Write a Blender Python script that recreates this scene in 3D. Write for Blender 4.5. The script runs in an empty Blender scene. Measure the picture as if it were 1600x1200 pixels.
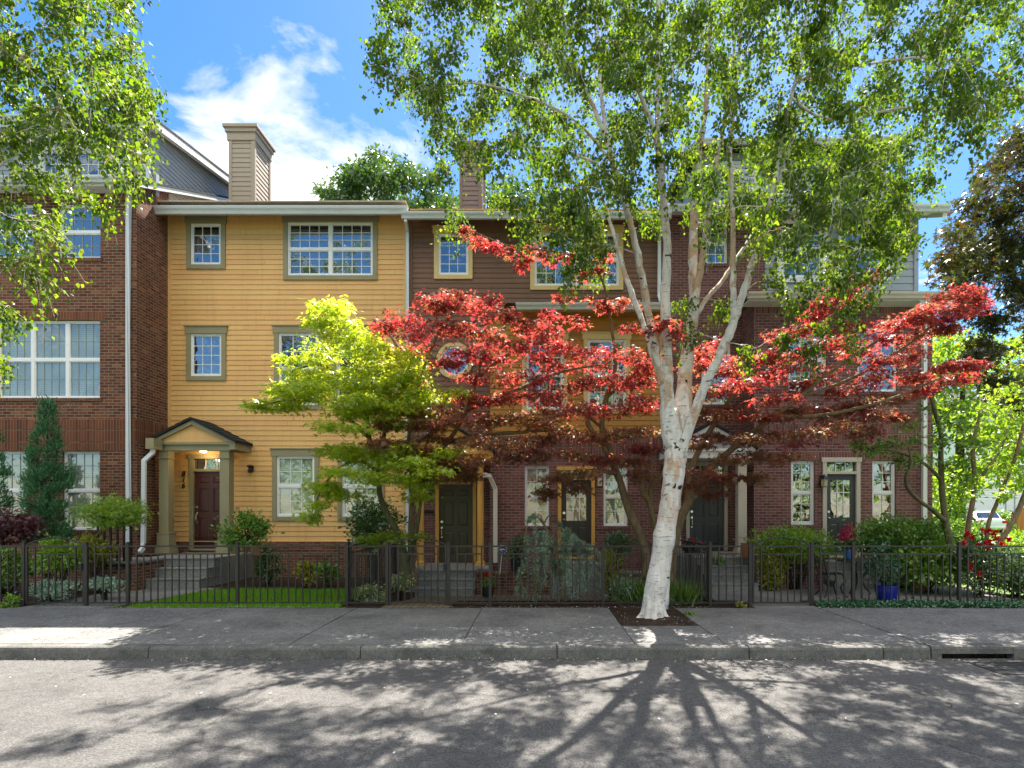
import bpy, math, random
import numpy as np
from mathutils import Vector

sc = bpy.context.scene
COL = sc.collection
R = math.radians
rng = np.random.default_rng(11)
random.seed(5)

# ------------------------------------------------------------------ camera
F, CX, CY, CZ = 900.0, 838.0, 798.0, 1.85        # focal length / principal point on a 1600 x 1200 frame, eye height
cam = bpy.data.cameras.new("camera")
cam.sensor_width = 36.0
cam.lens = 36.0 * F / 1600.0
cam.shift_x = -(CX - 800.0) / 1600.0
cam.shift_y = (CY - 600.0) / 1600.0
cam.clip_end = 2000.0
cam_o = bpy.data.objects.new("camera", cam)
cam_o.location = (0, 0, CZ)
cam_o.rotation_euler = (R(90), 0, 0)
COL.objects.link(cam_o)
sc.camera = cam_o

# ------------------------------------------------------------------ sky, sun, exposure
SUN_EL, SUN_AZ = R(56), R(16)                     # azimuth measured from +Y towards +X
SKY_STRENGTH = 0.053
world = bpy.data.worlds.new("World")
sc.world = world
world.use_nodes = True
wn, wl = world.node_tree.nodes, world.node_tree.links
wn.clear()
w_out = wn.new('ShaderNodeOutputWorld')
w_bg = wn.new('ShaderNodeBackground'); w_bg.inputs['Strength'].default_value = SKY_STRENGTH
w_sky = wn.new('ShaderNodeTexSky'); w_sky.sky_type = 'NISHITA'; w_sky.sun_disc = False
w_sky.sun_elevation = SUN_EL; w_sky.sun_rotation = SUN_AZ
w_sky.air_density = 1.0; w_sky.dust_density = 0.3; w_sky.ozone_density = 3.0
wtc = wn.new('ShaderNodeTexCoord')
wsep = wn.new('ShaderNodeSeparateXYZ'); wl.new(wtc.outputs['Generated'], wsep.inputs[0])
def wmath(op, a, b=None, c=None):
    n = wn.new('ShaderNodeMath'); n.operation = op
    for i, v in enumerate((a, b, c)):
        if v is None: continue
        if isinstance(v, (int, float)): n.inputs[i].default_value = v
        else: wl.new(v, n.inputs[i])
    return n.outputs[0]
wz = wmath('MAXIMUM', wsep.outputs['Z'], 0.05)
wx = wmath('DIVIDE', wsep.outputs['X'], wz)
wy = wmath('DIVIDE', wsep.outputs['Y'], wz)
wcomb = wn.new('ShaderNodeCombineXYZ'); wl.new(wx, wcomb.inputs[0]); wl.new(wy, wcomb.inputs[1])
wnoise = wn.new('ShaderNodeTexNoise'); wnoise.inputs['Scale'].default_value = 1.9
wnoise.inputs['Detail'].default_value = 8; wnoise.inputs['Roughness'].default_value = 0.58
wnoise.inputs['Distortion'].default_value = 0.35
wl.new(wcomb.outputs[0], wnoise.inputs['Vector'])
# a bank of cloud over the left of the row, thin wisps elsewhere
gx = wmath('DIVIDE', wmath('ADD', wx, 0.86), 0.56)
gy = wmath('DIVIDE', wmath('SUBTRACT', wy, 2.05), 0.55)
g2 = wmath('ADD', wmath('MULTIPLY', gx, gx), wmath('MULTIPLY', gy, gy))
gau = wmath('POWER', 2.718, wmath('MULTIPLY', g2, -1.0))
cl = wmath('ADD', wnoise.outputs['Fac'], wmath('MULTIPLY', gau, 0.37))
wramp = wn.new('ShaderNodeValToRGB'); wl.new(cl, wramp.inputs[0])
wramp.color_ramp.elements[0].position = 0.60; wramp.color_ramp.elements[0].color = (0, 0, 0, 1)
wramp.color_ramp.elements[1].position = 0.73; wramp.color_ramp.elements[1].color = (1, 1, 1, 1)
wmix = wn.new('ShaderNodeMixRGB'); wl.new(wramp.outputs[0], wmix.inputs[0])
whs = wn.new('ShaderNodeHueSaturation'); whs.inputs['Saturation'].default_value = 1.28; whs.inputs['Value'].default_value = 1.0
wl.new(w_sky.outputs[0], whs.inputs['Color'])
wl.new(whs.outputs[0], wmix.inputs[1]); wmix.inputs[2].default_value = (6.0, 6.0, 6.05, 1)
# unseen bright cloud bank added high behind the camera to fill the shaded fronts
bk = wmath('MULTIPLY', wmath('MINIMUM', wmath('MAXIMUM', wmath('MULTIPLY', wmath('ADD', wsep.outputs['Y'], 0.05), -5.0), 0.0), 1.0),
           wmath('MINIMUM', wmath('MAXIMUM', wmath('MULTIPLY', wmath('SUBTRACT', wsep.outputs['Z'], 0.42), 6.0), 0.0), 1.0))
bn = wn.new('ShaderNodeValToRGB'); wl.new(wnoise.outputs['Fac'], bn.inputs[0])
bn.color_ramp.elements[0].position = 0.34; bn.color_ramp.elements[1].position = 0.55
wmix2 = wn.new('ShaderNodeMixRGB'); wl.new(wmath('MULTIPLY', bk, bn.outputs[0]), wmix2.inputs[0])
wl.new(wmix.outputs[0], wmix2.inputs[1]); wmix2.inputs[2].default_value = (17.0, 15.9, 14.4, 1)
wl.new(wmix2.outputs[0], w_bg.inputs['Color']); wl.new(w_bg.outputs[0], w_out.inputs['Surface'])

sun = bpy.data.lights.new("sun", 'SUN'); sun.energy = 5.0; sun.angle = R(0.45); sun.color = (1.0, 0.93, 0.83)
sun_o = bpy.data.objects.new("sun", sun); COL.objects.link(sun_o)
sdir = Vector((math.sin(SUN_AZ) * math.cos(SUN_EL), math.cos(SUN_AZ) * math.cos(SUN_EL), math.sin(SUN_EL)))
sun_o.rotation_euler = sdir.to_track_quat('Z', 'Y').to_euler()
sun_o.location = (8, 25, 40)

sc.view_settings.view_transform = 'Standard'
sc.view_settings.look = 'None'
sc.view_settings.gamma = 1.0
sc.view_settings.use_curve_mapping = False
sc.view_settings.exposure = 2.15
sc.cycles.max_bounces = 8
sc.cycles.diffuse_bounces = 4
sc.cycles.transmission_bounces = 4
sc.cycles.sample_clamp_indirect = 6.0

# ------------------------------------------------------------------ helpers
def W(px, py, d):
    """A point of the street at depth d metres that the survey photograph shows at (px, py)."""
    return np.array(((px - CX) * d / F, d, CZ - (py - CY) * d / F))
def XX(px, d): return (px - CX) * d / F
def ZZ(py, d): return CZ - (py - CY) * d / F

def root_loc(o):
    while o is not None and o.parent is not None: o = o.parent
    return np.array(o.location) if o is not None else np.zeros(3)

def tag(o, label=None, cat=None, group=None, kind=None):
    if label: o['label'] = label
    if cat: o['category'] = cat
    if group: o['group'] = group
    if kind: o['kind'] = kind
    return o

def thing(name, label, cat, loc, group=None):
    o = bpy.data.objects.new(name, None); o.empty_display_size = 0.2
    COL.objects.link(o); o.location = loc
    return tag(o, label, cat, group)

def link_mesh(name, me, mat, parent):
    if mat is not None: me.materials.append(mat)
    o = bpy.data.objects.new(name, me); COL.objects.link(o)
    if parent is not None: o.parent = parent
    return o

class MB:
    def __init__(s): s.v = []; s.f = []; s.uv = {}
    def face(s, pts, uv=None):
        n = len(s.v); s.v.extend([tuple(map(float, p)) for p in pts])
        s.f.append(tuple(range(n, n + len(pts))))
        if uv is not None: s.uv[len(s.f) - 1] = uv
    def box(s, x0, x1, y0, y1, z0, z1):
        if x0 > x1: x0, x1 = x1, x0
        if y0 > y1: y0, y1 = y1, y0
        if z0 > z1: z0, z1 = z1, z0
        n = len(s.v)
        s.v += [(x0,y0,z0),(x1,y0,z0),(x1,y1,z0),(x0,y1,z0),(x0,y0,z1),(x1,y0,z1),(x1,y1,z1),(x0,y1,z1)]
        s.f += [tuple(n+i for i in q) for q in ((0,3,2,1),(4,5,6,7),(0,1,5,4),(1,2,6,5),(2,3,7,6),(3,0,4,7))]
    def prism(s, poly, axis, a0, a1):
        """extrude a closed 2-D polygon along axis 'x' (poly in y,z) , 'y' (x,z) or 'z' (x,y)"""
        n = len(s.v); k = len(poly)
        def P(p, a): return {'x': (a, p[0], p[1]), 'y': (p[0], a, p[1]), 'z': (p[0], p[1], a)}[axis]
        s.v += [P(p, a0) for p in poly] + [P(p, a1) for p in poly]
        s.f.append(tuple(range(n, n + k))); s.f.append(tuple(range(n + 2*k - 1, n + k - 1, -1)))
        for i in range(k): s.f.append((n + i, n + (i+1) % k, n + k + (i+1) % k, n + k + i))
    def tube(s, pts, rad, n=8, cap=True, sq=None):
        pts = [Vector(p) for p in pts]; m = len(pts)
        if not hasattr(rad, '__len__'): rad = [rad] * m
        base = len(s.v); up = None
        for i, p in enumerate(pts):
            t = (pts[min(i+1, m-1)] - pts[max(i-1, 0)])
            if t.length < 1e-9: t = Vector((0, 0, 1))
            t.normalize()
            if up is None:
                up = Vector((0, 1, 0)) if abs(t.y) < 0.9 else Vector((1, 0, 0))
            a = t.cross(up)
            if a.length < 1e-6: a = t.cross(Vector((1, 0.3, 0)))
            a.normalize(); b = a.cross(t).normalized(); up = b
            for k in range(n):
                an = 2 * math.pi * k / n
                s.v.append(tuple(p + a * (math.cos(an) * rad[i]) + b * (math.sin(an) * rad[i])))
        for i in range(m - 1):
            for k in range(n):
                s.f.append((base+i*n+k, base+i*n+(k+1)%n, base+(i+1)*n+(k+1)%n, base+(i+1)*n+k))
        if cap:
            s.f.append(tuple(base + k for k in range(n-1, -1, -1)))
            s.f.append(tuple(base + (m-1)*n + k for k in range(n)))
    def lathe(s, c, prof, n=16):
        """prof: (radius, z) list from bottom to top round the vertical through c"""
        base = len(s.v); m = len(prof)
        for r, z in prof:
            for k in range(n):
                an = 2*math.pi*k/n
                s.v.append((c[0] + r*math.cos(an), c[1] + r*math.sin(an), c[2] + z))
        for i in range(m-1):
            for k in range(n):
                s.f.append((base+i*n+k, base+i*n+(k+1)%n, base+(i+1)*n+(k+1)%n, base+(i+1)*n+k))
        s.f.append(tuple(base + k for k in range(n-1, -1, -1)))
        s.f.append(tuple(base + (m-1)*n + k for k in range(n)))
    def duct(s, pts, w, t):
        """rectangular tube (downspout) along pts lying in a plane y = const or x = const"""
        pts = [Vector(p) for p in pts]; m = len(pts); base = len(s.v)
        for i, p in enumerate(pts):
            d0 = (pts[i] - pts[i-1]).normalized() if i > 0 else (pts[1] - pts[0]).normalized()
            d1 = (pts[i+1] - pts[i]).normalized() if i < m-1 else d0
            t_ = (d0 + d1).normalized()
            b = Vector((0, 1, 0)); 
            if abs(t_.dot(b)) > 0.5: b = Vector((1, 0, 0))
            b = (b - t_ * b.dot(t_)).normalized()
            a = t_.cross(b).normalized()
            sc_ = 1.0 / max(0.5, d0.dot(t_))
            for sx, sy in ((-1,-1),(1,-1),(1,1),(-1,1)):
                s.v.append(tuple(p + a * (sx * w/2 * sc_) + b * (sy * t/2)))
        for i in range(m-1):
            for k in range(4):
                s.f.append((base+i*4+k, base+i*4+(k+1)%4, base+(i+1)*4+(k+1)%4, base+(i+1)*4+k))
        s.f.append(tuple(base + k for k in (3,2,1,0))); s.f.append(tuple(base+(m-1)*4+k for k in range(4)))
    def build(s, name, mat, parent=None, smooth=False, origin=None, bevel=0):
        me = bpy.data.meshes.new(name)
        o0 = root_loc(parent) if parent is not None else (np.array(origin) if origin is not None else np.zeros(3))
        V = np.array(s.v, dtype=float).reshape(-1, 3)
        me.from_pydata((V - o0).tolist(), [], s.f)
        uvl = me.uv_layers.new(name='UVMap').data
        for i, p in enumerate(me.polygons):
            if i in s.uv:
                for j, li in enumerate(p.loop_indices): uvl[li].uv = s.uv[i][j]
                continue
            nx, ny, nz = map(abs, p.normal)
            for li in p.loop_indices:
                x, y, z = V[me.loops[li].vertex_index]
                uvl[li].uv = (x, z) if ny >= nx and ny >= nz else ((y, z) if nx >= nz else (x, y))
        if smooth:
            me.polygons.foreach_set('use_smooth', [True] * len(me.polygons))
        o = link_mesh(name, me, mat, parent)
        if parent is None and origin is not None: o.location = origin
        if bevel:
            b = o.modifiers.new('bevel', 'BEVEL'); b.width = bevel; b.segments = 2; b.limit_method = 'ANGLE'
        return o

def np_mesh(name, V, Fc, mat, parent=None, rnd=None, smooth=False, origin=None):
    o0 = root_loc(parent) if parent is not None else (np.array(origin) if origin is not None else np.zeros(3))
    me = bpy.data.meshes.new(name)
    V = (np.asarray(V, dtype=np.float32) - o0.astype(np.float32)); Fc = np.asarray(Fc, dtype=np.int32); k = Fc.shape[1]
    me.vertices.add(len(V)); me.vertices.foreach_set('co', V.ravel())
    me.loops.add(Fc.size); me.loops.foreach_set('vertex_index', Fc.ravel())
    me.polygons.add(len(Fc)); me.polygons.foreach_set('loop_start', np.arange(len(Fc), dtype=np.int32) * k)
    me.polygons.foreach_set('loop_total', np.full(len(Fc), k, dtype=np.int32))
    if smooth: me.polygons.foreach_set('use_smooth', np.ones(len(Fc), dtype=bool))
    me.update(calc_edges=True)
    if rnd is not None:
        a = me.attributes.new('rnd', 'FLOAT', 'POINT'); a.data.foreach_set('value', np.asarray(rnd, dtype=np.float32))
    o = link_mesh(name, me, mat, parent)
    if parent is None and origin is not None: o.location = origin
    return o

# ------------------------------------------------------------------ materials
def new_mat(name):
    m = bpy.data.materials.new(name); m.use_nodes = True
    nt = m.node_tree; nt.nodes.clear()
    out = nt.nodes.new('ShaderNodeOutputMaterial')
    return m, nt, out
class NT:
    def __init__(s, nt): s.nt = nt
    def n(s, t, **kw):
        nd = s.nt.nodes.new(t)
        for k, v in kw.items(): setattr(nd, k, v)
        return nd
    def l(s, a, b): s.nt.links.new(a, b)
    def noise(s, vec, scale, detail=4, rough=0.55, dist=0.0):
        nd = s.n('ShaderNodeTexNoise'); nd.inputs['Scale'].default_value = scale
        nd.inputs['Detail'].default_value = detail; nd.inputs['Roughness'].default_value = rough
        nd.inputs['Distortion'].default_value = dist
        s.l(vec, nd.inputs['Vector']); return nd.outputs['Fac']
    def ramp(s, fac, stops):
        nd = s.n('ShaderNodeValToRGB'); cr = nd.color_ramp
        while len(cr.elements) < len(stops): cr.elements.new(0.5)
        for e, (p, c) in zip(cr.elements, stops):
            e.position = p; e.color = (c, c, c, 1) if isinstance(c, (int, float)) else (*c, 1)
        s.l(fac, nd.inputs[0]); return nd.outputs[0]
    def mix(s, fac, a, b, mode='MIX'):
        nd = s.n('ShaderNodeMixRGB', blend_type=mode)
        for i, v in enumerate((fac, a, b)):
            if isinstance(v, (int, float)): nd.inputs[i].default_value = v if i == 0 else (v, v, v, 1)
            elif isinstance(v, tuple): nd.inputs[i].default_value = (*v, 1)
            else: s.l(v, nd.inputs[i])
        return nd.outputs[0]
    def math(s, op, a, b=None):
        nd = s.n('ShaderNodeMath', operation=op)
        for i, v in enumerate((a, b)):
            if v is None: continue
            if isinstance(v, (int, float)): nd.inputs[i].default_value = v
            else: s.l(v, nd.inputs[i])
        return nd.outputs[0]
    def bump(s, h, strength, dist=0.01):
        nd = s.n('ShaderNodeBump'); nd.inputs['Strength'].default_value = strength
        nd.inputs['Distance'].default_value = dist; s.l(h, nd.inputs['Height']); return nd.outputs[0]
    def scale(s, vec, v):
        nd = s.n('ShaderNodeVectorMath', operation='MULTIPLY'); nd.inputs[1].default_value = v
        s.l(vec, nd.inputs[0]); return nd.outputs[0]

def paint(name, base, rough=0.55, var=0.12, scale=3.0, bump=0.15, bscale=60.0, metal=0.0, spec=0.4, streak=False, boards=None):
    m, nt, out = new_mat(name); N = NT(nt)
    tc = N.n('ShaderNodeTexCoord').outputs['Object']
    p = N.n('ShaderNodeBsdfPrincipled')
    v = N.scale(tc, (1, 1, 0.25)) if streak else tc
    f = N.noise(v, scale, 5)
    c = N.ramp(f, [(0.3, tuple(max(0, b*(1-var)) for b in base)), (0.7, tuple(min(1, b*(1+var)) for b in base))])
    f2 = N.noise(tc, scale*9, 3)
    c = N.mix(0.35, c, N.ramp(f2, [(0.35, tuple(b*(1-var*0.8) for b in base)), (0.65, tuple(min(1, b*(1+var*0.6)) for b in base))]))
    if boards:      # every board weathers a little differently; short butt joints
        sp = N.n('ShaderNodeSeparateXYZ'); N.l(N.n('ShaderNodeTexCoord').outputs['UV'], sp.inputs[0])
        row = N.math('FLOOR', N.math('DIVIDE', N.math('SUBTRACT', sp.outputs['Y'], boards[1]), boards[0]))
        wn_ = N.n('ShaderNodeTexWhiteNoise', noise_dimensions='1D'); N.l(row, wn_.inputs['W'])
        al = N.math('ADD', N.math('DIVIDE', sp.outputs['X'], 3.6), N.math('MULTIPLY', wn_.outputs['Value'], 7.3))
        w2 = N.n('ShaderNodeTexWhiteNoise', noise_dimensions='2D'); cb = N.n('ShaderNodeCombineXYZ'); N.l(row, cb.inputs[0]); N.l(N.math('FLOOR', al), cb.inputs[1]); N.l(cb.outputs[0], w2.inputs['Vector'])
        c = N.mix(0.30, c, N.ramp(w2.outputs['Value'], [(0.0, 0.36), (1.0, 0.62)]), 'OVERLAY')
        jt = N.math('LESS_THAN', N.math('FRACT', al), 0.003); c = N.mix(N.math('MULTIPLY', jt, 0.6), c, tuple(b*0.35 for b in base))
        dirt = N.ramp(N.noise(N.scale(tc, (3.0, 3.0, 0.25)), 2.2, 6, 0.7), [(0.5, 0.0), (0.78, 0.42)]); c = N.mix(dirt, c, tuple(b*0.62 for b in base))
    N.l(c, p.inputs['Base Color']); p.inputs['Roughness'].default_value = rough; p.inputs['Metallic'].default_value = metal
    p.inputs['Specular IOR Level'].default_value = spec
    if bump: N.l(N.bump(N.noise(tc, bscale, 3), bump, 0.004), p.inputs['Normal'])
    N.l(p.outputs[0], out.inputs['Surface'])
    return m

def brick_mat(name, cols, mortar, offset=0.5):
    m, nt, out = new_mat(name); N = NT(nt)
    uv = N.n('ShaderNodeTexCoord').outputs['UV']
    br = N.n('ShaderNodeTexBrick'); br.offset = offset; br.squash = 1.0
    br.inputs['Scale'].default_value = 1.0; br.inputs['Mortar Size'].default_value = 0.0062
    br.inputs['Mortar Smooth'].default_value = 0.25; br.inputs['Bias'].default_value = 0.0
    br.inputs['Brick Width'].default_value = 0.203; br.inputs['Row Height'].default_value = 0.0705
    br.inputs['Color1'].default_value = (0, 0, 0, 1); br.inputs['Color2'].default_value = (1, 1, 1, 1); br.inputs['Mortar'].default_value = (0.5, 0.5, 0.5, 1)
    N.l(uv, br.inputs['Vector'])
    col = N.ramp(br.outputs['Color'], [(0.0, cols[0]), (0.3, cols[1]), (0.62, cols[2]), (0.85, cols[3]), (1.0, cols[4])])
    col = N.mix(N.ramp(N.noise(uv, 1.3, 3), [(0.35, 0.0), (0.7, 0.55)]), col, cols[0])
    col = N.mix(N.ramp(N.noise(N.scale(uv, (1.0, 0.35, 1)), 0.9, 5, 0.65), [(0.5, 0.0), (0.75, 0.4)]), col, tuple(x*0.5 for x in cols[3]))
    sp = N.noise(uv, 90, 3)
    col = N.mix(0.35, col, N.ramp(sp, [(0.3, 0.25), (0.7, 0.75)]), 'OVERLAY')
    # pale lime bloom on a few bricks
    bl = N.math('MULTIPLY', N.ramp(N.noise(N.scale(uv, (0.8, 3.2, 1)), 1.4, 2), [(0.66, 0.0), (0.72, 1.0)]), N.ramp(N.noise(uv, 22, 3), [(0.55, 0.0), (0.68, 0.75)]))
    col = N.mix(bl, col, (0.55, 0.48, 0.38))
    mo = N.ramp(N.noise(uv, 35, 3), [(0.3, tuple(c*0.75 for c in mortar)), (0.7, mortar)])
    col = N.mix(br.outputs['Fac'], col, mo)
    p = N.n('ShaderNodeBsdfPrincipled'); p.inputs['Roughness'].default_value = 0.85
    p.inputs['Specular IOR Level'].default_value = 0.2
    N.l(col, p.inputs['Base Color'])
    h = N.math('ADD', N.math('MULTIPLY', br.outputs['Fac'], -1.0), N.math('MULTIPLY', sp, 0.35))
    N.l(N.bump(h, 0.7, 0.008), p.inputs['Normal'])
    N.l(p.outputs[0], out.inputs['Surface'])
    return m

def leaf_mat(name, dif, tra, tfac=0.45, gloss=0.06, grough=0.4):
    """dif / tra: three colours each along the per-leaf random value"""
    m, nt, out = new_mat(name); N = NT(nt)
    at = N.n('ShaderNodeAttribute'); at.attribute_name = 'rnd'
    r = at.outputs['Fac']
    d = N.n('ShaderNodeBsdfDiffuse'); t = N.n('ShaderNodeBsdfTranslucent'); g = N.n('ShaderNodeBsdfGlossy')
    st = (0.0, 0.5, 1.0)
    N.l(N.ramp(r, list(zip(st, dif))), d.inputs['Color']); N.l(N.ramp(r, list(zip(st, tra))), t.inputs['Color'])
    g.inputs['Roughness'].default_value = grough; g.inputs['Color'].default_value = (0.9, 0.9, 0.9, 1)
    a = N.n('ShaderNodeMixShader'); a.inputs[0].default_value = tfac
    N.l(d.outputs[0], a.inputs[1]); N.l(t.outputs[0], a.inputs[2])
    b = N.n('ShaderNodeMixShader'); b.inputs[0].default_value = gloss
    N.l(a.outputs[0], b.inputs[1]); N.l(g.outputs[0], b.inputs[2])
    N.l(b.outputs[0], out.inputs['Surface'])
    return m

def glass_mat(name, base, refl=0.3, stripes=0.0, wob=0.25):
    m, nt, out = new_mat(name); N = NT(nt)
    tcn = N.n('ShaderNodeTexCoord'); tc = tcn.outputs['Object']
    d = N.n('ShaderNodeBsdfDiffuse'); g = N.n('ShaderNodeBsdfGlossy'); g.inputs['Roughness'].default_value = 0.015
    c = N.ramp(N.noise(tc, 1.5, 3), [(0.3, tuple(b*0.6 for b in base)), (0.7, base)])
    if stripes:
        sp = N.n('ShaderNodeSeparateXYZ'); N.l(tcn.outputs['UV'], sp.inputs[0])
        w = N.math('FRACT', N.math('MULTIPLY', sp.outputs['Y'], 1.0/stripes))
        c = N.mix(N.ramp(w, [(0.0, 0.85), (0.2, 0.15), (0.75, 0.0), (1.0, 0.7)]), c, tuple(b*0.45 for b in base))
    N.l(c, d.inputs['Color'])
    nb = N.bump(N.noise(tc, 2.3, 2), wob, 0.02)
    N.l(nb, g.inputs['Normal'])
    mx = N.n('ShaderNodeMixShader'); mx.inputs[0].default_value = refl
    N.l(d.outputs[0], mx.inputs[1]); N.l(g.outputs[0], mx.inputs[2]); N.l(mx.outputs[0], out.inputs['Surface'])
    return m

def ground_mat(name, cols, scale=1.2, fine=120, rough=0.9, bump=0.4, crack=0.0, spots=None):
    m, nt, out = new_mat(name); N = NT(nt)
    tc = N.n('ShaderNodeTexCoord').outputs['Object']
    f = N.noise(tc, scale, 6, 0.6, 0.4)
    c = N.ramp(f, [(0.3, cols[0]), (0.55, cols[1]), (0.75, cols[2])])
    s = N.noise(tc, fine, 4, 0.7)
    c = N.mix(0.75, c, N.ramp(s, [(0.32, 0.08), (0.68, 0.92)]), 'OVERLAY')
    c = N.mix(0.35, c, N.ramp(N.noise(tc, fine*0.22, 4, 0.7), [(0.3, 0.15), (0.7, 0.85)]), 'OVERLAY')
    h = s
    if spots:
        c = N.mix(N.ramp(N.noise(tc, spots[1], 5, 0.65), [(0.58, 0.0), (0.7, spots[2])]), c, spots[0])
    if crack:
        vo = N.n('ShaderNodeTexVoronoi', feature='DISTANCE_TO_EDGE'); vo.inputs['Scale'].default_value = crack
        nv = N.n('ShaderNodeVectorMath', operation='ADD'); N.l(tc, nv.inputs[0])
        nn = N.n('ShaderNodeTexNoise'); nn.inputs['Scale'].default_value = 1.6; nn.inputs['Detail'].default_value = 6; N.l(tc, nn.inputs['Vector'])
        N.l(nn.outputs['Color'], nv.inputs[1]); N.l(nv.outputs[0], vo.inputs['Vector'])
        k = N.math('MULTIPLY', N.ramp(vo.outputs['Distance'], [(0.0, 1.0), (0.010, 0.0)]), N.ramp(N.noise(tc, 0.5, 2), [(0.46, 0.0), (0.56, 0.6)]))
        c = N.mix(k, c, tuple(x*0.3 for x in cols[0]))
    p = N.n('ShaderNodeBsdfPrincipled'); p.inputs['Roughness'].default_value = rough; p.inputs['Specular IOR Level'].default_value = 0.2
    N.l(c, p.inputs['Base Color']); N.l(N.bump(h, bump, 0.006), p.inputs['Normal'])
    N.l(p.outputs[0], out.inputs['Surface'])
    return m

def bark_mat(name, base, dark, zst=0.3, scale=8, bump=0.6, lent=False, patch=None):
    m, nt, out = new_mat(name); N = NT(nt)
    tc = N.n('ShaderNodeTexCoord').outputs['Object']
    f = N.noise(N.scale(tc, (1, 1, zst)), scale, 6, 0.65, 0.5)
    c = N.ramp(f, [(0.3, dark if not lent else tuple(0.72*b for b in base)), (0.62, base)])
    if patch:
        zz = N.n('ShaderNodeSeparateXYZ'); N.l(tc, zz.inputs[0])
        pk = N.math('MULTIPLY', N.ramp(N.noise(N.scale(tc, (1, 1, 0.45)), 3.2, 5, 0.6, 0.4), [(0.50, 0.0), (0.56, 0.75)]), N.ramp(N.math('DIVIDE', zz.outputs['Z'], 3.0), [(0.3, 0.05), (0.75, 1.0)]))
        c = N.mix(pk, c, patch)
        fis = N.ramp(N.noise(N.scale(tc, (1, 1, 0.16)), 13, 5, 0.65, 0.8), [(0.30, 0.85), (0.38, 0.0)])
        c = N.mix(fis, c, (0.16, 0.11, 0.075))
    h = f
    if lent:
        # horizontal lenticels and black knots
        l1 = N.ramp(N.noise(N.scale(tc, (1.0, 1.0, 9.0)), 7, 4, 0.6), [(0.60, 0.0), (0.68, 0.8)])
        l2 = N.ramp(N.noise(N.scale(tc, (1, 1, 1.7)), 5.2, 5, 0.62, 0.6), [(0.63, 0.0), (0.665, 1.0)])
        c = N.mix(l1, c, tuple(0.45*b for b in base)); c = N.mix(l2, c, dark)
        h = N.math('SUBTRACT', f, N.math('MULTIPLY', N.math('ADD', l1, l2), 0.6))
    p = N.n('ShaderNodeBsdfPrincipled'); p.inputs['Roughness'].default_value = 0.85; p.inputs['Specular IOR Level'].default_value = 0.2
    N.l(c, p.inputs['Base Color']); N.l(N.bump(h, bump, 0.02), p.inputs['Normal'])
    N.l(p.outputs[0], out.inputs['Surface'])
    return m

def emit_mat(name, col, strength):
    m, nt, out = new_mat(name); e = nt.nodes.new('ShaderNodeEmission')
    e.inputs[0].default_value = (*col, 1); e.inputs[1].default_value = strength
    nt.links.new(e.outputs[0], out.inputs['Surface']); return m

def pavers_mat(name, cols):
    m, nt, out = new_mat(name); N = NT(nt)
    uv = N.n('ShaderNodeTexCoord').outputs['UV']
    br = N.n('ShaderNodeTexBrick'); br.inputs['Scale'].default_value = 1.0; br.inputs['Brick Width'].default_value = 0.22
    br.inputs['Row Height'].default_value = 0.11; br.inputs['Mortar Size'].default_value = 0.006
    br.inputs['Color1'].default_value = (*cols[0], 1); br.inputs['Color2'].default_value = (*cols[1], 1); br.inputs['Mortar'].default_value = (0.02, 0.018, 0.012, 1)
    sw = N.n('ShaderNodeVectorRotate'); sw.rotation_type = 'Z_AXIS'; sw.inputs['Angle'].default_value = R(90)
    N.l(uv, sw.inputs['Vector']); N.l(sw.outputs[0], br.inputs['Vector'])
    c = N.mix(0.4, br.outputs['Color'], N.ramp(N.noise(uv, 60, 4), [(0.3, 0.2), (0.7, 0.8)]), 'OVERLAY')
    p = N.n('ShaderNodeBsdfPrincipled'); p.inputs['Roughness'].default_value = 0.9
    N.l(c, p.inputs['Base Color']); N.l(N.bump(N.math('MULTIPLY', br.outputs['Fac'], -1), 0.8, 0.01), p.inputs['Normal'])
    N.l(p.outputs[0], out.inputs['Surface']); return m

M = {}
M['brick_red'] = brick_mat('brick_red', [(0.0847,0.0291,0.0193),(0.1633,0.0544,0.0291),(0.2238,0.0847,0.0411),(0.0907,0.0423,0.0326),(0.3145,0.1452,0.0726)], (0.30,0.25,0.18))
M['brick_red_soldier'] = brick_mat('brick_red_soldier', [(0.0952,0.0302,0.0179),(0.1736,0.0538,0.0269),(0.2352,0.0806,0.0381),(0.1120,0.0448,0.0302),(0.2912,0.1232,0.0616)], (0.24,0.18,0.125), 0.0)
M['brick_purple'] = brick_mat('brick_purple', [(0.1046,0.0389,0.0389),(0.1719,0.0673,0.0628),(0.2242,0.0897,0.0777),(0.1420,0.0628,0.0628),(0.2840,0.1196,0.0972)], (0.30,0.26,0.23))
M['brick_purple_soldier'] = brick_mat('brick_purple_soldier', [(0.1046,0.0389,0.0389),(0.1719,0.0673,0.0628),(0.2242,0.0897,0.0777),(0.1420,0.0628,0.0628),(0.2840,0.1196,0.0972)], (0.27,0.23,0.20), 0.0)
M['yellow_siding'] = paint('yellow_siding', (0.73,0.425,0.155), 0.6, 0.07, 1.2, streak=True, boards=(0.131, 1.05))
M['ochre_siding'] = paint('ochre_siding', (0.40,0.19,0.035), 0.6, 0.07, 1.2, streak=True)
M['brown_siding'] = paint('brown_siding', (0.175,0.088,0.054), 0.6, 0.08, 1.2, streak=True, boards=(0.131, 7.25))
M['gray_siding'] = paint('gray_siding', (0.29,0.315,0.345), 0.6, 0.07, 1.2, streak=True)
M['cream_siding'] = paint('cream_siding', (0.62,0.50,0.36), 0.6, 0.06, 1.2)
M['taupe_siding'] = paint('taupe_siding', (0.36,0.29,0.215), 0.6, 0.06, 1.2)
M['mauve_siding'] = paint('mauve_siding', (0.20,0.135,0.115), 0.6, 0.06, 1.2)
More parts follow.
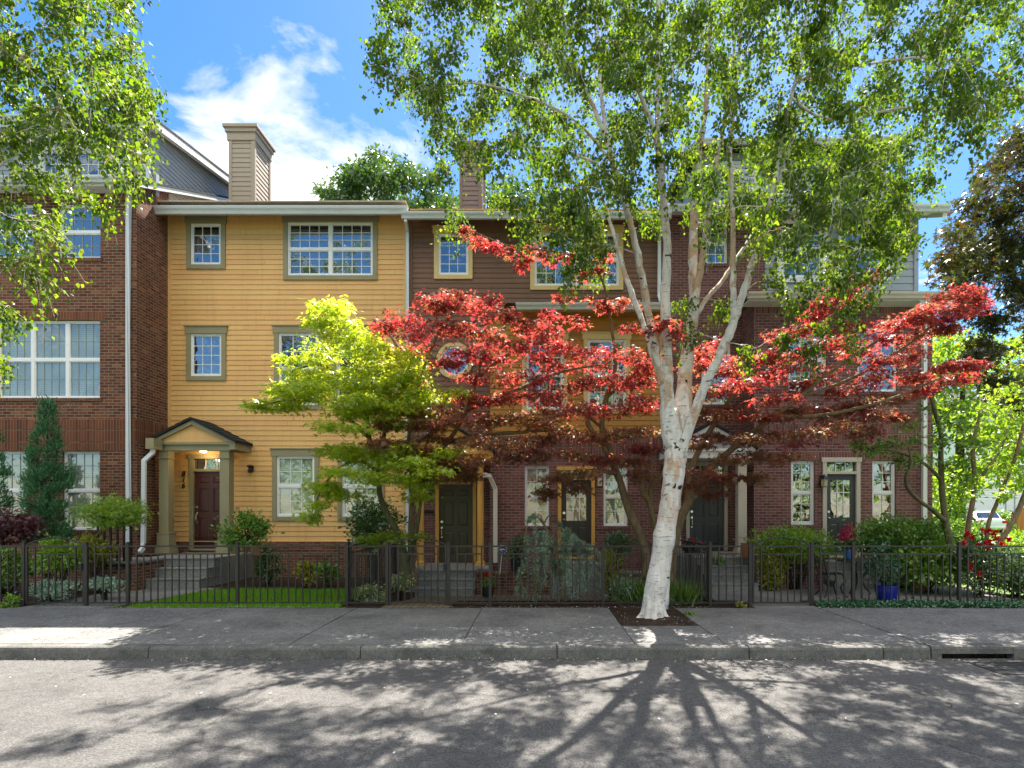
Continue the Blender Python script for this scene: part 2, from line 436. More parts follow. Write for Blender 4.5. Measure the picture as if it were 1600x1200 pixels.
M['olive_trim'] = paint('olive_trim', (0.275,0.24,0.135), 0.5, 0.07, 2.0)
M['cream_trim'] = paint('cream_trim', (0.66,0.47,0.20), 0.5, 0.06, 2.0)
M['gold_trim'] = paint('gold_trim', (0.62,0.33,0.07), 0.5, 0.07, 2.0)
M['beige_trim'] = paint('beige_trim', (0.50,0.44,0.36), 0.5, 0.06, 2.0)
M['white_trim'] = paint('white_trim', (0.72,0.72,0.70), 0.45, 0.05, 2.0)
M['vinyl'] = paint('white_vinyl', (0.80,0.80,0.79), 0.4, 0.04, 2.0, bump=0.05)
M['gutter'] = paint('gutter_metal', (0.52,0.54,0.52), 0.4, 0.08, 1.5, bump=0.05)
M['spout_white'] = paint('spout_white', (0.62,0.66,0.70), 0.4, 0.08, 1.0, bump=0.05, streak=True)
M['spout_cream'] = paint('spout_cream', (0.60,0.55,0.45), 0.4, 0.08, 1.0, bump=0.05, streak=True)
M['roof_dark'] = paint('roof_shingle', (0.016,0.018,0.021), 0.9, 0.35, 12.0, bump=0.6, bscale=40)
M['door_maroon'] = paint('door_maroon', (0.075,0.020,0.018), 0.35, 0.1, 1.5, bump=0.05)
M['door_olive'] = paint('door_olive', (0.062,0.055,0.030), 0.4, 0.1, 1.5, bump=0.05)
M['door_umber'] = paint('door_umber', (0.036,0.027,0.021), 0.4, 0.1, 1.5, bump=0.05)
M['door_gray'] = paint('door_gray', (0.055,0.055,0.058), 0.4, 0.1, 1.5, bump=0.05)
M['chrome'] = paint('satin_nickel', (0.70,0.68,0.64), 0.25, 0.05, 5.0, bump=0, metal=1.0)
M['black_metal'] = paint('black_metal', (0.014,0.013,0.013), 0.45, 0.2, 5.0, bump=0.05)
M['bronze_metal'] = paint('bronze_metal', (0.035,0.030,0.026), 0.42, 0.25, 6.0, bump=0.08)
M['concrete'] = ground_mat('concrete', [(0.17,0.165,0.155),(0.23,0.222,0.205),(0.27,0.262,0.24)], 1.4, 90, bump=0.2)
M['sidewalk'] = ground_mat('sidewalk_concrete', [(0.1121,0.1121,0.1133),(0.1593,0.1581,0.1558),(0.2065,0.2018,0.1947)], 0.9, 48, bump=0.5, spots=((0.06,0.058,0.055), 1.7, 0.5))
M['kerb'] = ground_mat('kerb_concrete', [(0.085,0.085,0.08),(0.13,0.126,0.118),(0.18,0.172,0.16)], 2.2, 95, bump=0.5, spots=((0.05,0.048,0.042), 3.0, 0.6))
M['asphalt'] = ground_mat('asphalt', [(0.0736,0.0718,0.0708),(0.0957,0.0929,0.0902),(0.1196,0.1159,0.1104)], 0.7, 55, bump=0.5, crack=0.28, spots=((0.05,0.05,0.05), 1.1, 0.4))
M['soil'] = ground_mat('garden_soil', [(0.018,0.012,0.008),(0.040,0.026,0.017),(0.075,0.048,0.030)], 6, 60, bump=1.0)
M['turf'] = ground_mat('turf', [(0.045,0.11,0.010),(0.07,0.16,0.014),(0.10,0.20,0.02)], 5, 90, bump=1.0)
M['far_ground'] = ground_mat('far_ground', [(0.06,0.11,0.02),(0.10,0.16,0.03),(0.14,0.2,0.04)], 0.4, 30, bump=0.5)
M['path'] = ground_mat('path_concrete', [(0.14,0.14,0.135),(0.19,0.185,0.175),(0.23,0.22,0.205)], 1.2, 100, bump=0.3)
M['pavers'] = pavers_mat('clay_pavers', [(0.14,0.105,0.062), (0.21,0.16,0.095)])
M['glass'] = glass_mat('window_glass', (0.014,0.015,0.015), 0.38, 0.0, 0.5)
M['glass_blind'] = glass_mat('glass_over_blinds', (0.30,0.35,0.27), 0.22, 0.05)
M['glass_blind_dark'] = glass_mat('glass_over_dark_blinds', (0.07,0.08,0.085), 0.45, 0.05)
M['glass_beige'] = glass_mat('glass_over_beige_shade', (0.36,0.31,0.20), 0.16)
M['bark_birch'] = bark_mat('birch_bark', (0.72,0.67,0.62), (0.022,0.017,0.013), lent=True, patch=(0.48,0.285,0.155), bump=1.0)
M['bark_maple'] = bark_mat('maple_bark', (0.25,0.17,0.095), (0.10,0.075,0.04), 0.25, 16, 0.4)
M['bark_maple_green'] = bark_mat('green_maple_bark', (0.15,0.13,0.06), (0.06,0.055,0.028), 0.25, 16, 0.4)
M['bark_dark'] = bark_mat('dark_bark', (0.075,0.055,0.040), (0.025,0.02,0.015), 0.3, 14, 0.6)
M['leaf_birch'] = leaf_mat('birch_leaves', [(0.022,0.055,0.008),(0.038,0.080,0.010),(0.06,0.105,0.013)], [(0.10,0.23,0.005),(0.21,0.37,0.010),(0.46,0.58,0.03)], 0.42, 0.022, 0.35)
M['leaf_red'] = leaf_mat('red_maple_leaves', [(0.065,0.020,0.038),(0.105,0.027,0.034),(0.115,0.075,0.040)], [(0.50,0.030,0.065),(0.80,0.10,0.07),(0.46,0.28,0.10)], 0.46, 0.035, 0.40)
M['leaf_lime'] = leaf_mat('lime_maple_leaves', [(0.1610,0.2760,0.0161),(0.2530,0.3795,0.0207),(0.3795,0.4485,0.0345)], [(0.40,0.58,0.015),(0.66,0.76,0.03),(0.88,0.86,0.10)], 0.52, 0.05, 0.4)
M['leaf_green'] = leaf_mat('shrub_leaves', [(0.0607,0.1485,0.0108),(0.1148,0.2295,0.0162),(0.1890,0.3240,0.0243)], [(0.10,0.22,0.01),(0.18,0.34,0.015),(0.30,0.45,0.02)], 0.35, 0.06, 0.35)
M['leaf_bright'] = leaf_mat('bright_leaves', [(0.0960,0.2040,0.0120),(0.1560,0.2880,0.0168),(0.2400,0.3600,0.0240)], [(0.22,0.42,0.01),(0.38,0.56,0.02),(0.55,0.66,0.04)], 0.45, 0.05, 0.4)
M['leaf_dark'] = leaf_mat('dark_leaves', [(0.0324,0.0810,0.0135),(0.0567,0.1242,0.0175),(0.0878,0.1688,0.0243)], [(0.05,0.12,0.01),(0.09,0.18,0.015),(0.14,0.24,0.02)], 0.3, 0.09, 0.3)
M['leaf_maroon'] = leaf_mat('maroon_green_leaves', [(0.0225,0.0150,0.0090),(0.0263,0.0413,0.0090),(0.0450,0.0638,0.0112)], [(0.1210,0.0330,0.0066),(0.0770,0.0770,0.0083),(0.1210,0.1650,0.0110)], 0.35, 0.05, 0.35)
M['leaf_conifer'] = leaf_mat('conifer_needles', [(0.035,0.12,0.045),(0.06,0.18,0.07),(0.10,0.25,0.11)], [(0.04,0.14,0.04),(0.07,0.2,0.06),(0.1,0.26,0.09)], 0.2, 0.03, 0.5)
M['leaf_cedar'] = leaf_mat('blue_cedar_needles', [(0.1800,0.2400,0.1320),(0.2400,0.3360,0.2160),(0.3240,0.4560,0.3480)], [(0.10,0.16,0.06),(0.14,0.21,0.1),(0.2,0.28,0.16)], 0.2, 0.04, 0.5)
M['leaf_silver'] = leaf_mat('silver_leaves', [(0.1680,0.2880,0.1680),(0.3120,0.4440,0.3120),(0.5400,0.6240,0.4800)], [(0.1,0.2,0.08),(0.2,0.3,0.15),(0.3,0.36,0.2)], 0.2, 0.03, 0.6)
M['leaf_variegated'] = leaf_mat('variegated_leaves', [(0.0920,0.1610,0.0345),(0.2760,0.3335,0.1150),(0.7130,0.6900,0.4830)], [(0.1,0.2,0.03),(0.25,0.32,0.1),(0.4,0.42,0.25)], 0.2, 0.03, 0.6)
M['leaf_gold'] = leaf_mat('gold_leaves', [(0.1680,0.1920,0.0120),(0.2640,0.2640,0.0168),(0.3600,0.3240,0.0240)], [(0.3,0.34,0.01),(0.45,0.44,0.02),(0.55,0.5,0.03)], 0.4, 0.05, 0.4)
M['leaf_ivy'] = leaf_mat('ivy_leaves', [(0.018,0.085,0.030),(0.030,0.125,0.045),(0.06,0.19,0.07)], [(0.03,0.12,0.03),(0.05,0.18,0.05),(0.09,0.25,0.08)], 0.25, 0.07, 0.35)
M['leaf_plum'] = leaf_mat('plum_leaves', [(0.05,0.015,0.022),(0.08,0.026,0.034),(0.12,0.045,0.05)], [(0.18,0.02,0.03),(0.25,0.04,0.04),(0.3,0.07,0.05)], 0.35, 0.05, 0.4)
M['grass'] = leaf_mat('grass_blades', [(0.10,0.24,0.012),(0.15,0.33,0.016),(0.22,0.42,0.025)], [(0.16,0.34,0.01),(0.26,0.46,0.015),(0.36,0.55,0.02)], 0.35, 0.02, 0.6)
M['petal_red'] = leaf_mat('red_petals', [(0.42,0.006,0.010),(0.56,0.012,0.014),(0.65,0.02,0.02)], [(0.5,0.01,0.01),(0.6,0.02,0.02),(0.7,0.03,0.02)], 0.3, 0.03, 0.5)
M['petal_pink'] = leaf_mat('magenta_petals', [(0.32,0.012,0.06),(0.45,0.02,0.09),(0.55,0.04,0.13)], [(0.4,0.02,0.08),(0.5,0.03,0.1),(0.6,0.05,0.14)], 0.3, 0.03, 0.5)
M['petal_white'] = leaf_mat('white_petals', [(0.45,0.40,0.30),(0.62,0.58,0.50),(0.78,0.75,0.70)], [(0.3,0.28,0.2),(0.4,0.38,0.3),(0.5,0.48,0.4)], 0.2, 0.02, 0.6)
M['blue_glaze'] = paint('blue_glaze', (0.012,0.025,0.26), 0.15, 0.2, 4.0, bump=0.05, spec=0.6)
M['blue_glaze_pale'] = paint('pale_blue_glaze', (0.05,0.12,0.32), 0.2, 0.2, 4.0, bump=0.05, spec=0.6)
M['terracotta'] = paint('terracotta', (0.32,0.115,0.05), 0.8, 0.15, 5.0, bump=0.2)
M['black_plastic'] = paint('black_plastic', (0.014,0.014,0.014), 0.5, 0.2, 4.0)
M['navy'] = paint('navy_sign', (0.014,0.018,0.10), 0.35, 0.1, 4.0, bump=0)
M['sign_white'] = paint('sign_white', (0.75,0.75,0.78), 0.4, 0.03, 4.0, bump=0)
M['car_white'] = paint('car_white', (0.72,0.73,0.75), 0.2, 0.03, 1.0, bump=0, spec=0.6)
M['tail_red'] = paint('tail_lamp_red', (0.45,0.010,0.010), 0.15, 0.1, 3.0, bump=0)
M['tyre'] = paint('tyre_rubber', (0.012,0.012,0.012), 0.8, 0.2, 6.0)
M['wood_orange'] = paint('cedar_boards', (0.42,0.16,0.035), 0.7, 0.2, 3.0, bump=0.2, streak=True)
M['iron'] = paint('cast_iron', (0.040,0.036,0.034), 0.55, 0.3, 12.0, bump=0.3)
M['grille'] = paint('window_grille', (0.30,0.33,0.30), 0.5, 0.05, 2.0, bump=0)
M['lamp_on'] = emit_mat('lamp_on', (1.0, 0.80, 0.50), 4.0)
M['lantern_glass'] = paint('lantern_glass', (0.42,0.38,0.24), 0.15, 0.1, 4.0, bump=0)
M['outlet'] = paint('outlet_beige', (0.55,0.40,0.20), 0.5, 0.05, 3.0)
# ------------------------------------------------------------------ wall builders (all fronts face the street, -Y)
def plate(mb, x0, x1, z0, z1, y, ops=(), reveal=0.12):
    """flat wall face with openings and their reveals"""
    ops = [o for o in ops if o[1] > x0 and o[0] < x1 and o[3] > z0 and o[2] < z1]
    xs = sorted({x0, x1, *[min(max(v, x0), x1) for o in ops for v in o[:2]]})
    zs = sorted({z0, z1, *[min(max(v, z0), z1) for o in ops for v in o[2:4]]})
    for a, b in zip(xs, xs[1:]):
        for c, d in zip(zs, zs[1:]):
            mx, mz = (a+b)/2, (c+d)/2
            if any(o[0] < mx < o[1] and o[2] < mz < o[3] for o in ops): continue
            mb.face([(a,y,c),(b,y,c),(b,y,d),(a,y,d)])
    for a, b, c, d in [o[:4] for o in ops]:
        y2 = y + reveal
        mb.face([(a,y,c),(a,y,d),(a,y2,d),(a,y2,c)]); mb.face([(b,y,d),(b,y,c),(b,y2,c),(b,y2,d)])
        mb.face([(a,y,c),(a,y2,c),(b,y2,c),(b,y,c)]); mb.face([(a,y,d),(b,y,d),(b,y2,d),(a,y2,d)])

def siding(mb, O, u, n, z0, z1, clip, ops=(), pitch=0.131, lap=0.013, gap=0.006):
    """lapped boards on a vertical plane: O origin, u along, n outward; clip(z) -> (s0, s1); ops (s0,s1,z0,z1)"""
    O, u, n = np.array(O, float), np.array(u, float), np.array(n, float)
    P = lambda s, z, o: O + u*s + n*o + np.array((0, 0, z))
    z = z0
    while z < z1 - 1e-4:
        zt = min(z + pitch, z1)
        cuts = sorted({z, zt, *[v for o in ops for v in o[2:4] if z + 1e-3 < v < zt - 1e-3]})
        for ca, cb in zip(cuts, cuts[1:]):
            a0, a1 = clip(ca); b0, b1 = clip(cb)
            if a1 - a0 < 0.01: continue
            holes = sorted([o for o in ops if o[2] < (ca+cb)/2 < o[3]])
            segs = []; sa, sb = a0, b0
            for o in holes:
                if o[0] > sa: segs.append((sa, o[0], sb, o[0]))
                sa = max(sa, o[1]); sb = max(sb, o[1])
            if sa < a1: segs.append((sa, a1, sb, max(b1, sb)))
            oa = lap * (1 - (ca - z) / pitch); ob = lap * (1 - (cb - z) / pitch)
            for s0, s1, t0, t1 in segs:
                if ca == z:   # underside, then a thin groove in which the board below ends
                    g = z + gap
                    mb.face([P(s0, z, 0), P(s1, z, 0), P(s1, g, -0.004), P(s0, g, -0.004)])
                    mb.face([P(s0, g, -0.004), P(s1, g, -0.004), P(s1, g, oa), P(s0, g, oa)])
                    mb.face([P(s0, g, oa), P(s1, g, oa), P(t1, cb, ob), P(t0, cb, ob)])
                else:
                    mb.face([P(s0, ca, oa), P(s1, ca, oa), P(t1, cb, ob), P(t0, cb, ob)])
        z = zt

def soldier(mb, x0, x1, z0, z1, y, proud=0.008, side=None):
    """a course of upright bricks; uv swapped so that the brick length stands"""
    def f(pts):
        mb.face(pts, [((p[2]-z0) * 0.203/(z1-z0), p[0] + p[1]) for p in pts])
    yf = y - proud
    f([(x0,yf,z0),(x1,yf,z0),(x1,yf,z1),(x0,yf,z1)])
    f([(x0,yf,z1),(x1,yf,z1),(x1,y,z1),(x0,y,z1)]); f([(x0,y,z0),(x1,y,z0),(x1,yf,z0),(x0,yf,z0)])
    f([(x0,y,z0),(x0,yf,z0),(x0,yf,z1),(x0,y,z1)]); f([(x1,yf,z0),(x1,y,z0),(x1,y,z1),(x1,yf,z1)])

def window(root, px, d, cols=3, rows=4, units=1, dh=False, glass='glass', trim=None, tw=0.15, head=0.20, recess=0.0,
           frame='vinyl', fw=0.04, grille=None, sill=None, cap=True, lintel=None):
    """px = (x0, x1, y0, y1) outer edge of the sash frame; returns the wall opening"""
    x0, x1, z1, z0 = XX(px[0], d), XX(px[1], d), ZZ(px[2], d), ZZ(px[3], d)
    yf = d + recess - (0.012 if trim else 0.0)
    m = MB(); g = MB(); gr = MB() if grille else m
    m.box(x0, x0+fw, yf, yf+0.07, z0, z1); m.box(x1-fw, x1, yf, yf+0.07, z0, z1)
    m.box(x0+fw, x1-fw, yf, yf+0.07, z0, z0+fw*1.15); m.box(x0+fw, x1-fw, yf, yf+0.07, z1-fw, z1)
    mull = 0.075
    uw = (x1 - x0 - 2*fw - mull*(units-1)) / units
    for k in range(units):
        a = x0 + fw + k*(uw + mull); b = a + uw
        if k < units-1: m.box(b, b+mull, yf+0.004, yf+0.07, z0+fw*1.15, z1-fw)
        sashes = [(z0+fw*1.15, z1-fw)]
        if dh:
            zm = (z0+z1)/2
            m.box(a, b, yf+0.003, yf+0.065, zm-0.032, zm+0.032)
            sashes = [(z0+fw*1.15, zm-0.032), (zm+0.032, z1-fw)]
        for si, (c, e) in enumerate(sashes):
            sw = 0.022; ys = yf + (0.018 if (dh and si == 0) else 0.012)
            m.box(a, a+sw, ys, ys+0.04, c, e); m.box(b-sw, b, ys, ys+0.04, c, e)
            m.box(a+sw, b-sw, ys+0.001, ys+0.04, c, c+sw); m.box(a+sw, b-sw, ys+0.001, ys+0.04, e-sw, e)
            yg = ys + 0.028
            g.face([(a,yg,c),(b,yg,c),(b,yg,e),(a,yg,e)])
            mt = 0.006 if grille else 0.0085
            for i in range(1, cols):
                xx = a + sw + (b-a-2*sw)*i/cols; gr.box(xx-mt, xx+mt, yg-0.011, yg-0.001, c+sw, e-sw)
            for j in range(1, rows):
                zz = c + sw + (e-c-2*sw)*j/rows; gr.box(a+sw, b-sw, yg-0.009, yg-0.0015, zz-mt, zz+mt)
    w = m.build('window', M[frame], root)
    g.build('pane', M[glass], w)
    if grille: gr.build('grille', M[grille], w)
    if trim:
        t = MB(); yo = d - 0.045
        t.box(x0-tw, x0, yo, d+0.02, z0-tw, z1); t.box(x1, x1+tw, yo, d+0.02, z0-tw, z1)
        t.box(x0, x1, yo+0.002, d+0.02, z0-tw, z0)
        t.box(x0-tw-0.03, x1+tw+0.03, yo-0.008, d+0.02, z1, z1+head)
        if cap: t.box(x0-tw-0.055, x1+tw+0.055, yo-0.03, d+0.02, z1+head, z1+head+0.03)
        t.build('trim', M[trim], w, bevel=0.004)
    if sill:
        s_ = MB(); s_.box(x0-0.06, x1+0.06, d-0.03, d+recess, z0-0.075, z0-0.002)
        for i, q in enumerate(s_.f): s_.uv[i] = [(s_.v[k][2]*1.4 + s_.v[k][1]*1.4, s_.v[k][0]) for k in q]
        s_.build('sill', M[sill], w)
    if lintel:
        s_ = MB(); soldier(s_, x0-0.12, x1+0.12, z1+0.003, z1+0.205, d)
        s_.build('lintel', M[lintel], w)
    return (x0, x1, z0, z1)

def six_panel_door(root, px, d, mat, side='left', frame=None, nine=False, glass='glass', transom=None, fw=0.10, tcols=3, tglass='glass', fr_name=None, sill_z=0.05):
    """px = slab edges; frame stands round slab and transom; returns the opening"""
    x0, x1, z1, z0 = XX(px[0], d), XX(px[1], d), ZZ(px[2], d), ZZ(px[3], d)
    w, h = x1 - x0, z1 - z0
    m = MB(); yd = d + 0.03
    panels = []
    sx = 0.135*w; mid = 0.11*w; pw = (w - 2*sx - mid)/2
    for k in range(2):
        a = x0 + sx + k*(pw + mid)
        panels.append((a, a+pw, z0+0.11*h, z0+0.40*h))
        if not nine:
            panels.append((a, a+pw, z0+0.47*h, z0+0.79*h)); panels.append((a, a+pw, z0+0.845*h, z0+0.94*h))
    lite = (x0+0.17*w, x1-0.17*w, z0+0.47*h, z0+0.93*h)
    ops = panels + ([lite] if nine else [])
    plate(m, x0, x1, z0, z1, yd, ops, 0.016)
    for a, b, c, e in panels:
        i = 0.022; j = 0.045
        for o_, y_ in (((a+i, b-i, c+i, e-i), yd+0.016),):
            m.face([(a,yd+0.016,c),(b,yd+0.016,c),(b-i,yd+0.016,c+i),(a+i,yd+0.016,c+i)])
            m.face([(b,yd+0.016,c),(b,yd+0.016,e),(b-i,yd+0.016,e-i),(b-i,yd+0.016,c+i)])
            m.face([(b,yd+0.016,e),(a,yd+0.016,e),(a+i,yd+0.016,e-i),(b-i,yd+0.016,e-i)])
            m.face([(a,yd+0.016,e),(a,yd+0.016,c),(a+i,yd+0.016,c+i),(a+i,yd+0.016,e-i)])
        q0 = [(a+i,yd+0.016,c+i),(b-i,yd+0.016,c+i),(b-i,yd+0.016,e-i),(a+i,yd+0.016,e-i)]
        q1 = [(a+j,yd+0.003,c+j),(b-j,yd+0.003,c+j),(b-j,yd+0.003,e-j),(a+j,yd+0.003,e-j)]
        for k in range(4): m.face([q0[k], q0[(k+1)%4], q1[(k+1)%4], q1[k]])
        m.face(q1)
    m.box(x0, x1, yd+0.017, yd+0.045, z0, z1)
    door = m.build('door', M[mat], root)
    if nine:
        g = MB(); a, b, c, e = lite; g.face([(a,yd+0.013,c),(b,yd+0.013,c),(b,yd+0.013,e),(a,yd+0.013,e)])
        g.build('pane', M[glass], door)
        u = MB()
        for i in range(1, 3):
            xx = a+(b-a)*i/3; u.box(xx-0.011, xx+0.011, yd-0.003, yd+0.012, c, e)
            zz = c+(e-c)*i/3; u.box(a, b, yd-0.001, yd+0.0125, zz-0.011, zz+0.011)
        u.build('muntins', M['white_trim'], door)
    hh = MB(); hx = x0 + 0.07 if side == 'left' else x1 - 0.07
    db = MB(); db.tube([(hx, yd-0.018, z0+1.08), (hx, yd-0.001, z0+1.08)], [0.032, 0.032], 14); db.build('deadbolt', M['chrome'], door)
    hh.tube([(hx, yd-0.018, z0+0.92), (hx, yd-0.001, z0+0.92)], [0.026, 0.026], 14)
    if not nine:
        hh.tube([(hx, yd-0.01, z0+0.90), (hx, yd-0.055, z0+0.86), (hx, yd-0.058, z0+0.74), (hx, yd-0.01, z0+0.69)], 0.010, 8)
        hh.tube([(hx, yd-0.014, z0+0.68), (hx, yd-0.001, z0+0.68)], 0.022, 12)
        hh.box(hx-0.014, hx+0.014, yd-0.03, yd-0.014, z0+0.90, z0+0.95)
    else:
        hh.lathe((hx, yd-0.05, z0+0.92), [(0.012,-0.025),(0.028,-0.012),(0.03,0.0),(0.028,0.012),(0.012,0.025)], 12)
    hh.build('handle', M['chrome'], door, smooth=False)
    f = MB(); yf = d - 0.04; ye = d + 0.08
    zt = z1
    if transom is not None: zt = ZZ(transom, d)
    f.box(x0-fw, x0, yf, ye, z0-sill_z, zt); f.box(x1, x1+fw, yf, ye, z0-sill_z, zt)
    f.box(x0-fw-0.03, x1+fw+0.03, yf-0.012, ye, zt, zt+fw*1.1)
    f.box(x0, x1, yf-0.05, ye, z0-sill_z, z0-0.004)
    fr = None
    if transom is not None:
        f.box(x0, x1, yf+0.004, ye, z1+0.002, z1+0.07)
    fr = f.build('door_frame', M[frame], root, bevel=0.004)
    if transom is not None:
        t = MB(); zb = z1 + 0.07
        t.face([(x0,yd+0.02,zb),(x1,yd+0.02,zb),(x1,yd+0.02,zt),(x0,yd+0.02,zt)])
        t.build('transom_pane', M[tglass], fr)
        for i in range(1, tcols):
            u = MB(); xx = x0+(x1-x0)*i/tcols; u.box(xx-0.012, xx+0.012, yd, yd+0.018, zb, zt); u.build('transom_bar', M['white_trim'], fr)
    return (x0-fw, x1+fw, z0-sill_z, zt+fw)

def gutter(root, x0, x1, yw, zt, mat='gutter', depth=0.13, h=0.13, name='gutter'):
    """K-profile gutter, its back on y = yw, top at zt"""
    m = MB()
    prof = [(yw, zt), (yw, zt-h), (yw-depth*0.6, zt-h), (yw-depth*0.72, zt-h*0.62), (yw-depth*0.95, zt-h*0.35), (yw-depth, zt-h*0.14), (yw-depth, zt), (yw-depth+0.012, zt), (yw-depth+0.012, zt-h*0.12), (yw-0.012, zt-h*0.2)]
    m.prism(prof, 'x', x0, x1)
    # joints and end caps
    k = x0 + 1.2
    while k < x1 - 0.6:
        m.box(k, k+0.03, yw-depth-0.003, yw-depth+0.004, zt-h*0.16, zt+0.002); k += 3.0
    return m.build(name, M[mat], root)

def roof_slab(root, x0, x1, ya, za, yb, zb, th=0.16, name='roof', mat='roof_dark', yc=None, zc=None):
    """roof from the eave (ya, za) up to the ridge (yb, zb) and down to (yc, zc) behind"""
    m = MB()
    if yc is None: poly = [(ya,za),(yb,zb),(yb,zb-th),(ya,za-th)]
    else: poly = [(ya,za),(yb,zb),(yc,zc),(yc,zc-th),(yb,zb-th),(ya,za-th)]
    m.prism(poly, 'x', x0, x1)
    return m.build(name, M[mat], root)

def steps(root, x0, x1, y_front, y_back, z_bot, z_top, n, tread, wing=None, name='steps', mat='concrete', y_land=None):
    """n risers climbing away from the street, landing up to y_back"""
    m = MB(); h = (z_top - z_bot)/n
    for i in range(n):
        ya = y_front + i*tread
        m.box(x0 + 0.002*i, x1 - 0.002*i, ya, y_back - 0.003*i, z_bot + i*h - (0.3 if i == 0 else 0), z_bot + (i+1)*h - 0.03)
        m.box(x0 - 0.012 + 0.002*i, x1 + 0.012 - 0.002*i, ya - 0.022, y_back - 0.0015 - 0.003*i, z_bot + (i+1)*h - 0.0295, z_bot + (i+1)*h)
    if wing:
        for a, b in wing: m.box(a, b, y_front + (n-1)*tread - 0.05, y_back - 0.02, z_bot - 0.3, z_top - 0.012)
    return m.build(name, M[mat], root, bevel=0.006)

def square_column(parent, x, y, z0, z1, w, mat, plinth=True):
    m = MB(); h = w/2
    def blk(k, a, b): m.box(x-k, x+k, y-k, y+k, a, b)
    if plinth:
        blk(h*1.55, z0, z0+0.17); blk(h*1.42, z0+0.1702, z0+0.20); blk(h*1.28, z0+0.2002, z0+0.50); blk(h*1.36, z0+0.5002, z0+0.535)
        blk(h, z0+0.5352, z1-0.20); blk(h*1.18, z1-0.1998, z1-0.165); blk(h*1.02, z1-0.1648, z1)
    else:
        blk(h*1.5, z0, z0+0.10); blk(h*1.3, z0+0.1002, z0+0.16); blk(h, z0+0.1602, z1-0.14); blk(h*1.25, z1-0.1398, z1)
        for sx in (-1, 1): m.box(x+sx*h*0.55-0.008, x+sx*h*0.55+0.008, y-h-0.004, y-h, z0+0.2, z1-0.2)
    return m.build('column', M[mat], parent, bevel=0.006)

def round_column(parent, x, y, z0, z1, r, mat):
    m = MB()
    m.lathe((x, y, 0), [(r*0.98, z0+0.10), (r, z0+0.5), (r*0.97, z0+(z1-z0)*0.6), (r*0.86, z1-0.16), (r*0.86, z1-0.1)], 24)
    m.lathe((x, y, 0), [(r*1.28, z0+0.05), (r*1.34, z0+0.07), (r*1.28, z0+0.095), (r*1.05, z0+0.11)], 24)
    m.box(x-r*1.4, x+r*1.4, y-r*1.4, y+r*1.4, z0, z0+0.05)
    m.lathe((x, y, 0), [(r*0.9, z1-0.12), (r*1.15, z1-0.07), (r*1.2, z1-0.05)], 24)
    m.box(x-r*1.25, x+r*1.25, y-r*1.25, y+r*1.25, z1-0.05, z1)
    return m.build('column', M[mat], parent, smooth=False)

def gable_porch(root, xl, xr, yf, yb, zb, zt, apex, over, beam_mat, face_mat, lamp=False, light=False):
    """a porch roof: beam from zb to zt over columns, pediment up to the apex, shingles above"""
    xm = (xl + xr)/2
    b = MB()
    b.box(xl, xr, yf, yf+0.18, zb, zt)
    b.box(xl, xl+0.18, yf+0.18, yb, zb+0.001, zt); b.box(xr-0.18, xr, yf+0.18, yb, zb+0.001, zt)
    b.box(xl+0.18, xr-0.18, yf+0.18, yb, zb+0.06, zb+0.08)      # boarded ceiling
    b.box(xl-over*0.55, xr+over*0.55, yf-0.05, yf-0.001, zt-0.03, zt+0.03)   # moulding under the pediment
    # returns at both ends of the eaves
    b.box(xl-over, xl-0.001, yf-0.06, yb, zb+0.02, zt+0.02); b.box(xr+0.001, xr+over, yf-0.06, yb, zb+0.02, zt+0.02)
    slope = (apex - zt - 0.02)/(xm - xl + over)
    # raking boards
    for s in (-1, 1):
        xo = xl-over if s < 0 else xr+over
        b.prism([(xo, zt+0.021), (xm, apex), (xm, apex-0.11), (xo - s*(-0.0) + (0.16 if s < 0 else -0.16), zt+0.021)], 'y', yf-0.07, yf-0.005)
    p = b.build('porch', M[beam_mat], root)
    f = MB()
    f.face([(xl-over*0.5, yf-0.0, zt+0.03), (xr+over*0.5, yf-0.0, zt+0.03), (xm, yf-0.0, apex-0.05)])
    f.face([(xr+over*0.5, yf+0.02, zt+0.03), (xl-over*0.5, yf+0.02, zt+0.03), (xm, yf+0.02, apex-0.05)])
    f.build('pediment', M[face_mat], p)
    r = MB(); th = 0.065
    for s in (-1, 1):
        xo = xl-over-0.05 if s < 0 else xr+over+0.05
        zo = apex - slope*abs(xm-xo)
        n = 6
        for k in range(n):       # overlapping courses of shingles
            t0, t1 = k/n, (k+1)/n
            xa, za = xo+(xm-xo)*t0, zo+(apex-zo)*t0; xb_, zb_ = xo+(xm-xo)*t1, zo+(apex-zo)*t1
            e = 0.02
            r.prism([(xa, za+0.012), (xa, za+th+e), (xb_, zb_+th), (xb_, zb_+0.012)], 'y', yf-0.13+0.004*(k % 2), yb)
    r.build('porch_roof', M['roof_dark'], p)
    if lamp:
        l = MB(); lx, ly = xm + 0.0, (yf + yb)/2 + 0.06
        l.lathe((lx, ly, zb+0.0), [(0.02, -0.012), (0.07, 0.0), (0.085, 0.03), (0.085, 0.058)], 20)
        l.build('ceiling_lamp', M['lamp_on' if light else 'lantern_glass'], p)
        if light:
            pl = bpy.data.lights.new('porch_light', 'POINT'); pl.energy = 1.6; pl.color = (1.0, 0.62, 0.25); pl.shadow_soft_size = 0.08
            po = bpy.data.objects.new('porch_light', pl); COL.objects.link(po); po.location = (lx, ly, zb - 0.10)
    return p

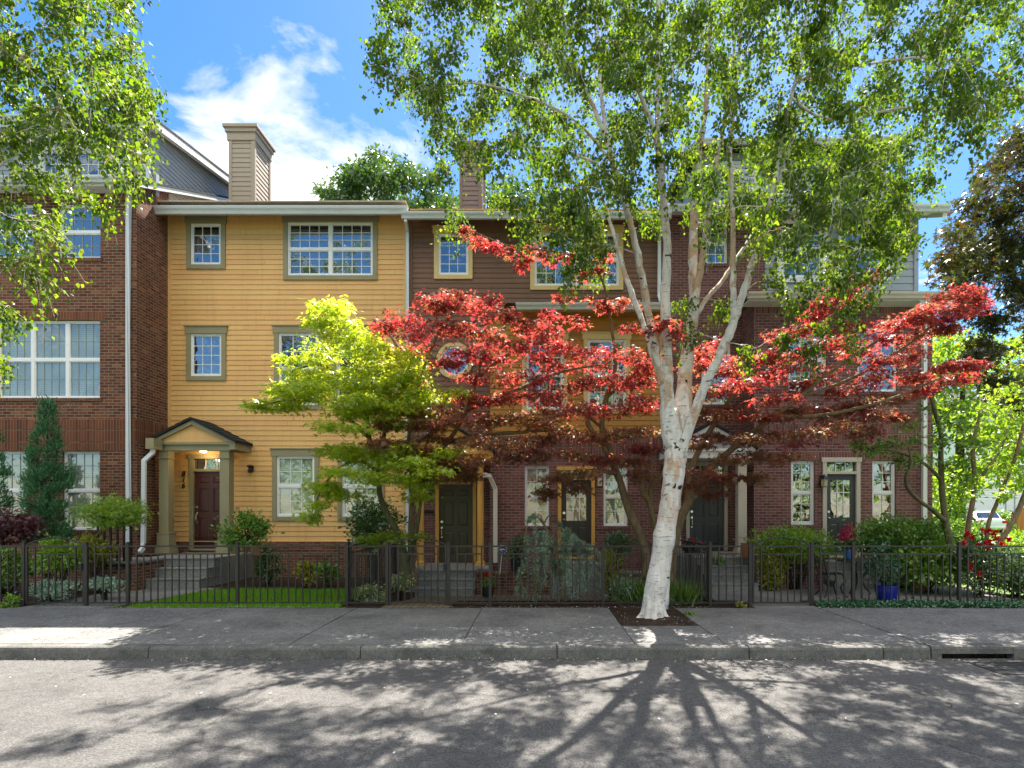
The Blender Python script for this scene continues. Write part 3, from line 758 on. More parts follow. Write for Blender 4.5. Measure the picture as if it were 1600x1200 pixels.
def text_mesh(root, s, x, z, y, size, mat, shear=0.0, name='house_number', rot=(R(90), 0, 0), ext=0.006):
    cu = bpy.data.curves.new('lettering', 'FONT'); cu.body = s; cu.size = size; cu.extrude = ext; cu.shear = shear
    cu.align_x = 'CENTER'; cu.align_y = 'CENTER'; cu.space_line = 0.82; cu.offset = 0.004
    to = bpy.data.objects.new('lettering', cu); COL.objects.link(to)
    dg = bpy.context.evaluated_depsgraph_get(); dg.update()
    me = bpy.data.meshes.new_from_object(to.evaluated_get(dg))
    bpy.data.objects.remove(to); bpy.data.curves.remove(cu)
    o = link_mesh(name, me, M[mat], root)
    o.rotation_euler = rot; o.location = Vector((x, y, z)) - Vector(root_loc(root))
    return o

# ================================================================== HOUSES
Z_S = 0.15                                         # top of the sidewalk

# ------------------------------------------------------------------ red brick townhouse on the left
def house_red():
    dA = 13.8
    xe = -9.58
    r = thing('townhouse', 'red brick townhouse with three storeys of bare-framed windows and a grey top floor', 'townhouse', (-12.5, dA, Z_S), 'row of townhouses')
    ops = []
    W_ = lambda px, **k: ops.append(window(r, px, dA, cols=k.pop('cols', 4), rows=k.pop('rows', 3), recess=0.07, sill='brick_red_soldier', grille='grille', **k))
    W_((97, 156, 705, 828), dh=True, glass='glass_blind', lintel=None); W_((-18, 43, 705, 828), dh=True, glass='glass_blind')
    W_((-7, 156, 500, 622), units=3, dh=True, rows=2, cols=4, glass='glass_blind', lintel='brick_red_soldier')
    W_((90, 157, 318, 403), dh=True, rows=2, glass='glass_blind_dark'); W_((-16, 52, 318, 403), dh=True, rows=2, glass='glass_blind_dark')
    m = MB(); zt = 9.60
    plate(m, -17, xe, Z_S-0.3, zt, dA, ops, 0.13)
    # side wall, following the slope of the lower roof
    ys = [dA, 14.5, 15.25]
    rake = lambda y: 9.68 + 0.44*(y - dA)
    for a, b in zip(ys, ys[1:]): m.face([(xe,a,Z_S-0.3),(xe,b,Z_S-0.3),(xe,b,rake(b)),(xe,a,rake(a))])
    m.face([(-17,dA,Z_S-.3),(-17,dA,zt),(-17,24,zt),(-17,24,Z_S-.3)])
    m.face([(-17,24,Z_S-.3),(-17,24,zt),(xe,24,zt),(xe,24,Z_S-.3)])
    m.build('wall', M['brick_red'], r)
    for ya, yb in ((655, 671), (672, 690)):
        s = MB(); soldier(s, -17, xe+0.008, ZZ(yb, dA), ZZ(ya, dA), dA)
        za, zb = ZZ(yb, dA), ZZ(ya, dA)
        for q in ([(xe+.008,dA-.008,za),(xe+.008,15,za),(xe+.008,15,zb),(xe+.008,dA-.008,zb)],):
            s.face(q, [((p[2]-za)*0.203/(zb-za), p[1]) for p in q])
        s.build('soldier_course', M['brick_red_soldier'], r)
    s = MB(); soldier(s, -17, xe, ZZ(704, dA), ZZ(691.5, dA), dA)
    s.build('soldier_course', M['brick_red_soldier'], r)
    # lower roof, its raking edge climbing over the side wall
    roof_slab(r, -17.2, xe+0.12, 13.45, 9.62, 20, 9.62+0.44*6.55, 0.04)
    b = MB(); b.prism([(13.45, 9.575), (20, 9.575+0.44*6.55), (20, 9.45+0.44*6.55), (13.45, 9.45)], 'x', xe-0.02, xe+0.10)
    b.box(-17.2, xe-0.021, 13.45, 13.75, 9.43, 9.57)
    b.build('rake_board', M['white_trim'], r)
    gutter(r, -17.2, xe+0.13, 13.448, 9.61)
    sd = MB()
    siding(sd, (xe, 0, 0), (0,1,0), (1,0,0), 9.0, 12.2, lambda z: (max(15.0, dA + (z-9.60)/0.44), 20.0), pitch=0.10)
    sd.build('side_wall', M['cream_siding'], r)
    # grey top floor set back
    dG = 14.5
    ops2 = [window(r, (66, 104, 236, 277), dG, cols=3, rows=2, trim='white_trim', tw=0.08, head=0.1, cap=False, glass='glass'),
            window(r, (118, 172, 236, 277), dG, cols=3, rows=2, trim='white_trim', tw=0.08, head=0.1, cap=False, glass='glass')]
    up = MB()
    siding(up, (0, dG, 0), (1,0,0), (0,-1,0), 9.75, 11.36, lambda z: (-17, xe), [(a-0.02, b+0.02, c-0.02, e+0.02) for a, b, c, e in ops2])
    siding(up, (xe, 0, 0), (0,1,0), (1,0,0), 9.7, 12.6, lambda z: (max(dG, 14.3+(z-11.36)/0.172), min(20.0, max(14.5, dA + (z-9.62)/0.44))), pitch=0.115)
    up.build('top_floor_wall', M['gray_siding'], r)
    c = MB(); c.box(xe-0.03, xe+0.035, dG-0.035, dG+0.08, 9.8, 11.37); c.build('corner_board', M['gray_siding'], r)
    roof_slab(r, -17.2, xe+0.25, 14.1, 11.47, 20.3, 11.47+0.172*6.2, 0.05)
    b = MB(); b.prism([(14.1, 11.415), (20.3, 11.415+0.172*6.2), (20.3, 11.24+0.172*6.2), (14.1, 11.24)], 'x', xe+0.12, xe+0.24)
    b.box(-17.2, xe+0.24, 14.1, 14.14, 11.25, 11.40); b.box(-17.2, xe+0.12, 14.14, 14.5, 11.36, 11.38)
    b.build('fascia', M['white_trim'], r)
    gutter(r, -17.2, xe+0.20, 14.098, 11.47)
    sp = MB()
    sp.duct([W(214, 208, 14.05), W(216, 218, 14.05), W(232, 240, 14.38), W(232, 283, 14.38)], 0.085, 0.07)
    sp.duct([W(196, 288, 13.4), W(196, 294, 13.4), W(201, 306, 13.73), W(201, 868, 13.73)], 0.10, 0.07)
    sp.build('downspout', M['spout_white'], r)
    return r
house_red()

# ------------------------------------------------------------------ yellow townhouse
def house_yellow():
    d = 15.0; x0, x1 = -9.58, -3.36
    r = thing('townhouse', 'yellow clapboard townhouse with olive window trims and a small gabled porch', 'townhouse', (-6.5, d, Z_S), 'row of townhouses')
    ops = []
    kw = dict(trim='olive_trim', tw=0.115, head=0.18)
    def w(px, **k):
        a = dict(kw); a.update(k); o = window(r, px, d, **a); t = a['tw']
        ops.append((o[0]-t+0.02, o[1]+t-0.02, o[2]-t+0.02, o[3]+0.15))
    w((299, 346, 350, 414)); w((299, 347, 522, 588))
    w((450, 583, 348, 431), units=2, dh=True, cols=4, rows=3, glass='glass_blind_dark')
    w((436, 497, 521, 633), dh=True, cols=3, rows=2); w((526, 586, 521, 633), dh=True, cols=3, rows=2)
    w((433, 492, 713, 807), dh=True, cols=3, rows=2, glass='glass_blind'); w((535, 594, 713, 807), dh=True, cols=3, rows=2, glass='glass_blind')
    od = six_panel_door(r, (303, 356, 737, 857), d, 'door_maroon', 'left', 'olive_trim', transom=717, fw=0.10)
    ops.append((od[0]+0.02, od[1]-0.02, od[2]-0.1, od[3]-0.02))
    z0, z1 = ZZ(846, d), ZZ(328, d)
    m = MB(); siding(m, (0, d, 0), (1,0,0), (0,-1,0), z0, z1, lambda z: (x0+0.06, x1), ops)
    m.box(x0, x1, d+0.12, d+0.14, 0.0, z1)
    m.build('wall', M['yellow_siding'], r)
    bk = MB(); plate(bk, x0, x1, -0.2, z0-0.005, d-0.045, [(od[0], od[1], 0.5, 1.2)], 0.05); bk.face([(x0,d-.045,z0-.005),(x1,d-.045,z0-.005),(x1,d,z0-.005),(x0,d,z0-.005)])
    bk.build('foundation', M['brick_red'], r)
    c = MB(); c.box(x0, x0+0.075, d-0.03, d+0.02, z0, z1); c.box(x1-0.09, x1+0.005, d-0.03, d+0.02, z0, z1)
    c.box(x0+0.076, x1-0.091, d-0.028, d+0.015, z0-0.004, z0+0.012)
    c.build('corner_board', M['yellow_siding'], r)
    # roof
    ye, ze = 14.55, 9.47; yr = 20.5; zr = ze + 0.48*(yr-ye)
    rf = roof_slab(r, x0-0.06, x1+0.17, ye, ze, yr, zr, 0.05, yc=26.4, zc=ze)
    f = MB()
    f.prism([(ye, ze-0.055), (yr, zr-0.055), (yr, zr-0.24), (ye, ze-0.24)], 'x', x1+0.06, x1+0.155)
    f.box(x0, x1+0.06, ye, d+0.02, z1-0.02, z1)
    f.build('fascia', M['cream_siding'], r)
    g = MB(); g.face([(x1,d+0.14,8.9),(x1,26,8.9),(x1,yr,zr-0.06),(x1,d+0.14,ze+0.15)]); g.build('side_wall', M['yellow_siding'], r)
    gutter(r, x0-0.08, x1+0.13, ye-0.003, 9.50, h=0.19)
    # chimney behind the eave
    ch = MB(); yc0, yc1 = 16.4, 17.35; cx0, cx1 = XX(358, yc0), XX(397.5, yc0)
    zt = ZZ(220, yc0)
    siding(ch, (0, yc0, 0), (1,0,0), (0,-1,0), 9.6, zt, lambda z: (cx0+0.08, cx1-0.08), pitch=0.135)
    siding(ch, (cx1, 0, 0), (0,1,0), (1,0,0), 9.6, zt, lambda z: (yc0+0.06, yc1-0.06), pitch=0.135)
    for xx in (cx0, cx1-0.085): ch.box(xx, xx+0.085, yc0-0.025, yc0+0.05, 9.6, zt)
    for yy in (yc0-0.024, yc1-0.06): ch.box(cx1-0.05, cx1+0.026, yy, yy+0.085, 9.6, zt)
    ch.box(cx0+0.01, cx1-0.01, yc0+0.01, yc1-0.01, 9.6, zt)
    chim = ch.build('chimney', M['taupe_siding'], rf)
    cp = MB()
    for k, (e, a, b) in enumerate(((0.045, 0.0, 0.22), (0.085, 0.22, 0.33), (0.13, 0.33, 0.42))):
        cp.box(cx0-e, cx1+e, yc0-e, yc1+e, zt+a+0.001*k, zt+b)
    cp.build('chimney_cap', M['taupe_siding'], rf, bevel=0.008)
    fl = MB(); fl.lathe(((cx0+cx1)/2+0.17, yc0+0.45, zt+0.42), [(0.11,0),(0.11,0.05),(0.15,0.06),(0.15,0.14),(0.03,0.17)], 16); fl.build('flue', M['iron'], rf)
    # downspout at the right corner
    sp = MB(); sp.duct([W(634, 330, 14.48), W(634, 345, 14.48), W(637, 362, 14.9), W(637, 866, 14.9)], 0.085, 0.07); sp.build('downspout', M['spout_white'], r)
    # porch
    yf = 14.28; zf = ZZ(866, yf)
    p = gable_porch(r, XX(244, yf), XX(361, yf), yf-0.02, d, ZZ(704, yf), ZZ(693, yf), ZZ(657, yf), 0.14, 'olive_trim', 'yellow_siding', True, True)
    for x in (255, 350): square_column(p, XX(x, yf), yf+0.13, zf, ZZ(704, yf), 0.235, 'olive_trim')
    b = MB(); xl = XX(231, 13.95)
    b.box(xl, xl+0.20, 13.86, 14.2, ZZ(702, 13.95), ZZ(685, 13.95)); b.build('gutter_box', M['olive_trim'], p, bevel=0.006)
    sp = MB(); sp.duct([W(239, 702, 13.95), W(238, 708, 13.95), W(225, 720, 13.9), W(224, 848, 13.9), W(223, 857, 13.88), W(217, 864, 13.7)], 0.09, 0.07); sp.build('downspout', M['spout_white'], p)
    # landing and steps
    xs0, xs1 = XX(240, 13.6), XX(352, 13.6)
    steps(r, XX(226, 12.9), XX(322, 12.9), 12.62, 13.50, Z_S, zf-0.004, 3, 0.30)
    l = MB(); l.box(xs0, xs1, 13.48, d-0.06, -0.1, zf); l.build('landing', M['concrete'], r, bevel=0.008)
    # small fittings on the wall
    text_mesh(r, "8\n1\n6", XX(287, d), ZZ(750, d), d-0.026, 0.185, 'black_metal', 0.22)
    n = MB(); cx, cz = XX(394, d), ZZ(733, d)
    n.lathe((cx, d-0.09, cz), [(0.03,-0.10),(0.055,-0.085),(0.065,-0.02),(0.05,0.03)], 14)
    n.lathe((cx, d-0.10, cz+0.03), [(0.06,0.0),(0.085,0.02),(0.085,0.055),(0.02,0.075)], 14)
    n.tube([(cx, d-0.08, cz+0.07), (cx, d-0.015, cz+0.04)], 0.02, 8); n.box(cx-0.045, cx+0.045, d-0.03, d-0.012, cz-0.06, cz+0.08)
    n.build('wall_lamp', M['black_metal'], r)
    o = MB(); ox, oz = XX(371, d), ZZ(793, d); o.box(ox-0.045, ox+0.045, d-0.035, d-0.015, oz-0.03, oz+0.03); o.box(ox-0.03, ox-0.01, d-0.05, d-0.035, oz-0.018, oz+0.012); o.box(ox+0.008, ox+0.028, d-0.05, d-0.035, oz-0.018, oz+0.012)
    o.build('outlet', M['outlet'], r)
    return r
house_yellow()

# ------------------------------------------------------------------ brown townhouse in the middle
def house_brown():
    d = 15.0; x0, x1 = -3.34, 3.30; zg = -0.03
    dl = 14.2; xl0, xl1 = XX(766, dl), XX(1032, dl)
    r = thing('townhouse', 'brown clapboard townhouse with a round window, cream trims and brick ground floor', 'townhouse', (0, d, zg), 'row of townhouses')
    ops = []
    kw = dict(trim='cream_trim', tw=0.11, head=0.17)
    def w(px, **k):
        a = dict(kw); a.update(k); o = window(r, px, d, **a); t = a['tw']
        ops.append((o[0]-t+0.02, o[1]+t-0.02, o[2]-t+0.02, o[3]+0.14))
    w((685, 732, 366, 430), glass='glass'); w((835, 967, 365, 447), units=2, dh=True, cols=4, rows=2, glass='glass_blind_dark')
    z1 = ZZ(342, d); zb = ZZ(690, d); zmid = ZZ(474, d)
    # round window
    cx, cz = XX(710.5, d), ZZ(564, d)
    def ring(mb, r0, r1, y0, y1, n=40):
        for k in range(n):
            a0, a1 = 2*math.pi*k/n, 2*math.pi*(k+1)/n
            P = lambda rr, a, y: (cx+rr*math.cos(a), y, cz+rr*math.sin(a))
            mb.face([P(r0,a0,y0),P(r0,a1,y0),P(r1,a1,y0),P(r1,a0,y0)]); mb.face([P(r1,a0,y0),P(r1,a1,y0),P(r1,a1,y1),P(r1,a0,y1)])
            mb.face([P(r0,a1,y0),P(r0,a0,y0),P(r0,a0,y1),P(r0,a1,y1)])
    q = MB(); ring(q, 0.33, 0.375, d-0.03, d+0.03)
    q.box(cx-0.33, cx+0.33, d-0.024, d-0.008, cz-0.009, cz+0.009); q.box(cx-0.009, cx+0.009, d-0.026, d-0.007, cz-0.33, cz+0.33)
    rw = q.build('round_window', M['vinyl'], r)
    q = MB(); ring(q, 0.376, 0.475, d-0.05, d+0.02); q.build('trim', M['cream_trim'], rw)
    q = MB(); q.face([(cx+0.34*math.cos(2*math.pi*k/40), d-0.004, cz+0.34*math.sin(2*math.pi*k/40)) for k in range(40)]); q.build('pane', M['glass'], rw)
    ops.append((cx-0.3, cx+0.3, cz-0.3, cz+0.3))
    m = MB()
    siding(m, (0, d, 0), (1,0,0), (0,-1,0), zmid, z1, lambda z: (x0+0.09, x1), ops)
    siding(m, (0, d, 0), (1,0,0), (0,-1,0), zb, zmid, lambda z: (x0+0.09, xl0+0.3), ops)
    m.box(x0, x1, d+0.12, d+0.14, zg, z1)
    m.build('wall', M['brown_siding'], r)
    c = MB(); c.box(x0+0.01, x0+0.12, d-0.035, d+0.02, zb, z1); c.box(x0+0.13, xl0, d-0.03, d+0.02, zb-0.14, zb); c.build('corner_board', M['brown_siding'], r)
    # projecting lower part: ochre boards above brick
    lops = []
    kl = dict(trim='cream_trim', tw=0.10, head=0.15)
    for px in ((822, 880, 531, 640), (918, 978, 531, 640)):
        o = window(r, px, dl, dh=True, cols=3, rows=2, glass='glass', **kl); lops.append((o[0]-0.08, o[1]+0.08, o[2]-0.08, o[3]+0.12))
    zsp = ZZ(682, dl); zlt = ZZ(492, dl)
    m = MB(); siding(m, (0, dl, 0), (1,0,0), (0,-1,0), zsp, zlt, lambda z: (xl0, xl1), lops); m.box(xl0, xl1, dl+0.12, dl+0.13, zsp, zlt)
    m.face([(xl1,dl,zsp),(xl1,d,zsp),(xl1,d,zlt),(xl1,dl,zlt)]); m.face([(xl0,d,zsp),(xl0,dl,zsp),(xl0,dl,zlt),(xl0,d,zlt)])
    m.build('bay_wall', M['ochre_siding'], r)
    bops = [window(r, (820, 858, 728, 822), dl, dh=True, cols=2, rows=2, recess=0.06, glass='glass_beige', sill='brick_purple_soldier'),
            window(r, (943, 981, 730, 822), dl, dh=True, cols=2, rows=2, recess=0.06, glass='glass_blind', sill='brick_purple_soldier')]
    od = six_panel_door(r, (877, 924, 750, 870), dl, 'door_umber', 'left', 'gold_trim', nine=True, glass='glass_beige', transom=735, fw=0.085)
    bops.append((od[0]+0.02, od[1]-0.02, od[2], od[3]-0.02))
    m = MB(); plate(m, xl0, xl1, zg-0.3, zsp-0.005, dl, bops, 0.12)
    m.face([(xl1,dl,zg-.3),(xl1,d,zg-.3),(xl1,d,zsp),(xl1,dl,zsp)]); m.face([(xl0,d,zg-.3),(xl0,dl,zg-.3),(xl0,dl,zsp),(xl0,d,zsp)])
    od2 = six_panel_door(r, (686, 739, 757, 880), d, 'door_olive', 'left', 'gold_trim', transom=743, fw=0.09)
    plate(m, x0, xl0, zg-0.3, zb-0.14, d, [(od2[0]+0.02, od2[1]-0.02, od2[2]-0.2, od2[3]-0.02)], 0.12)
    plate(m, xl1, 3.325, zg-0.3, zmid, d)
    m.build('brick_wall', M['brick_purple'], r)
    for za_, zb_ in ((ZZ(697, dl), zsp-0.006), (ZZ(713.5, dl), ZZ(698.5, dl))):
        s = MB(); soldier(s, xl0, xl1, za_, zb_, dl); s.build('soldier_course', M['brick_purple_soldier'], r)
    # skirt roof over the lower part
    ze = ZZ(476, 13.75)
    rf2 = roof_slab(r, xl0-0.05+XX(806, 13.75)-XX(766, 13.75), xl1+0.12, 13.75, ze, d-0.001, ze+0.26, 0.06, name='skirt_roof')
    gutter(r, XX(806, 13.7), xl1+0.16, 13.748, ze+0.01, h=0.15)
    q = MB(); q.box(XX(806, 13.75)+0.02, xl1+0.1, 13.75, dl+0.0, ze-0.17, ze-0.14); q.build('soffit', M['ochre_siding'], r)
    # main roof
    ye, zE = 14.5, ZZ(335, 14.5); yr = 20.5; zr = zE + 0.48*(yr-ye)
    rf = roof_slab(r, x0+0.18, x1+0.05, ye, zE, yr, zr, 0.05, yc=26.4, zc=zE)
    gutter(r, XX(627, 14.4), x1+0.08, ye-0.003, zE+0.02, h=0.16)
    q = MB(); q.box(x0+0.16, x1, ye, d+0.02, z1-0.02, z1); q.build('fascia', M['gold_trim'], r)
    # chimney
    ch = MB(); yc0, yc1 = 16.4, 17.5; cx0, cx1 = XX(718, yc0), XX(752, yc0); zt = ZZ(247, yc0)
    siding(ch, (0, yc0, 0), (1,0,0), (0,-1,0), 9.2, zt, lambda z: (cx0+0.08, cx1-0.08), pitch=0.135)
    siding(ch, (cx1, 0, 0), (0,1,0), (1,0,0), 9.2, zt, lambda z: (yc0+0.06, yc1-0.06), pitch=0.135)
    for xx in (cx0, cx1-0.085): ch.box(xx, xx+0.085, yc0-0.025, yc0+0.05, 9.2, zt)
    for yy in (yc0-0.024, yc1-0.06): ch.box(cx1-0.05, cx1+0.026, yy, yy+0.085, 9.2, zt)
    ch.box(cx0+0.01, cx1-0.01, yc0+0.01, yc1-0.01, 9.2, zt)
    ch.build('chimney', M['mauve_siding'], rf)
    cp = MB()
    for k, (e, a, b) in enumerate(((0.04, 0.0, 0.22), (0.08, 0.22, 0.34), (0.12, 0.34, 0.43))): cp.box(cx0-e, cx1+e, yc0-e, yc1+e, zt+a+0.001*k, zt+b)
    cp.build('chimney_cap', M['mauve_siding'], rf, bevel=0.008)
    sp = MB()
    sp.duct([W(1033, 345, 14.45), W(1033, 356, 14.45), W(1030, 372, 14.9), W(1030, 462, 14.9), W(1033, 474, 14.4)], 0.085, 0.07)
    sp.build('downspout', M['spout_white'], r)
    sp = MB(); sp.duct([W(757, 742, 13.9), W(765, 744, 14.05), W(774, 764, 14.12), W(774, 879, 14.12)], 0.105, 0.075)
    sp.build('downspout', M['spout_cream'], r)
    # porch with round columns
    yf = 14.1; zf = ZZ(884, yf); zc = ZZ(722, yf)
    p = gable_porch(r, XX(640, yf), XX(764, yf), yf-0.02, d, zc, ZZ(708, yf), ZZ(664, yf), 0.10, 'gold_trim', 'yellow_siding', True, False)
    for x in (655, 750): round_column(p, XX(x, yf), yf+0.14, zf, zc, 0.088, 'gold_trim')
    l = MB(); l.box(XX(640, 13.5), XX(768, 13.7), 13.42, d-0.06, zg-0.3, zf); l.build('landing', M['concrete'], r, bevel=0.008)
    steps(r, XX(652, 13.0), XX(743, 13.0), 12.72, 13.44, -0.04, zf-0.012, 3, 0.26)
    st = MB(); st.box(XX(868, 13.9), XX(932, 13.9), 13.35, dl-0.02, zg-0.3, ZZ(872, dl)-0.06); st.box(XX(862, 13.9), XX(938, 13.9), 12.95, 13.35, zg-0.3, ZZ(872, dl)-0.24)
    st.build('back_step', M['concrete'], r, bevel=0.008)
    text_mesh(r, "8\n0\n6", XX(673.5, d), ZZ(769, d), d-0.008, 0.22, 'black_metal', 0.2)
    k = MB(); kx, kz = XX(672, d), ZZ(799, d); k.box(kx-0.16, kx+0.10, d-0.05, d-0.002, kz-0.035, kz+0.03); k.build('mail_slot', M['black_metal'], r)
    n = MB(); nx, nz = XX(714, d), ZZ(737, d); n.lathe((nx, d-0.14, nz-0.08), [(0.02,0),(0.07,0.02),(0.09,0.12),(0.05,0.17),(0.01,0.2)], 12); n.tube([(nx, d-0.14, nz+0.1), (nx, d-0.02, nz+0.12)], 0.015, 8); n.build('porch_lantern', M['black_metal'], r)
    n = MB(); nx, nz = XX(936, dl), ZZ(753, dl); n.box(nx-0.05, nx+0.05, dl-0.15, dl-0.002, nz-0.11, nz+0.09); n.build('door_lantern', M['lantern_glass'], r)
    return r
house_brown()

# ------------------------------------------------------------------ purple brick and grey townhouse on the right
def house_gray():
    d = 15.0; dl = 14.2; x0, xm, x1 = 3.32, XX(1177, 15), XX(1432, 15)
    xr = XX(1457, dl)
    r = thing('townhouse', 'end townhouse in purple brick with grey siding and white-trimmed windows on top', 'townhouse', (6.8, d, Z_S), 'row of townhouses')
    ops = [window(r, (1102, 1137, 345, 412), d, cols=2, rows=2, dh=True, recess=0.06, glass='glass', sill='brick_purple_soldier'),
           window(r, (1096, 1142, 535, 632), d, cols=2, rows=2, dh=True, recess=0.06, glass='glass', sill='brick_purple_soldier')]
    od = six_panel_door(r, (1077, 1131, 745, 864), d, 'door_gray', 'left', 'beige_trim', transom=728, fw=0.09)
    ops.append((od[0]+0.02, od[1]-0.02, od[2]-0.2, od[3]-0.02))
    zt = ZZ(335, d)
    m = MB(); plate(m, x0, xm+0.3, -0.2, zt, d, ops, 0.12)
    lops = [window(r, (1236, 1273, 720, 820), dl, cols=2, rows=3, dh=True, recess=0.05, glass='glass', frame='white_trim', fw=0.055, sill='brick_purple_soldier'),
            window(r, (1363, 1400, 720, 820), dl, cols=2, rows=3, dh=True, recess=0.05, glass='glass', frame='white_trim', fw=0.055, sill='brick_purple_soldier'),
            window(r, (1232, 1292, 512, 612), dl, cols=3, rows=2, dh=True, recess=0.05, glass='glass', sill='brick_purple_soldier', lintel='brick_purple_soldier'),
            window(r, (1340, 1402, 512, 612), dl, cols=3, rows=2, dh=True, recess=0.05, glass='glass', sill='brick_purple_soldier', lintel='brick_purple_soldier')]
    od2 = six_panel_door(r, (1291, 1337, 741, 868), dl, 'door_gray', 'left', 'beige_trim', nine=True, glass='glass', transom=722, fw=0.10)
    lops.append((od2[0]+0.02, od2[1]-0.02, od2[2], od2[3]-0.02))
    zl = ZZ(470, dl); xl = XX(1178, dl)
    plate(m, xl, xr, -0.2, zl, dl, lops, 0.12)
    m.face([(xr,dl,-.2),(xr,26,-.2),(xr,26,zl),(xr,dl,zl)]); m.face([(xl,d,-.2),(xl,dl,-.2),(xl,dl,zl),(xl,d,zl)])
    m.build('wall', M['brick_purple'], r)
    for ya, yb in ((662, 677), (678.5, 693), (706, 718.5), (476, 490)):
        s = MB(); soldier(s, xl, xr+0.008, ZZ(yb, dl), ZZ(ya, dl), dl); s.build('soldier_course', M['brick_purple_soldier'], r)
    # grey upper storey
    uops = []
    for px in ((1221, 1284, 345, 434), (1317, 1382, 345, 430)):
        o = window(r, px, d, cols=3, rows=2, dh=True, trim='white_trim', tw=0.13, head=0.15, cap=False, glass='glass'); uops.append((o[0]-0.1, o[1]+0.1, o[2]-0.1, o[3]+0.12))
    u = MB(); zu = ZZ(466, d)
    siding(u, (0, d, 0), (1,0,0), (0,-1,0), zu, zt, lambda z: (xm+0.3, x1), uops, pitch=0.19)
    u.box(xm+0.3, x1, d+0.12, d+0.13, zu, zt); u.face([(x1,d,zu),(x1,26,zu),(x1,26,zt),(x1,d,zt)])
    # dormer storey set back on the roof
    dd = 16.2
    oD = window(r, (1130, 1182, 258, 296), dd, cols=2, rows=2, trim='white_trim', tw=0.08, head=0.08, cap=False, glass='glass')
    xa, xb = XX(1095, dd), XX(1345, dd)
    siding(u, (0, dd, 0), (1,0,0), (0,-1,0), 9.6, 11.9, lambda z: (xa, xb), [(oD[0]-0.06, oD[1]+0.06, oD[2]-0.06, oD[3]+0.06)], pitch=0.15)
    u.box(xa, xb, dd+0.13, dd+0.15, 9.6, 11.9); u.face([(xa,dd,9.6),(xa,dd,11.9),(xa,20,12.2),(xa,20,9.6)])
    u.build('upper_wall', M['gray_siding'], r)
    c = MB(); c.box(x1-0.08, x1+0.03, d-0.035, d+0.05, zu, zt); c.build('corner_board', M['gray_siding'], r); c = MB(); c.box(xa-0.03, xa+0.07, dd-0.03, dd+0.06, 9.6, 11.9); c.build('corner_board', M['gray_siding'], r)
    rf = roof_slab(r, xa-0.3, xb+0.3, dd-0.45, 11.95, 20, 12.6, 0.06, name='dormer_roof')
    gutter(r, xa-0.3, xb+0.3, dd-0.452, 11.97)
    ye, zE = 14.5, ZZ(324, 14.5)
    rf = roof_slab(r, x0-0.02, x1+0.45, ye, zE, 20.5, zE+0.48*6, 0.05, yc=26.4, zc=zE)
    f = MB(); f.prism([(ye, zE-0.055), (20.5, zE+2.88-0.055), (20.5, zE+2.88-0.25), (ye, zE-0.25)], 'x', x1+0.33, x1+0.44); f.box(x0, x1+0.33, ye, d+0.02, zt-0.02, zt); f.build('fascia', M['white_trim'], r)
    gutter(r, x0, x1+0.45, ye-0.003, zE+0.02, h=0.16)
    # chimney
    ch = MB(); yc0, yc1 = 16.6, 17.6; cx0, cx1 = XX(1338, yc0), XX(1384, yc0); zc = ZZ(245, yc0)
    siding(ch, (0, yc0, 0), (1,0,0), (0,-1,0), 9.6, zc, lambda z: (cx0, cx1), pitch=0.135)
    ch.box(cx0, cx1, yc0+0.01, yc1, 9.6, zc); ch.build('chimney', M['gray_siding'], rf)
    cp = MB()
    for k, (e, a, b) in enumerate(((0.2, 0.0, 0.2), (0.45, 0.2, 0.30), (0.62, 0.30, 0.40))): cp.box(cx0-e, cx1+e, yc0-e*0.5, yc1+e*0.5, zc+a+0.001*k, zc+b)
    cp.build('chimney_cap', M['gray_siding'], rf, bevel=0.008)
    # skirt roof and its gutter
    ze = ZZ(457, 13.7)
    roof_slab(r, XX(1169, 13.75), xr+0.18, 13.75, ze, d-0.001, ze+0.30, 0.07, name='skirt_roof')
    gutter(r, XX(1168, 13.7), xr+0.2, 13.748, ze+0.0, mat='beige_trim', h=0.15)
    q = MB(); q.box(XX(1170, 13.75), xr+0.15, 13.75, dl, ze-0.17, ze-0.14); q.build('soffit', M['white_trim'], r)
    sp = MB(); sp.duct([W(1440, 470, 13.7), W(1440, 478, 13.7), W(1444, 492, 14.12), W(1444, 862, 14.12)], 0.105, 0.075); sp.build('downspout', M['white_trim'], r)
    # porch
    yf = 13.4; zf = ZZ(868, yf); zb = ZZ(716, yf)
    p = gable_porch(r, XX(1047, yf), XX(1173, yf), yf-0.02, d, zb, ZZ(703, yf), ZZ(664, yf), 0.08, 'white_trim', 'gray_siding', False)
    for x in (1058, 1161): square_column(p, XX(x, yf), yf+0.13, zf, zb, 0.20, 'beige_trim', False)
    l = MB(); l.box(XX(1040, yf), XX(1176, yf), 13.12, d-0.06, -0.2, zf); l.build('landing', M['concrete'], r, bevel=0.008)
    steps(r, XX(1098, 12.6), XX(1173, 12.6), 12.15, 13.14, Z_S, zf-0.01, 4, 0.29)
    st = MB(); st.box(XX(1283, 13.9), XX(1352, 13.9), 13.5, dl-0.02, 0, ZZ(870, dl)-0.06); st.box(XX(1278, 13.7), XX(1357, 13.7), 13.15, 13.5, 0, 0.45); st.box(XX(1274, 13.7), XX(1361, 13.7), 12.8, 13.15, 0, 0.29); st.build('side_steps', M['concrete'], r, bevel=0.008)
    n = MB(); nx, nz = XX(1284, dl), ZZ(753, dl)
    n.lathe((nx, dl-0.13, nz-0.14), [(0.045,0),(0.075,0.03),(0.085,0.2)], 6); ln = n.build('door_lantern', M['lantern_glass'], r)
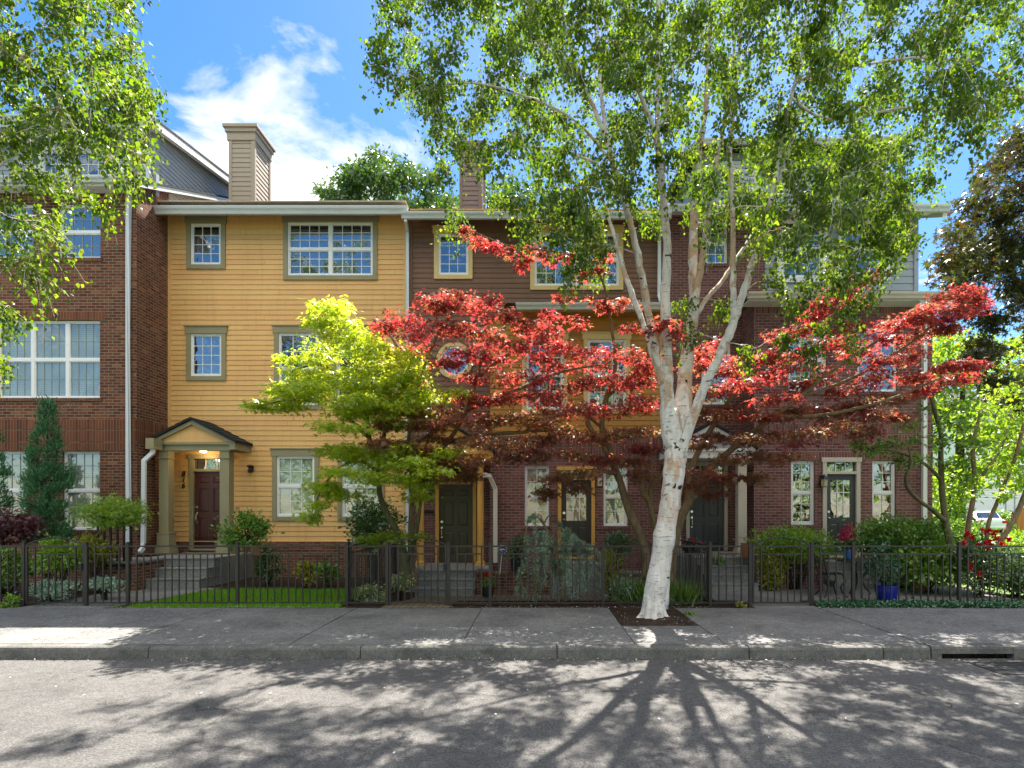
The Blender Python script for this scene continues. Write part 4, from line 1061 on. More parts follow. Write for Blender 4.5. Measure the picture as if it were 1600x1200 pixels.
    n = MB(); n.lathe((nx, dl-0.13, nz+0.061), [(0.12,0),(0.05,0.07),(0.015,0.12)], 6); n.tube([(nx, dl-0.13, nz+0.15), (nx, dl-0.02, nz+0.12)], 0.015, 8); n.box(nx-0.05, nx+0.05, dl-0.02, dl-0.002, nz-0.12, nz+0.17); n.build('lantern_cap', M['black_metal'], ln)
    return r
house_gray()
# ================================================================== GROUND, STREET, PAVEMENT
D_CURB, D_WALK0, D_WALK1, D_FENCE = 7.20, 7.36, 10.08, 10.34
def smooth(t): t = min(1.0, max(0.0, t)); return t*t*(3-2*t)
def yard_z(x, y):
    z = 0.135
    if y > 10.5: z -= 0.185 * smooth((y-10.5)/2.0) * smooth((x+3.5)/0.3) * smooth((3.2-x)/0.3)
    if y > 16: z += (min(y, 70) - 16) * 0.0115
    return z
def sheet(name, x0, x1, y0, y1, dz, mat, nx=2, ny=2, kind='structure', zf=None, label=None, cat=None, poly=None):
    m = MB(); xs = np.linspace(x0, x1, nx+1); ys = np.linspace(y0, y1, ny+1)
    for a, b in zip(xs, xs[1:]):
        for c, e in zip(ys, ys[1:]):
            q = [(a, c), (b, c), (b, e), (a, e)]
            m.face([(x, y, (zf(x, y) if zf else 0) + dz) for x, y in q])
    o = m.build(name, M[mat]); tag(o, label, cat, kind=kind); return o

gm = MB()
gx = [-160, -60, -30, -15, -9, -6, -3.6, -3.2, 0, 2.9, 3.3, 6, 9, 12, 15, 20, 30, 45, 70, 160]
gy = [-60, -20, 9.9, 10.02, 10.5, 11, 11.5, 12, 12.5, 13, 14, 16, 20, 25, 30, 40, 50, 70, 120, 260]
for a, b in zip(gx, gx[1:]):
    for c, e in zip(gy, gy[1:]):
        gm.face([(x, y, yard_z(x, y) - 0.02 if y > 10 else -0.35) for x, y in ((a,c),(b,c),(b,e),(a,e))])
tag(gm.build('ground', M['far_ground']), 'green ground running back past the end of the row', None, kind='structure')
sheet('garden_soil', -16, 9.6, 10.04, 15.1, 0.0, 'soil', 64, 24, zf=yard_z)
sheet('street', -60, 60, -9, D_CURB+0.01, 0.0, 'asphalt', 40, 6)
# pavement slabs with tooled joints
m = MB(); jx = [-12.1, -9.9, -7.7, -5.46, -3.15, -0.95, 1.26, 2.42, 4.93, 7.12, 9.3, 11.5]
xs = [-40] + jx + [14, 40]
for i, (a, b) in enumerate(zip(xs, xs[1:])):
    dz = 0.004 * math.sin(i*2.3)
    y0_ = D_WALK0 + 0.006; y1_ = D_WALK1
    if abs(a-1.26) < 0.01: y1_ = 8.52
    m.box(a+0.006, b-0.006, y0_, y1_, -0.1, Z_S + dz)
tag(m.build('sidewalk', M['sidewalk'], bevel=0.008), 'grey concrete pavement of large slabs', None, kind='structure')
m = MB(); m.box(-40, 40, D_WALK0-0.05, D_WALK1+0.0, -0.12, Z_S-0.03); tag(m.build('sidewalk_joint_bed', M['soil']), None, None, kind='structure')
# soil of the tree pit, slightly mounded
m = MB(); n = 14
for i in range(n):
    for j in range(n):
        f = lambda u, v: (1.266 + 1.148*u, 8.53 + 1.60*v, Z_S - 0.012 + 0.055*math.sin(math.pi*u)*math.sin(math.pi*v) + 0.012*math.sin(9*u+5*v))
        m.face([f(i/n, j/n), f((i+1)/n, j/n), f((i+1)/n, (j+1)/n), f(i/n, (j+1)/n)])
tag(m.build('tree_pit_soil', M['soil'], smooth=True), 'dark bare soil round the foot of the birch', None, kind='structure')
# kerb stones
prof = [(D_CURB-0.005, -0.06), (D_CURB, 0.11), (D_CURB+0.012, 0.135), (D_CURB+0.04, 0.147), (D_WALK0, Z_S-0.002), (D_WALK0, -0.06)]
kj = [-40, -11, -7.9, -4.85, -2.2, 0.26, 2.66, 4.34, 4.93]
m = MB()
for a, b in zip(kj, kj[1:]): m.prism(prof, 'x', a+0.006, b-0.006)
up = [(y, z + (0.012 if z > 0.05 else 0)) for y, z in prof]
m.prism(up, 'x', 4.945, 5.07); m.prism(up, 'x', 5.97, 9.0); m.prism(up, 'x', 9.012, 40)
m.prism([(D_CURB, 0.062), (D_CURB+0.003, 0.12), (D_CURB+0.012, 0.147), (D_CURB+0.04, 0.159), (D_WALK0, Z_S+0.008), (D_WALK0, 0.062)], 'x', 5.072, 5.968)
tag(m.build('kerb', M['kerb']), 'grey concrete kerb of long stones', None, kind='structure')
# storm drain: inlet under the kerb and the grate in the street
sd = thing('storm_drain', 'iron storm drain with a dark kerb inlet and a slatted street grate', 'drain', (5.55, 7.0, 0))
m = MB(); m.box(5.08, 5.96, D_CURB+0.13, D_CURB+0.14, -0.05, 0.06); m.box(5.08, 5.96, D_CURB+0.004, D_CURB+0.13, -0.05, -0.045); m.build('inlet', M['iron'], sd)
m = MB()
gx0, gx1, gy0, gy1 = 5.25, 6.18, 6.50, 7.02
m.box(gx0, gx1, gy0, gy0+0.03, -0.02, 0.010); m.box(gx0, gx1, gy1-0.03, gy1, -0.02, 0.010); m.box(gx0, gx0+0.03, gy0+.03, gy1-.03, -0.02, 0.010); m.box(gx1-0.03, gx1, gy0+.03, gy1-.03, -0.02, 0.010)
k = gy0+0.06
while k < gy1-0.05: m.box(gx0+0.03, gx1-0.03, k, k+0.035, -0.02, 0.008); k += 0.075
m.build('grate', M['iron'], sd)
m = MB(); m.face([(gx0+.03,gy0+.03,0.004),(gx1-.03,gy0+.03,0.004),(gx1-.03,gy1-.03,0.004),(gx0+.03,gy1-.03,0.004)]); m.build('sump_shade', M['black_plastic'], sd)  # flat black sheet standing in for the shade below the grate bars

# paths and patios
m = MB(); ps = [(-9.15, 10.05), (-7.55, 10.05), (-7.3, 11.2), (-6.98, 12.75), (-8.95, 12.75), (-8.95, 11.2)]
m.prism(ps, 'z', 0.05, Z_S-0.004); tag(m.build('walkway', M['path']), 'grey concrete walk to the maroon door', None, kind='structure')
sheet('paver_path', -2.72, -1.52, 10.085, 11.2, 0.016, 'pavers', 2, 8, zf=yard_z)
sheet('paver_patio', -2.66, 2.5, 11.2, 12.98, 0.016, 'pavers', 4, 10, zf=yard_z)
m = MB(); m.box(3.86, 4.98, 10.06, 11.0, 0.0, Z_S-0.003); m.box(3.4, 9.2, 11.002, 14.2, 0.0, Z_S-0.001); tag(m.build('patio', M['path']), 'grey concrete patio behind the right gate', None, kind='structure')
sheet('lawn', -7.25, -3.48, 10.09, 12.45, 0.008, 'turf', 6, 6, zf=yard_z)
# street behind the viewer
m = MB(); m.box(-40, 40, -12, -9.2, -0.1, Z_S); tag(m.build('opposite_sidewalk', M['sidewalk']), None, None, kind='structure')
sheet('opposite_lawn', -60, 60, -40, -12.01, 0.12, 'far_ground', 2, 2)
# lawn and drive far to the right
sheet('side_path', 19, 45, 27.5, 29.5, 0.01, 'path', 2, 2, zf=yard_z)
sheet('side_lawn', 14, 60, 29.6, 36, 0.02, 'turf', 4, 4, zf=yard_z)

# ================================================================== GARDEN WALLS
def garden_wall(label, x0, x1, y0, y1, z0, z1, mat, capmat='concrete', group=None):
    r = thing('garden_wall', label, 'garden wall', ((x0+x1)/2, (y0+y1)/2, z0), 'low brick garden walls')
    m = MB(); m.box(x0, x1, y0, y1, z0-0.2, z1); m.build('wall', M[mat], r)
    m = MB(); m.box(x0-0.03, x1+0.03, y0-0.03, y1+0.03, z1+0.001, z1+0.05); m.build('coping', M[capmat], r, bevel=0.006)
garden_wall('low red brick wall with a pale cap beside the concrete steps to the maroon door', -9.5, -8.55, 12.3, 13.4, Z_S, 0.72, 'brick_red')
garden_wall('low brick planting wall under the security sign and the weeping cedar', XX(746, 13.2), XX(862, 13.2), 12.95, 13.25, -0.05, 0.42, 'brick_red', 'brick_red')
garden_wall('low brick wall behind the tan maple stem left of the birch', XX(941, 13.2), 3.0, 12.95, 13.25, -0.05, 0.42, 'brick_purple', 'concrete')
garden_wall('low brick wall under the bright hedge by the arched gate on the right', 4.95, 6.25, 12.55, 12.8, Z_S, 0.62, 'brick_purple', 'brick_red')

# ================================================================== METAL FENCES AND GATES
FZ = dict(b=0.20, s=1.075, t=1.212, p=1.268)
def bar(mb, a, b, w, z0, z1, ux, uy):
    """a rail between stations a and b on the local line given by the closures ux, uy"""
    pass
def fence_panel(root, A, B, z_off=0.0, name='panel'):
    """welded panel between two posts (A, B are (x, y)); rails, short sub-rail between the two tall end pickets"""
    A, B = np.array(A), np.array(B); L = np.linalg.norm(B-A); u = (B-A)/L; v = np.array((-u[1], u[0]))
    m = MB()
    def bx(s0, s1, t, z0, z1):
        c = [A+u*s0-v*t, A+u*s1-v*t, A+u*s1+v*t, A+u*s0+v*t]
        m.prism([tuple(q) for q in c], 'z', z0+z_off, z1+z_off)
    e = 0.13
    bx(0, L, 0.016, FZ['t']-0.014, FZ['t']+0.014); bx(0, L, 0.0155, FZ['b']-0.014, FZ['b']+0.014)
    bx(e, L-e, 0.0125, FZ['s']-0.012, FZ['s']+0.012)
    for s in (e, L-e): bx(s-0.012, s+0.012, 0.0135, FZ['b']+0.014, FZ['t']-0.014)
    n = max(1, int(round((L-2*e)/0.128)))
    for k in range(1, n):
        s = e + (L-2*e)*k/n; bx(s-0.0085, s+0.0085, 0.009, FZ['b']+0.014, FZ['s']-0.012)
    return m.build(name, M['bronze_metal'], root)
def fence_post(root, p, z_off=0.0, w=0.026, top=None):
    m = MB(); t = (top or FZ['p']) + z_off
    m.box(p[0]-w, p[0]+w, p[1]-w, p[1]+w, Z_S-0.25+min(0, z_off), t); m.box(p[0]-w-0.006, p[0]+w+0.006, p[1]-w-0.006, p[1]+w+0.006, t, t+0.012)
    m.box(p[0]-w*0.6, p[0]+w*0.6, p[1]-w*0.6, p[1]+w*0.6, t+0.0121, t+0.024)
    return m.build('post', M['bronze_metal'], root)
def fence(label, pts, z_off=0.0, group='metal fence runs along the pavement', zs=None):
    r = thing('metal_fence', label, 'fence', (pts[0][0], pts[0][1], Z_S), group)
    for p in pts: fence_post(r, p, z_off)
    for a, b in zip(pts, pts[1:]):
        a, b = np.array(a), np.array(b); u = (b-a)/np.linalg.norm(b-a)
        fence_panel(r, tuple(a+u*0.026), tuple(b-u*0.026), z_off)
    return r
FP = lambda px: (XX(px, D_FENCE), D_FENCE)
fence('dark bronze fence in front of the plum maple, left of the first gate', [FP(-330), FP(-138), FP(37.5)])
fence('dark bronze fence in front of the lawn of the yellow house', [FP(135), FP(200), FP(371), FP(542), FP(605)])
fence('dark bronze fence with the weeping cedar hanging through it and the birch before it', [FP(701), FP(766), FP(942.5), FP(1109.5), FP(1172)])
fence('dark bronze fence in front of the blue pot and the red roses', [FP(1268.5), FP(1333), FP(1498.5), FP(1664), FP(1830)])
def gate(label, xa, xb):
    a, b = XX(xa, D_FENCE)+0.045, XX(xb, D_FENCE)-0.04
    r = thing('metal_gate', label, 'gate', ((a+b)/2, D_FENCE, Z_S), 'arched garden gates')
    fence_panel(r, (a+0.024, D_FENCE), (b-0.024, D_FENCE), name='gate_panel')
    m = MB(); y = D_FENCE
    for x in (a+0.008, b-0.008): m.box(x-0.016, x+0.016, y-0.017, y+0.017, FZ['b']-0.02, FZ['t']+0.03)
    pts = [(a+0.01+(b-a-0.02)*k/16, y, FZ['t']+0.02+0.135*math.sin(math.pi*k/16)**0.8) for k in range(17)]
    m.tube(pts, 0.014, 6); m.build('arch', M['bronze_metal'], r)
    m = MB(); m.box(b-0.05, b-0.012, y-0.045, y-0.017, 0.78, 0.90); m.tube([(b-0.03, y-0.03, 0.86), (b-0.10, y-0.05, 0.86)], 0.009, 8); m.build('latch', M['black_metal'], r)
gate('arched bronze gate before the golden shrubs of the red brick house', 37.5, 135)
gate('arched bronze gate on the clay paver path to the olive door', 605, 701)
gate('arched bronze gate before the bright green hedge on the right', 1172, 1268.5)
fence('dark side fence running back between the lawn and the paver path', [(XX(542, D_FENCE), D_FENCE+0.06), (-3.41, 12.15), (-3.41, 13.95)], group='side fences between the gardens')
fence('dark side fence running back behind the birch trunk to the grey door', [(XX(1109.5, D_FENCE), D_FENCE+0.06), (3.12, 11.75), (3.12, 13.1)], group='side fences between the gardens')
# tall railing beside the standard shrub
r = thing('railing', 'tall black iron railing on the brick wall beside the small round-headed shrub', 'railing', (XX(178, 12.3), 12.3, 0.7))
m = MB(); xa, xb = XX(153, 12.3), XX(204, 12.3)
for k in range(6):
    x = xa + (xb-xa)*k/5; m.box(x-0.016, x+0.016, 12.284, 12.316, 0.2 if k in (0, 5) else 0.6, ZZ(787 if k == 0 else 795, 12.3))
m.box(xa, xb, 12.288, 12.312, ZZ(800, 12.3), ZZ(797, 12.3)); m.box(xa, xb, 12.288, 12.312, 0.66, 0.70)
m.box(XX(98, 12.3), xa-0.001, 12.288, 12.312, ZZ(842, 12.3), ZZ(839, 12.3)); m.box(XX(98, 12.3)-0.03, XX(98, 12.3), 12.28, 12.32, 0.15, ZZ(838, 12.3))
m.build('bars', M['black_metal'], r)

# ================================================================== FOLIAGE
def unit(a): return a / np.maximum(np.linalg.norm(a, axis=-1, keepdims=True), 1e-9)
T_OVAL = (np.array([(0,0,0),(-0.30,0.40,0.07),(-0.17,0.78,0.03),(0,1,-0.05),(0.17,0.78,0.03),(0.30,0.40,0.07)]), np.array([(0,5,4),(0,4,3),(0,3,2),(0,2,1)]))
T_BIRCH = (np.array([(0,0,0),(-0.40,0.36,0.08),(0,1,-0.08),(0.40,0.36,0.08)]), np.array([(0,3,2),(0,2,1)]))
T_NEEDLE = (np.array([(0,0,0),(-0.11,0.5,0.03),(0,1,0),(0.11,0.5,0.03)]), np.array([(0,3,2),(0,2,1)]))
T_BLADE = (np.array([(-0.02,0,0),(0.02,0,0),(0.014,0.55,0.06),(0,1,0.28),(-0.014,0.55,0.06)]), np.array([(0,1,2),(0,2,4),(4,2,3)]))
def maple_tpl():
    v = [(0, 0.30, 0.0)]; ang = [-118, -58, 0, 58, 118]; ln = [0.52, 0.78, 0.95, 0.78, 0.52]
    for a, l in zip(ang, ln): v.append((l*math.sin(R(a)), 0.30 + l*math.cos(R(a))*0.9, -0.16*l))
    for a, l in zip([-165, -88, -29, 29, 88, 165], [0.14, 0.22, 0.26, 0.26, 0.22, 0.14]): v.append((l*math.sin(R(a)), 0.30 + l*math.cos(R(a)), 0.02))
    return np.array(v), np.array([(0, 6+i, 1+i, 7+i) for i in range(5)])
T_MAPLE = maple_tpl()

def leaf_mesh(name, P, A, N, S, tpl, mat, parent=None, rnd=None, origin=None):
    P, A, N, S = map(np.asarray, (P, A, N, S)); tv, tf = tpl
    A = unit(A); sd = unit(np.cross(A, N)); N2 = np.cross(sd, A)
    V = P[:, None, :] + S[:, None, None] * (sd[:, None, :]*tv[None, :, 0:1] + A[:, None, :]*tv[None, :, 1:2] + N2[:, None, :]*tv[None, :, 2:3])
    k = len(tv); Fc = (tf[None] + (np.arange(len(P))*k)[:, None, None]).reshape(-1, tf.shape[1])
    if rnd is None: rnd = rng.random(len(P))
    return np_mesh(name, V.reshape(-1, 3), Fc, M[mat] if isinstance(mat, str) else mat, parent, np.repeat(np.clip(rnd, 0, 1), k), origin=origin)

def catmull(P, per=5):
    P = np.array(P, float); out = []
    Q = np.vstack([2*P[0]-P[1], P, 2*P[-1]-P[-2]])
    for i in range(1, len(Q)-2):
        p0, p1, p2, p3 = Q[i-1:i+3]
        for t in np.linspace(0, 1, per, endpoint=False):
            out.append(0.5*((2*p1)+(-p0+p2)*t+(2*p0-5*p1+4*p2-p3)*t*t+(-p0+3*p1-3*p2+p3)*t**3))
    out.append(P[-1]); return np.array(out)

class Tree:
    def __init__(s, name, label, cat, base, bark, leaf, group=None):
        s.r = thing(name, label, cat, tuple(base), group); s.bark, s.leaf = bark, leaf
        s.trunk, s.twig = MB(), MB(); s.np_, s.nr = [], []
        s.P, s.A, s.N, s.S, s.C = [], [], [], [], []
    rk = 1.0
    def limb(s, pts, per=5, wob=0.0, sides=10, node_from=0.0):
        """pts: (px, py, d, radius_px) stations"""
        w = np.array([(*W(p[0], p[1], p[2]), p[3]*s.rk*p[2]/F) for p in pts]); s.limb_w(w, per, wob, sides, node_from)
    def limb_w(s, w, per=5, wob=0.0, sides=10, node_from=0.0):
        c = catmull(w, per); c[:, 3] = np.maximum(c[:, 3], 0.004)
        if wob: c[1:-1, :3] += rng.normal(0, wob, (len(c)-2, 3)) * np.minimum(1, c[1:-1, 3:4]*20); c[1:-1, 3] *= 1 + rng.normal(0, 0.05, len(c)-2)
        s.trunk.tube(c[:, :3], list(c[:, 3]), sides)
        L = np.r_[0, np.cumsum(np.linalg.norm(np.diff(c[:, :3], axis=0), axis=1))]
        for t in np.arange(node_from*L[-1], L[-1], 0.12):
            s.np_.append([np.interp(t, L, c[:, k]) for k in range(3)]); s.nr.append(np.interp(t, L, c[:, 3]))
        s.np_.append(list(c[-1, :3])); s.nr.append(c[-1, 3])
    def grow(s, clumps, twigs=8, leaves=12, size=0.06, droop=0.2, jit=0.05, mode='birch', tilt=0.5, rise=0.15, sv=0.25, rmax=0.02, twig_r=0.0035, z_pref=0.6, start=0.3, tone=0.0):
        """clumps: (centre xyz, radii xyz); a branch to every clump, twigs through it, leaves along the twigs"""
        NP = np.array(s.np_); NR = np.array(s.nr)
        cs = np.array([c for c, _ in clumps]); dm = np.array([np.min(np.linalg.norm(NP - c, axis=1)) for c in cs])
        for ci in np.argsort(dm):
            c, rad = np.array(clumps[ci][0]), np.array(clumps[ci][1])
            dist = np.linalg.norm(NP - c, axis=1) + z_pref*np.maximum(0, NP[:, 2] - c[2] + 0.1)
            j = int(np.argmin(dist)); p0 = NP[j]; L = np.linalg.norm(c - p0)
            mid = (p0 + c)/2 + np.array((0, 0, rise*L)) + rng.normal(0, 0.05*L, 3)
            t = np.linspace(0, 1, 7)[:, None]; path = (1-t)**2*p0 + 2*t*(1-t)*mid + t*t*c
            path[1:-1] += rng.normal(0, 0.012*L+0.004, (5, 3))
            r0 = min(NR[j]*0.55, rmax, 0.004 + 0.011*L); rr = np.linspace(max(r0, 0.004), 0.0035, 7)
            s.twig.tube(path, list(rr), 5, cap=False)
            NP = np.vstack([NP, path[2:]]); NR = np.r_[NR, rr[2:]]
            cr = rng.random()
            for k in range(twigs):
                q = rng.normal(0, 1, 3); q /= np.linalg.norm(q); q *= rng.random()**0.45
                e = c + q*rad; a = path[int(rng.integers(3, 7))]
                m2 = (a + e)/2 + np.array((0, 0, 0.10*np.linalg.norm(e-a)))
                tt = np.linspace(0, 1, 5)[:, None]; tw = (1-tt)**2*a + 2*tt*(1-tt)*m2 + tt*tt*e
                tw[:, 2] -= droop*(tt[:, 0]**2)*rng.uniform(0.3, 1.2)
                s.twig.tube(tw, [twig_r, twig_r*0.85, twig_r*0.7, twig_r*0.55, twig_r*0.4], 3, cap=False)
                n = max(2, int(rng.poisson(leaves))); ts = start + (1-start)*rng.random(n)
                lp = np.stack([np.interp(ts*4, np.arange(5), tw[:, i]) for i in range(3)], 1) + rng.normal(0, jit, (n, 3))*np.array((1, 1, 0.8 if mode == 'birch' else 0.35))
                out = unit(lp - c + rng.normal(0, 0.05, (n, 3)))
                if mode == 'birch':
                    A = unit(np.array((0, 0, -1.0)) + rng.normal(0, 0.55, (n, 3))); N = unit(rng.normal(0, 1, (n, 3)) + np.array((0, 0, 0.25)))
                elif mode == 'pad':
                    o2 = out*np.array((1, 1, 0.15)); A = unit(o2 + rng.normal(0, 0.45, (n, 3))*np.array((1,1,.4)) + np.array((0, 0, -0.30))); N = unit(np.array((0, 0, 1.0)) + rng.normal(0, tilt, (n, 3)))
                else:
                    A = unit(out + rng.normal(0, 0.6, (n, 3)) + np.array((0, 0, -0.15))); N = unit(out*0.6 + np.array((0, 0, 0.7)) + rng.normal(0, tilt, (n, 3)))
                s.P.append(lp); s.A.append(A); s.N.append(N); s.S.append(size*np.exp(rng.normal(0, sv, n))); s.C.append(np.clip(0.30*cr + 0.35 + tone + rng.normal(0, 0.22, n), 0, 1))
    def finish(s, tpl, crown='crown'):
        n0 = len(s.trunk.v); s.trunk.v += s.twig.v; s.trunk.f += [tuple(i + n0 for i in f) for f in s.twig.f]
        s.trunk.build('trunk', M[s.bark], s.r, smooth=True)
        if s.P: leaf_mesh(crown, np.vstack(s.P), np.vstack(s.A), np.vstack(s.N), np.concatenate(s.S), tpl, s.leaf, s.r, np.concatenate(s.C))
        return s.r

def gauss(v, s): return rng.normal(v, s)

# ------------------------------------------------------------------ the white birch on the pavement
tr = Tree('birch_tree', 'many-stemmed white birch with peeling bark standing in a soil pit in the pavement', 'tree', (1.87, 9.16, Z_S), 'bark_birch', 'leaf_birch', 'birch trees along the street')
tr.rk = 0.78
tr.limb([(1019, 975, 9.16, 31), (1021, 955, 9.16, 23), (1026, 915, 9.16, 21), (1036, 850, 9.16, 20), (1047, 780, 9.16, 19.5), (1053, 730, 9.16, 20), (1052, 690, 9.16, 19), (1046, 640, 9.15, 15)], sides=20, node_from=0.9, wob=0.006)
tr.limb([(1031, 950, 9.2, 17), (1037, 880, 9.2, 15), (1047, 800, 9.2, 15), (1057, 740, 9.2, 17), (1062, 700, 9.2, 17), (1064, 650, 9.25, 15)], sides=14, node_from=0.9, wob=0.004)   # the fluted right side of the bole
for k, (a, l) in enumerate(((195, 0.55), (228, 0.15), (262, 0.30), (300, 0.10), (335, 0.30), (150, 0.3))):   # root flare
    ca, sa = math.cos(R(a)), math.sin(R(a)); b = np.array(W(1021, 958, 9.16))
    tr.limb_w(np.array([(b[0]+ca*0.07, b[1]+sa*0.07, b[2]+0.30, 0.085), (b[0]+ca*0.13, b[1]+sa*0.13, b[2]+0.03, 0.075), (b[0]+ca*(0.18+0.16*l), b[1]+sa*(0.18+0.16*l), b[2]-0.085, 0.045), (b[0]+ca*(0.3+0.2*l), b[1]+sa*(0.3+0.2*l), b[2]-0.14, 0.015)]), sides=8, node_from=0.99)
tr.np_, tr.nr = [], []
tr.limb([(1049, 700, 9.15, 16), (1043, 640, 9.15, 14.5), (1041, 580, 9.1, 13), (1040, 520, 9.05, 11), (1039, 460, 9.0, 9.5), (1043, 400, 8.95, 8.5), (1039, 340, 8.9, 8), (1031, 262, 8.85, 7), (1027, 200, 8.8, 5.5), (1028, 100, 8.7, 4.5), (1028, -20, 8.6, 3.4), (1024, -160, 8.6, 2.4), (1030, -330, 8.6, 1)], wob=0.006, node_from=0.3)
tr.limb([(1037, 600, 9.1, 8), (1026, 560, 9.0, 8), (1018, 515, 8.9, 8.5), (1004, 440, 8.7, 7.5), (994, 385, 8.6, 7), (980, 330, 8.5, 6.5), (966, 285, 8.4, 6), (952, 232, 8.3, 5), (932, 178, 8.2, 4.2), (910, 130, 8.1, 3.5), (890, 70, 8.0, 3), (872, -30, 7.9, 2.2), (858, -140, 7.8, 1)], wob=0.006, node_from=0.3)
tr.limb([(953, 236, 8.3, 4.5), (944, 190, 8.4, 3.6), (938, 130, 8.5, 3.2), (932, 60, 8.6, 2.6), (925, -40, 8.7, 1.5)], wob=0.006)
tr.limb([(1033, 590, 9.2, 6), (1022, 560, 9.4, 6), (1008, 515, 9.6, 6), (986, 455, 9.9, 5.5), (972, 415, 10.2, 4.5), (960, 370, 10.4, 3.5), (938, 300, 10.7, 2.8), (905, 220, 11, 2)], wob=0.006, node_from=0.3)
tr.limb([(1029, 225, 8.82, 5), (1016, 185, 8.75, 4.5), (1001, 150, 8.7, 4), (986, 105, 8.65, 3.3), (974, 50, 8.6, 2.8), (960, -60, 8.5, 1.8)], wob=0.006)
tr.limb([(1034, 200, 8.85, 3), (1042, 165, 8.8, 3), (1050, 120, 8.7, 2.4), (1054, 60, 8.6, 1.6)], wob=0.006)
tr.rk = 0.9
tr.limb([(1060, 690, 9.25, 13), (1067, 630, 9.35, 14), (1073, 560, 9.45, 11.5), (1083, 490, 9.6, 10), (1084, 440, 9.75, 8.5), (1083, 400, 9.85, 8), (1085, 340, 10, 7), (1088, 290, 10.1, 6), (1094, 230, 10.2, 5), (1104, 160, 10.3, 4), (1108, 60, 10.4, 3), (1110, -80, 10.5, 1.6)], wob=0.006, node_from=0.3)
tr.rk = 0.72
tr.limb([(1086, 470, 9.6, 8), (1093, 425, 9.55, 7.5), (1100, 385, 9.5, 7), (1106, 335, 9.45, 6), (1113, 290, 9.4, 5.2), (1122, 240, 9.4, 4.4), (1135, 170, 9.3, 3.4), (1146, 90, 9.3, 2.6), (1155, -40, 9.2, 1.5)], wob=0.006, node_from=0.2)
tr.limb([(1090, 490, 9.6, 6), (1105, 465, 9.8, 5), (1128, 440, 10.1, 4.5), (1150, 405, 10.4, 4), (1185, 350, 10.9, 3), (1220, 270, 11.4, 2)], wob=0.006, node_from=0.2)
tr.rk = 0.64
tr.limb([(1063, 715, 9.15, 14), (1078, 665, 9.05, 12), (1098, 610, 8.95, 11.5), (1120, 565, 8.85, 11), (1138, 525, 8.8, 11), (1150, 490, 8.75, 10.5)], wob=0.005, node_from=0.8)
tr.limb([(1147, 500, 8.75, 8), (1146, 445, 8.7, 7.5), (1145, 400, 8.7, 7), (1145, 340, 8.65, 6), (1143, 280, 8.6, 5.6), (1141, 230, 8.6, 5), (1149, 150, 8.5, 4.4), (1156, 66, 8.4, 3.8), (1162, -60, 8.3, 2.6), (1166, -200, 8.3, 1)], wob=0.006, node_from=0.2)
tr.limb([(1150, 495, 8.75, 9), (1161, 460, 8.7, 9), (1172, 425, 8.65, 8.5), (1184, 392, 8.6, 7.5), (1196, 345, 8.55, 6.5), (1205, 310, 8.5, 6), (1215, 262, 8.45, 5.5), (1224, 210, 8.4, 5), (1237, 150, 8.35, 4.3), (1250, 100, 8.3, 4), (1257, 60, 8.3, 3.4), (1268, -60, 8.2, 2.4), (1280, -180, 8.2, 1)], wob=0.006, node_from=0.2)
tr.limb([(1208, 300, 8.5, 5), (1224, 262, 8.7, 4.5), (1240, 210, 8.9, 4), (1262, 130, 9.1, 3.4), (1280, 60, 9.3, 2.8), (1300, -60, 9.4, 1.5)], wob=0.006)
tr.limb([(1236, 152, 8.35, 3.6), (1275, 180, 8.3, 3), (1330, 188, 8.2, 2.8), (1375, 175, 8.1, 2.6), (1430, 168, 8, 2.2), (1480, 180, 7.9, 1.8), (1520, 215, 7.8, 1.2), (1534, 250, 7.8, 0.8)], wob=0.006)
tr.limb([(1240, 130, 8.4, 3.4), (1290, 110, 8.6, 3), (1360, 100, 8.8, 2.8), (1440, 90, 9, 2.4), (1520, 100, 9.1, 1.8), (1590, 130, 9.2, 1)], wob=0.006)
tr.limb([(958, 255, 8.35, 3.6), (900, 190, 8, 3), (820, 150, 7.6, 2.6), (740, 130, 7.3, 2), (660, 140, 7.1, 1.3), (610, 160, 7, 0.8)], wob=0.006)
tr.limb([(966, 285, 8.4, 3.6), (910, 245, 8.8, 3), (830, 230, 9.2, 2.4), (750, 240, 9.5, 1.6), (700, 260, 9.6, 1)], wob=0.006)
bx = [560, 590, 625, 665, 700, 760, 800, 850, 890, 925, 965, 1000, 1080, 1150, 1230, 1300, 1380, 1425, 1450, 1480, 1540, 1600, 1700]
by = [120, 175, 245, 235, 318, 335, 335, 355, 420, 450, 400, 375, 400, 390, 415, 470, 455, 370, 320, 255, 215, 165, 150]
cl = []
while len(cl) < 640:
    d = float(np.clip(gauss(9.0, 1.5), 6.8, 12.4)); x = rng.uniform(575, 1640); y = rng.uniform(-330, 470)
    yl = np.interp(x, bx, by)
    if y > yl - 22: continue
    if y > yl - 110 and rng.random() < 0.45*(y-(yl-110))/90: continue
    if x < 640 and rng.random() < 0.35: continue
    if y < -60 and rng.random() < 0.35: continue
    if 1400 < x < 1530 and 150 < y < 260 and rng.random() < 0.6: continue
    # open windows in the crown where the sky shows
    if any((x-a)**2/(w*w) + (y-b)**2/(h*h) < 1 for a, b, w, h in ((1090, 110, 26, 32), (715, 165, 20, 22), (1010, 255, 20, 20), (1300, 240, 18, 14), (1212, 110, 16, 18), (675, 290, 14, 30), (1405, 190, 26, 22), (740, 285, 26, 55))): continue
    rr = rng.uniform(0.24, 0.46); cl.append((W(x, y, d), (rr*1.1, rr*1.1, rr*0.9)))
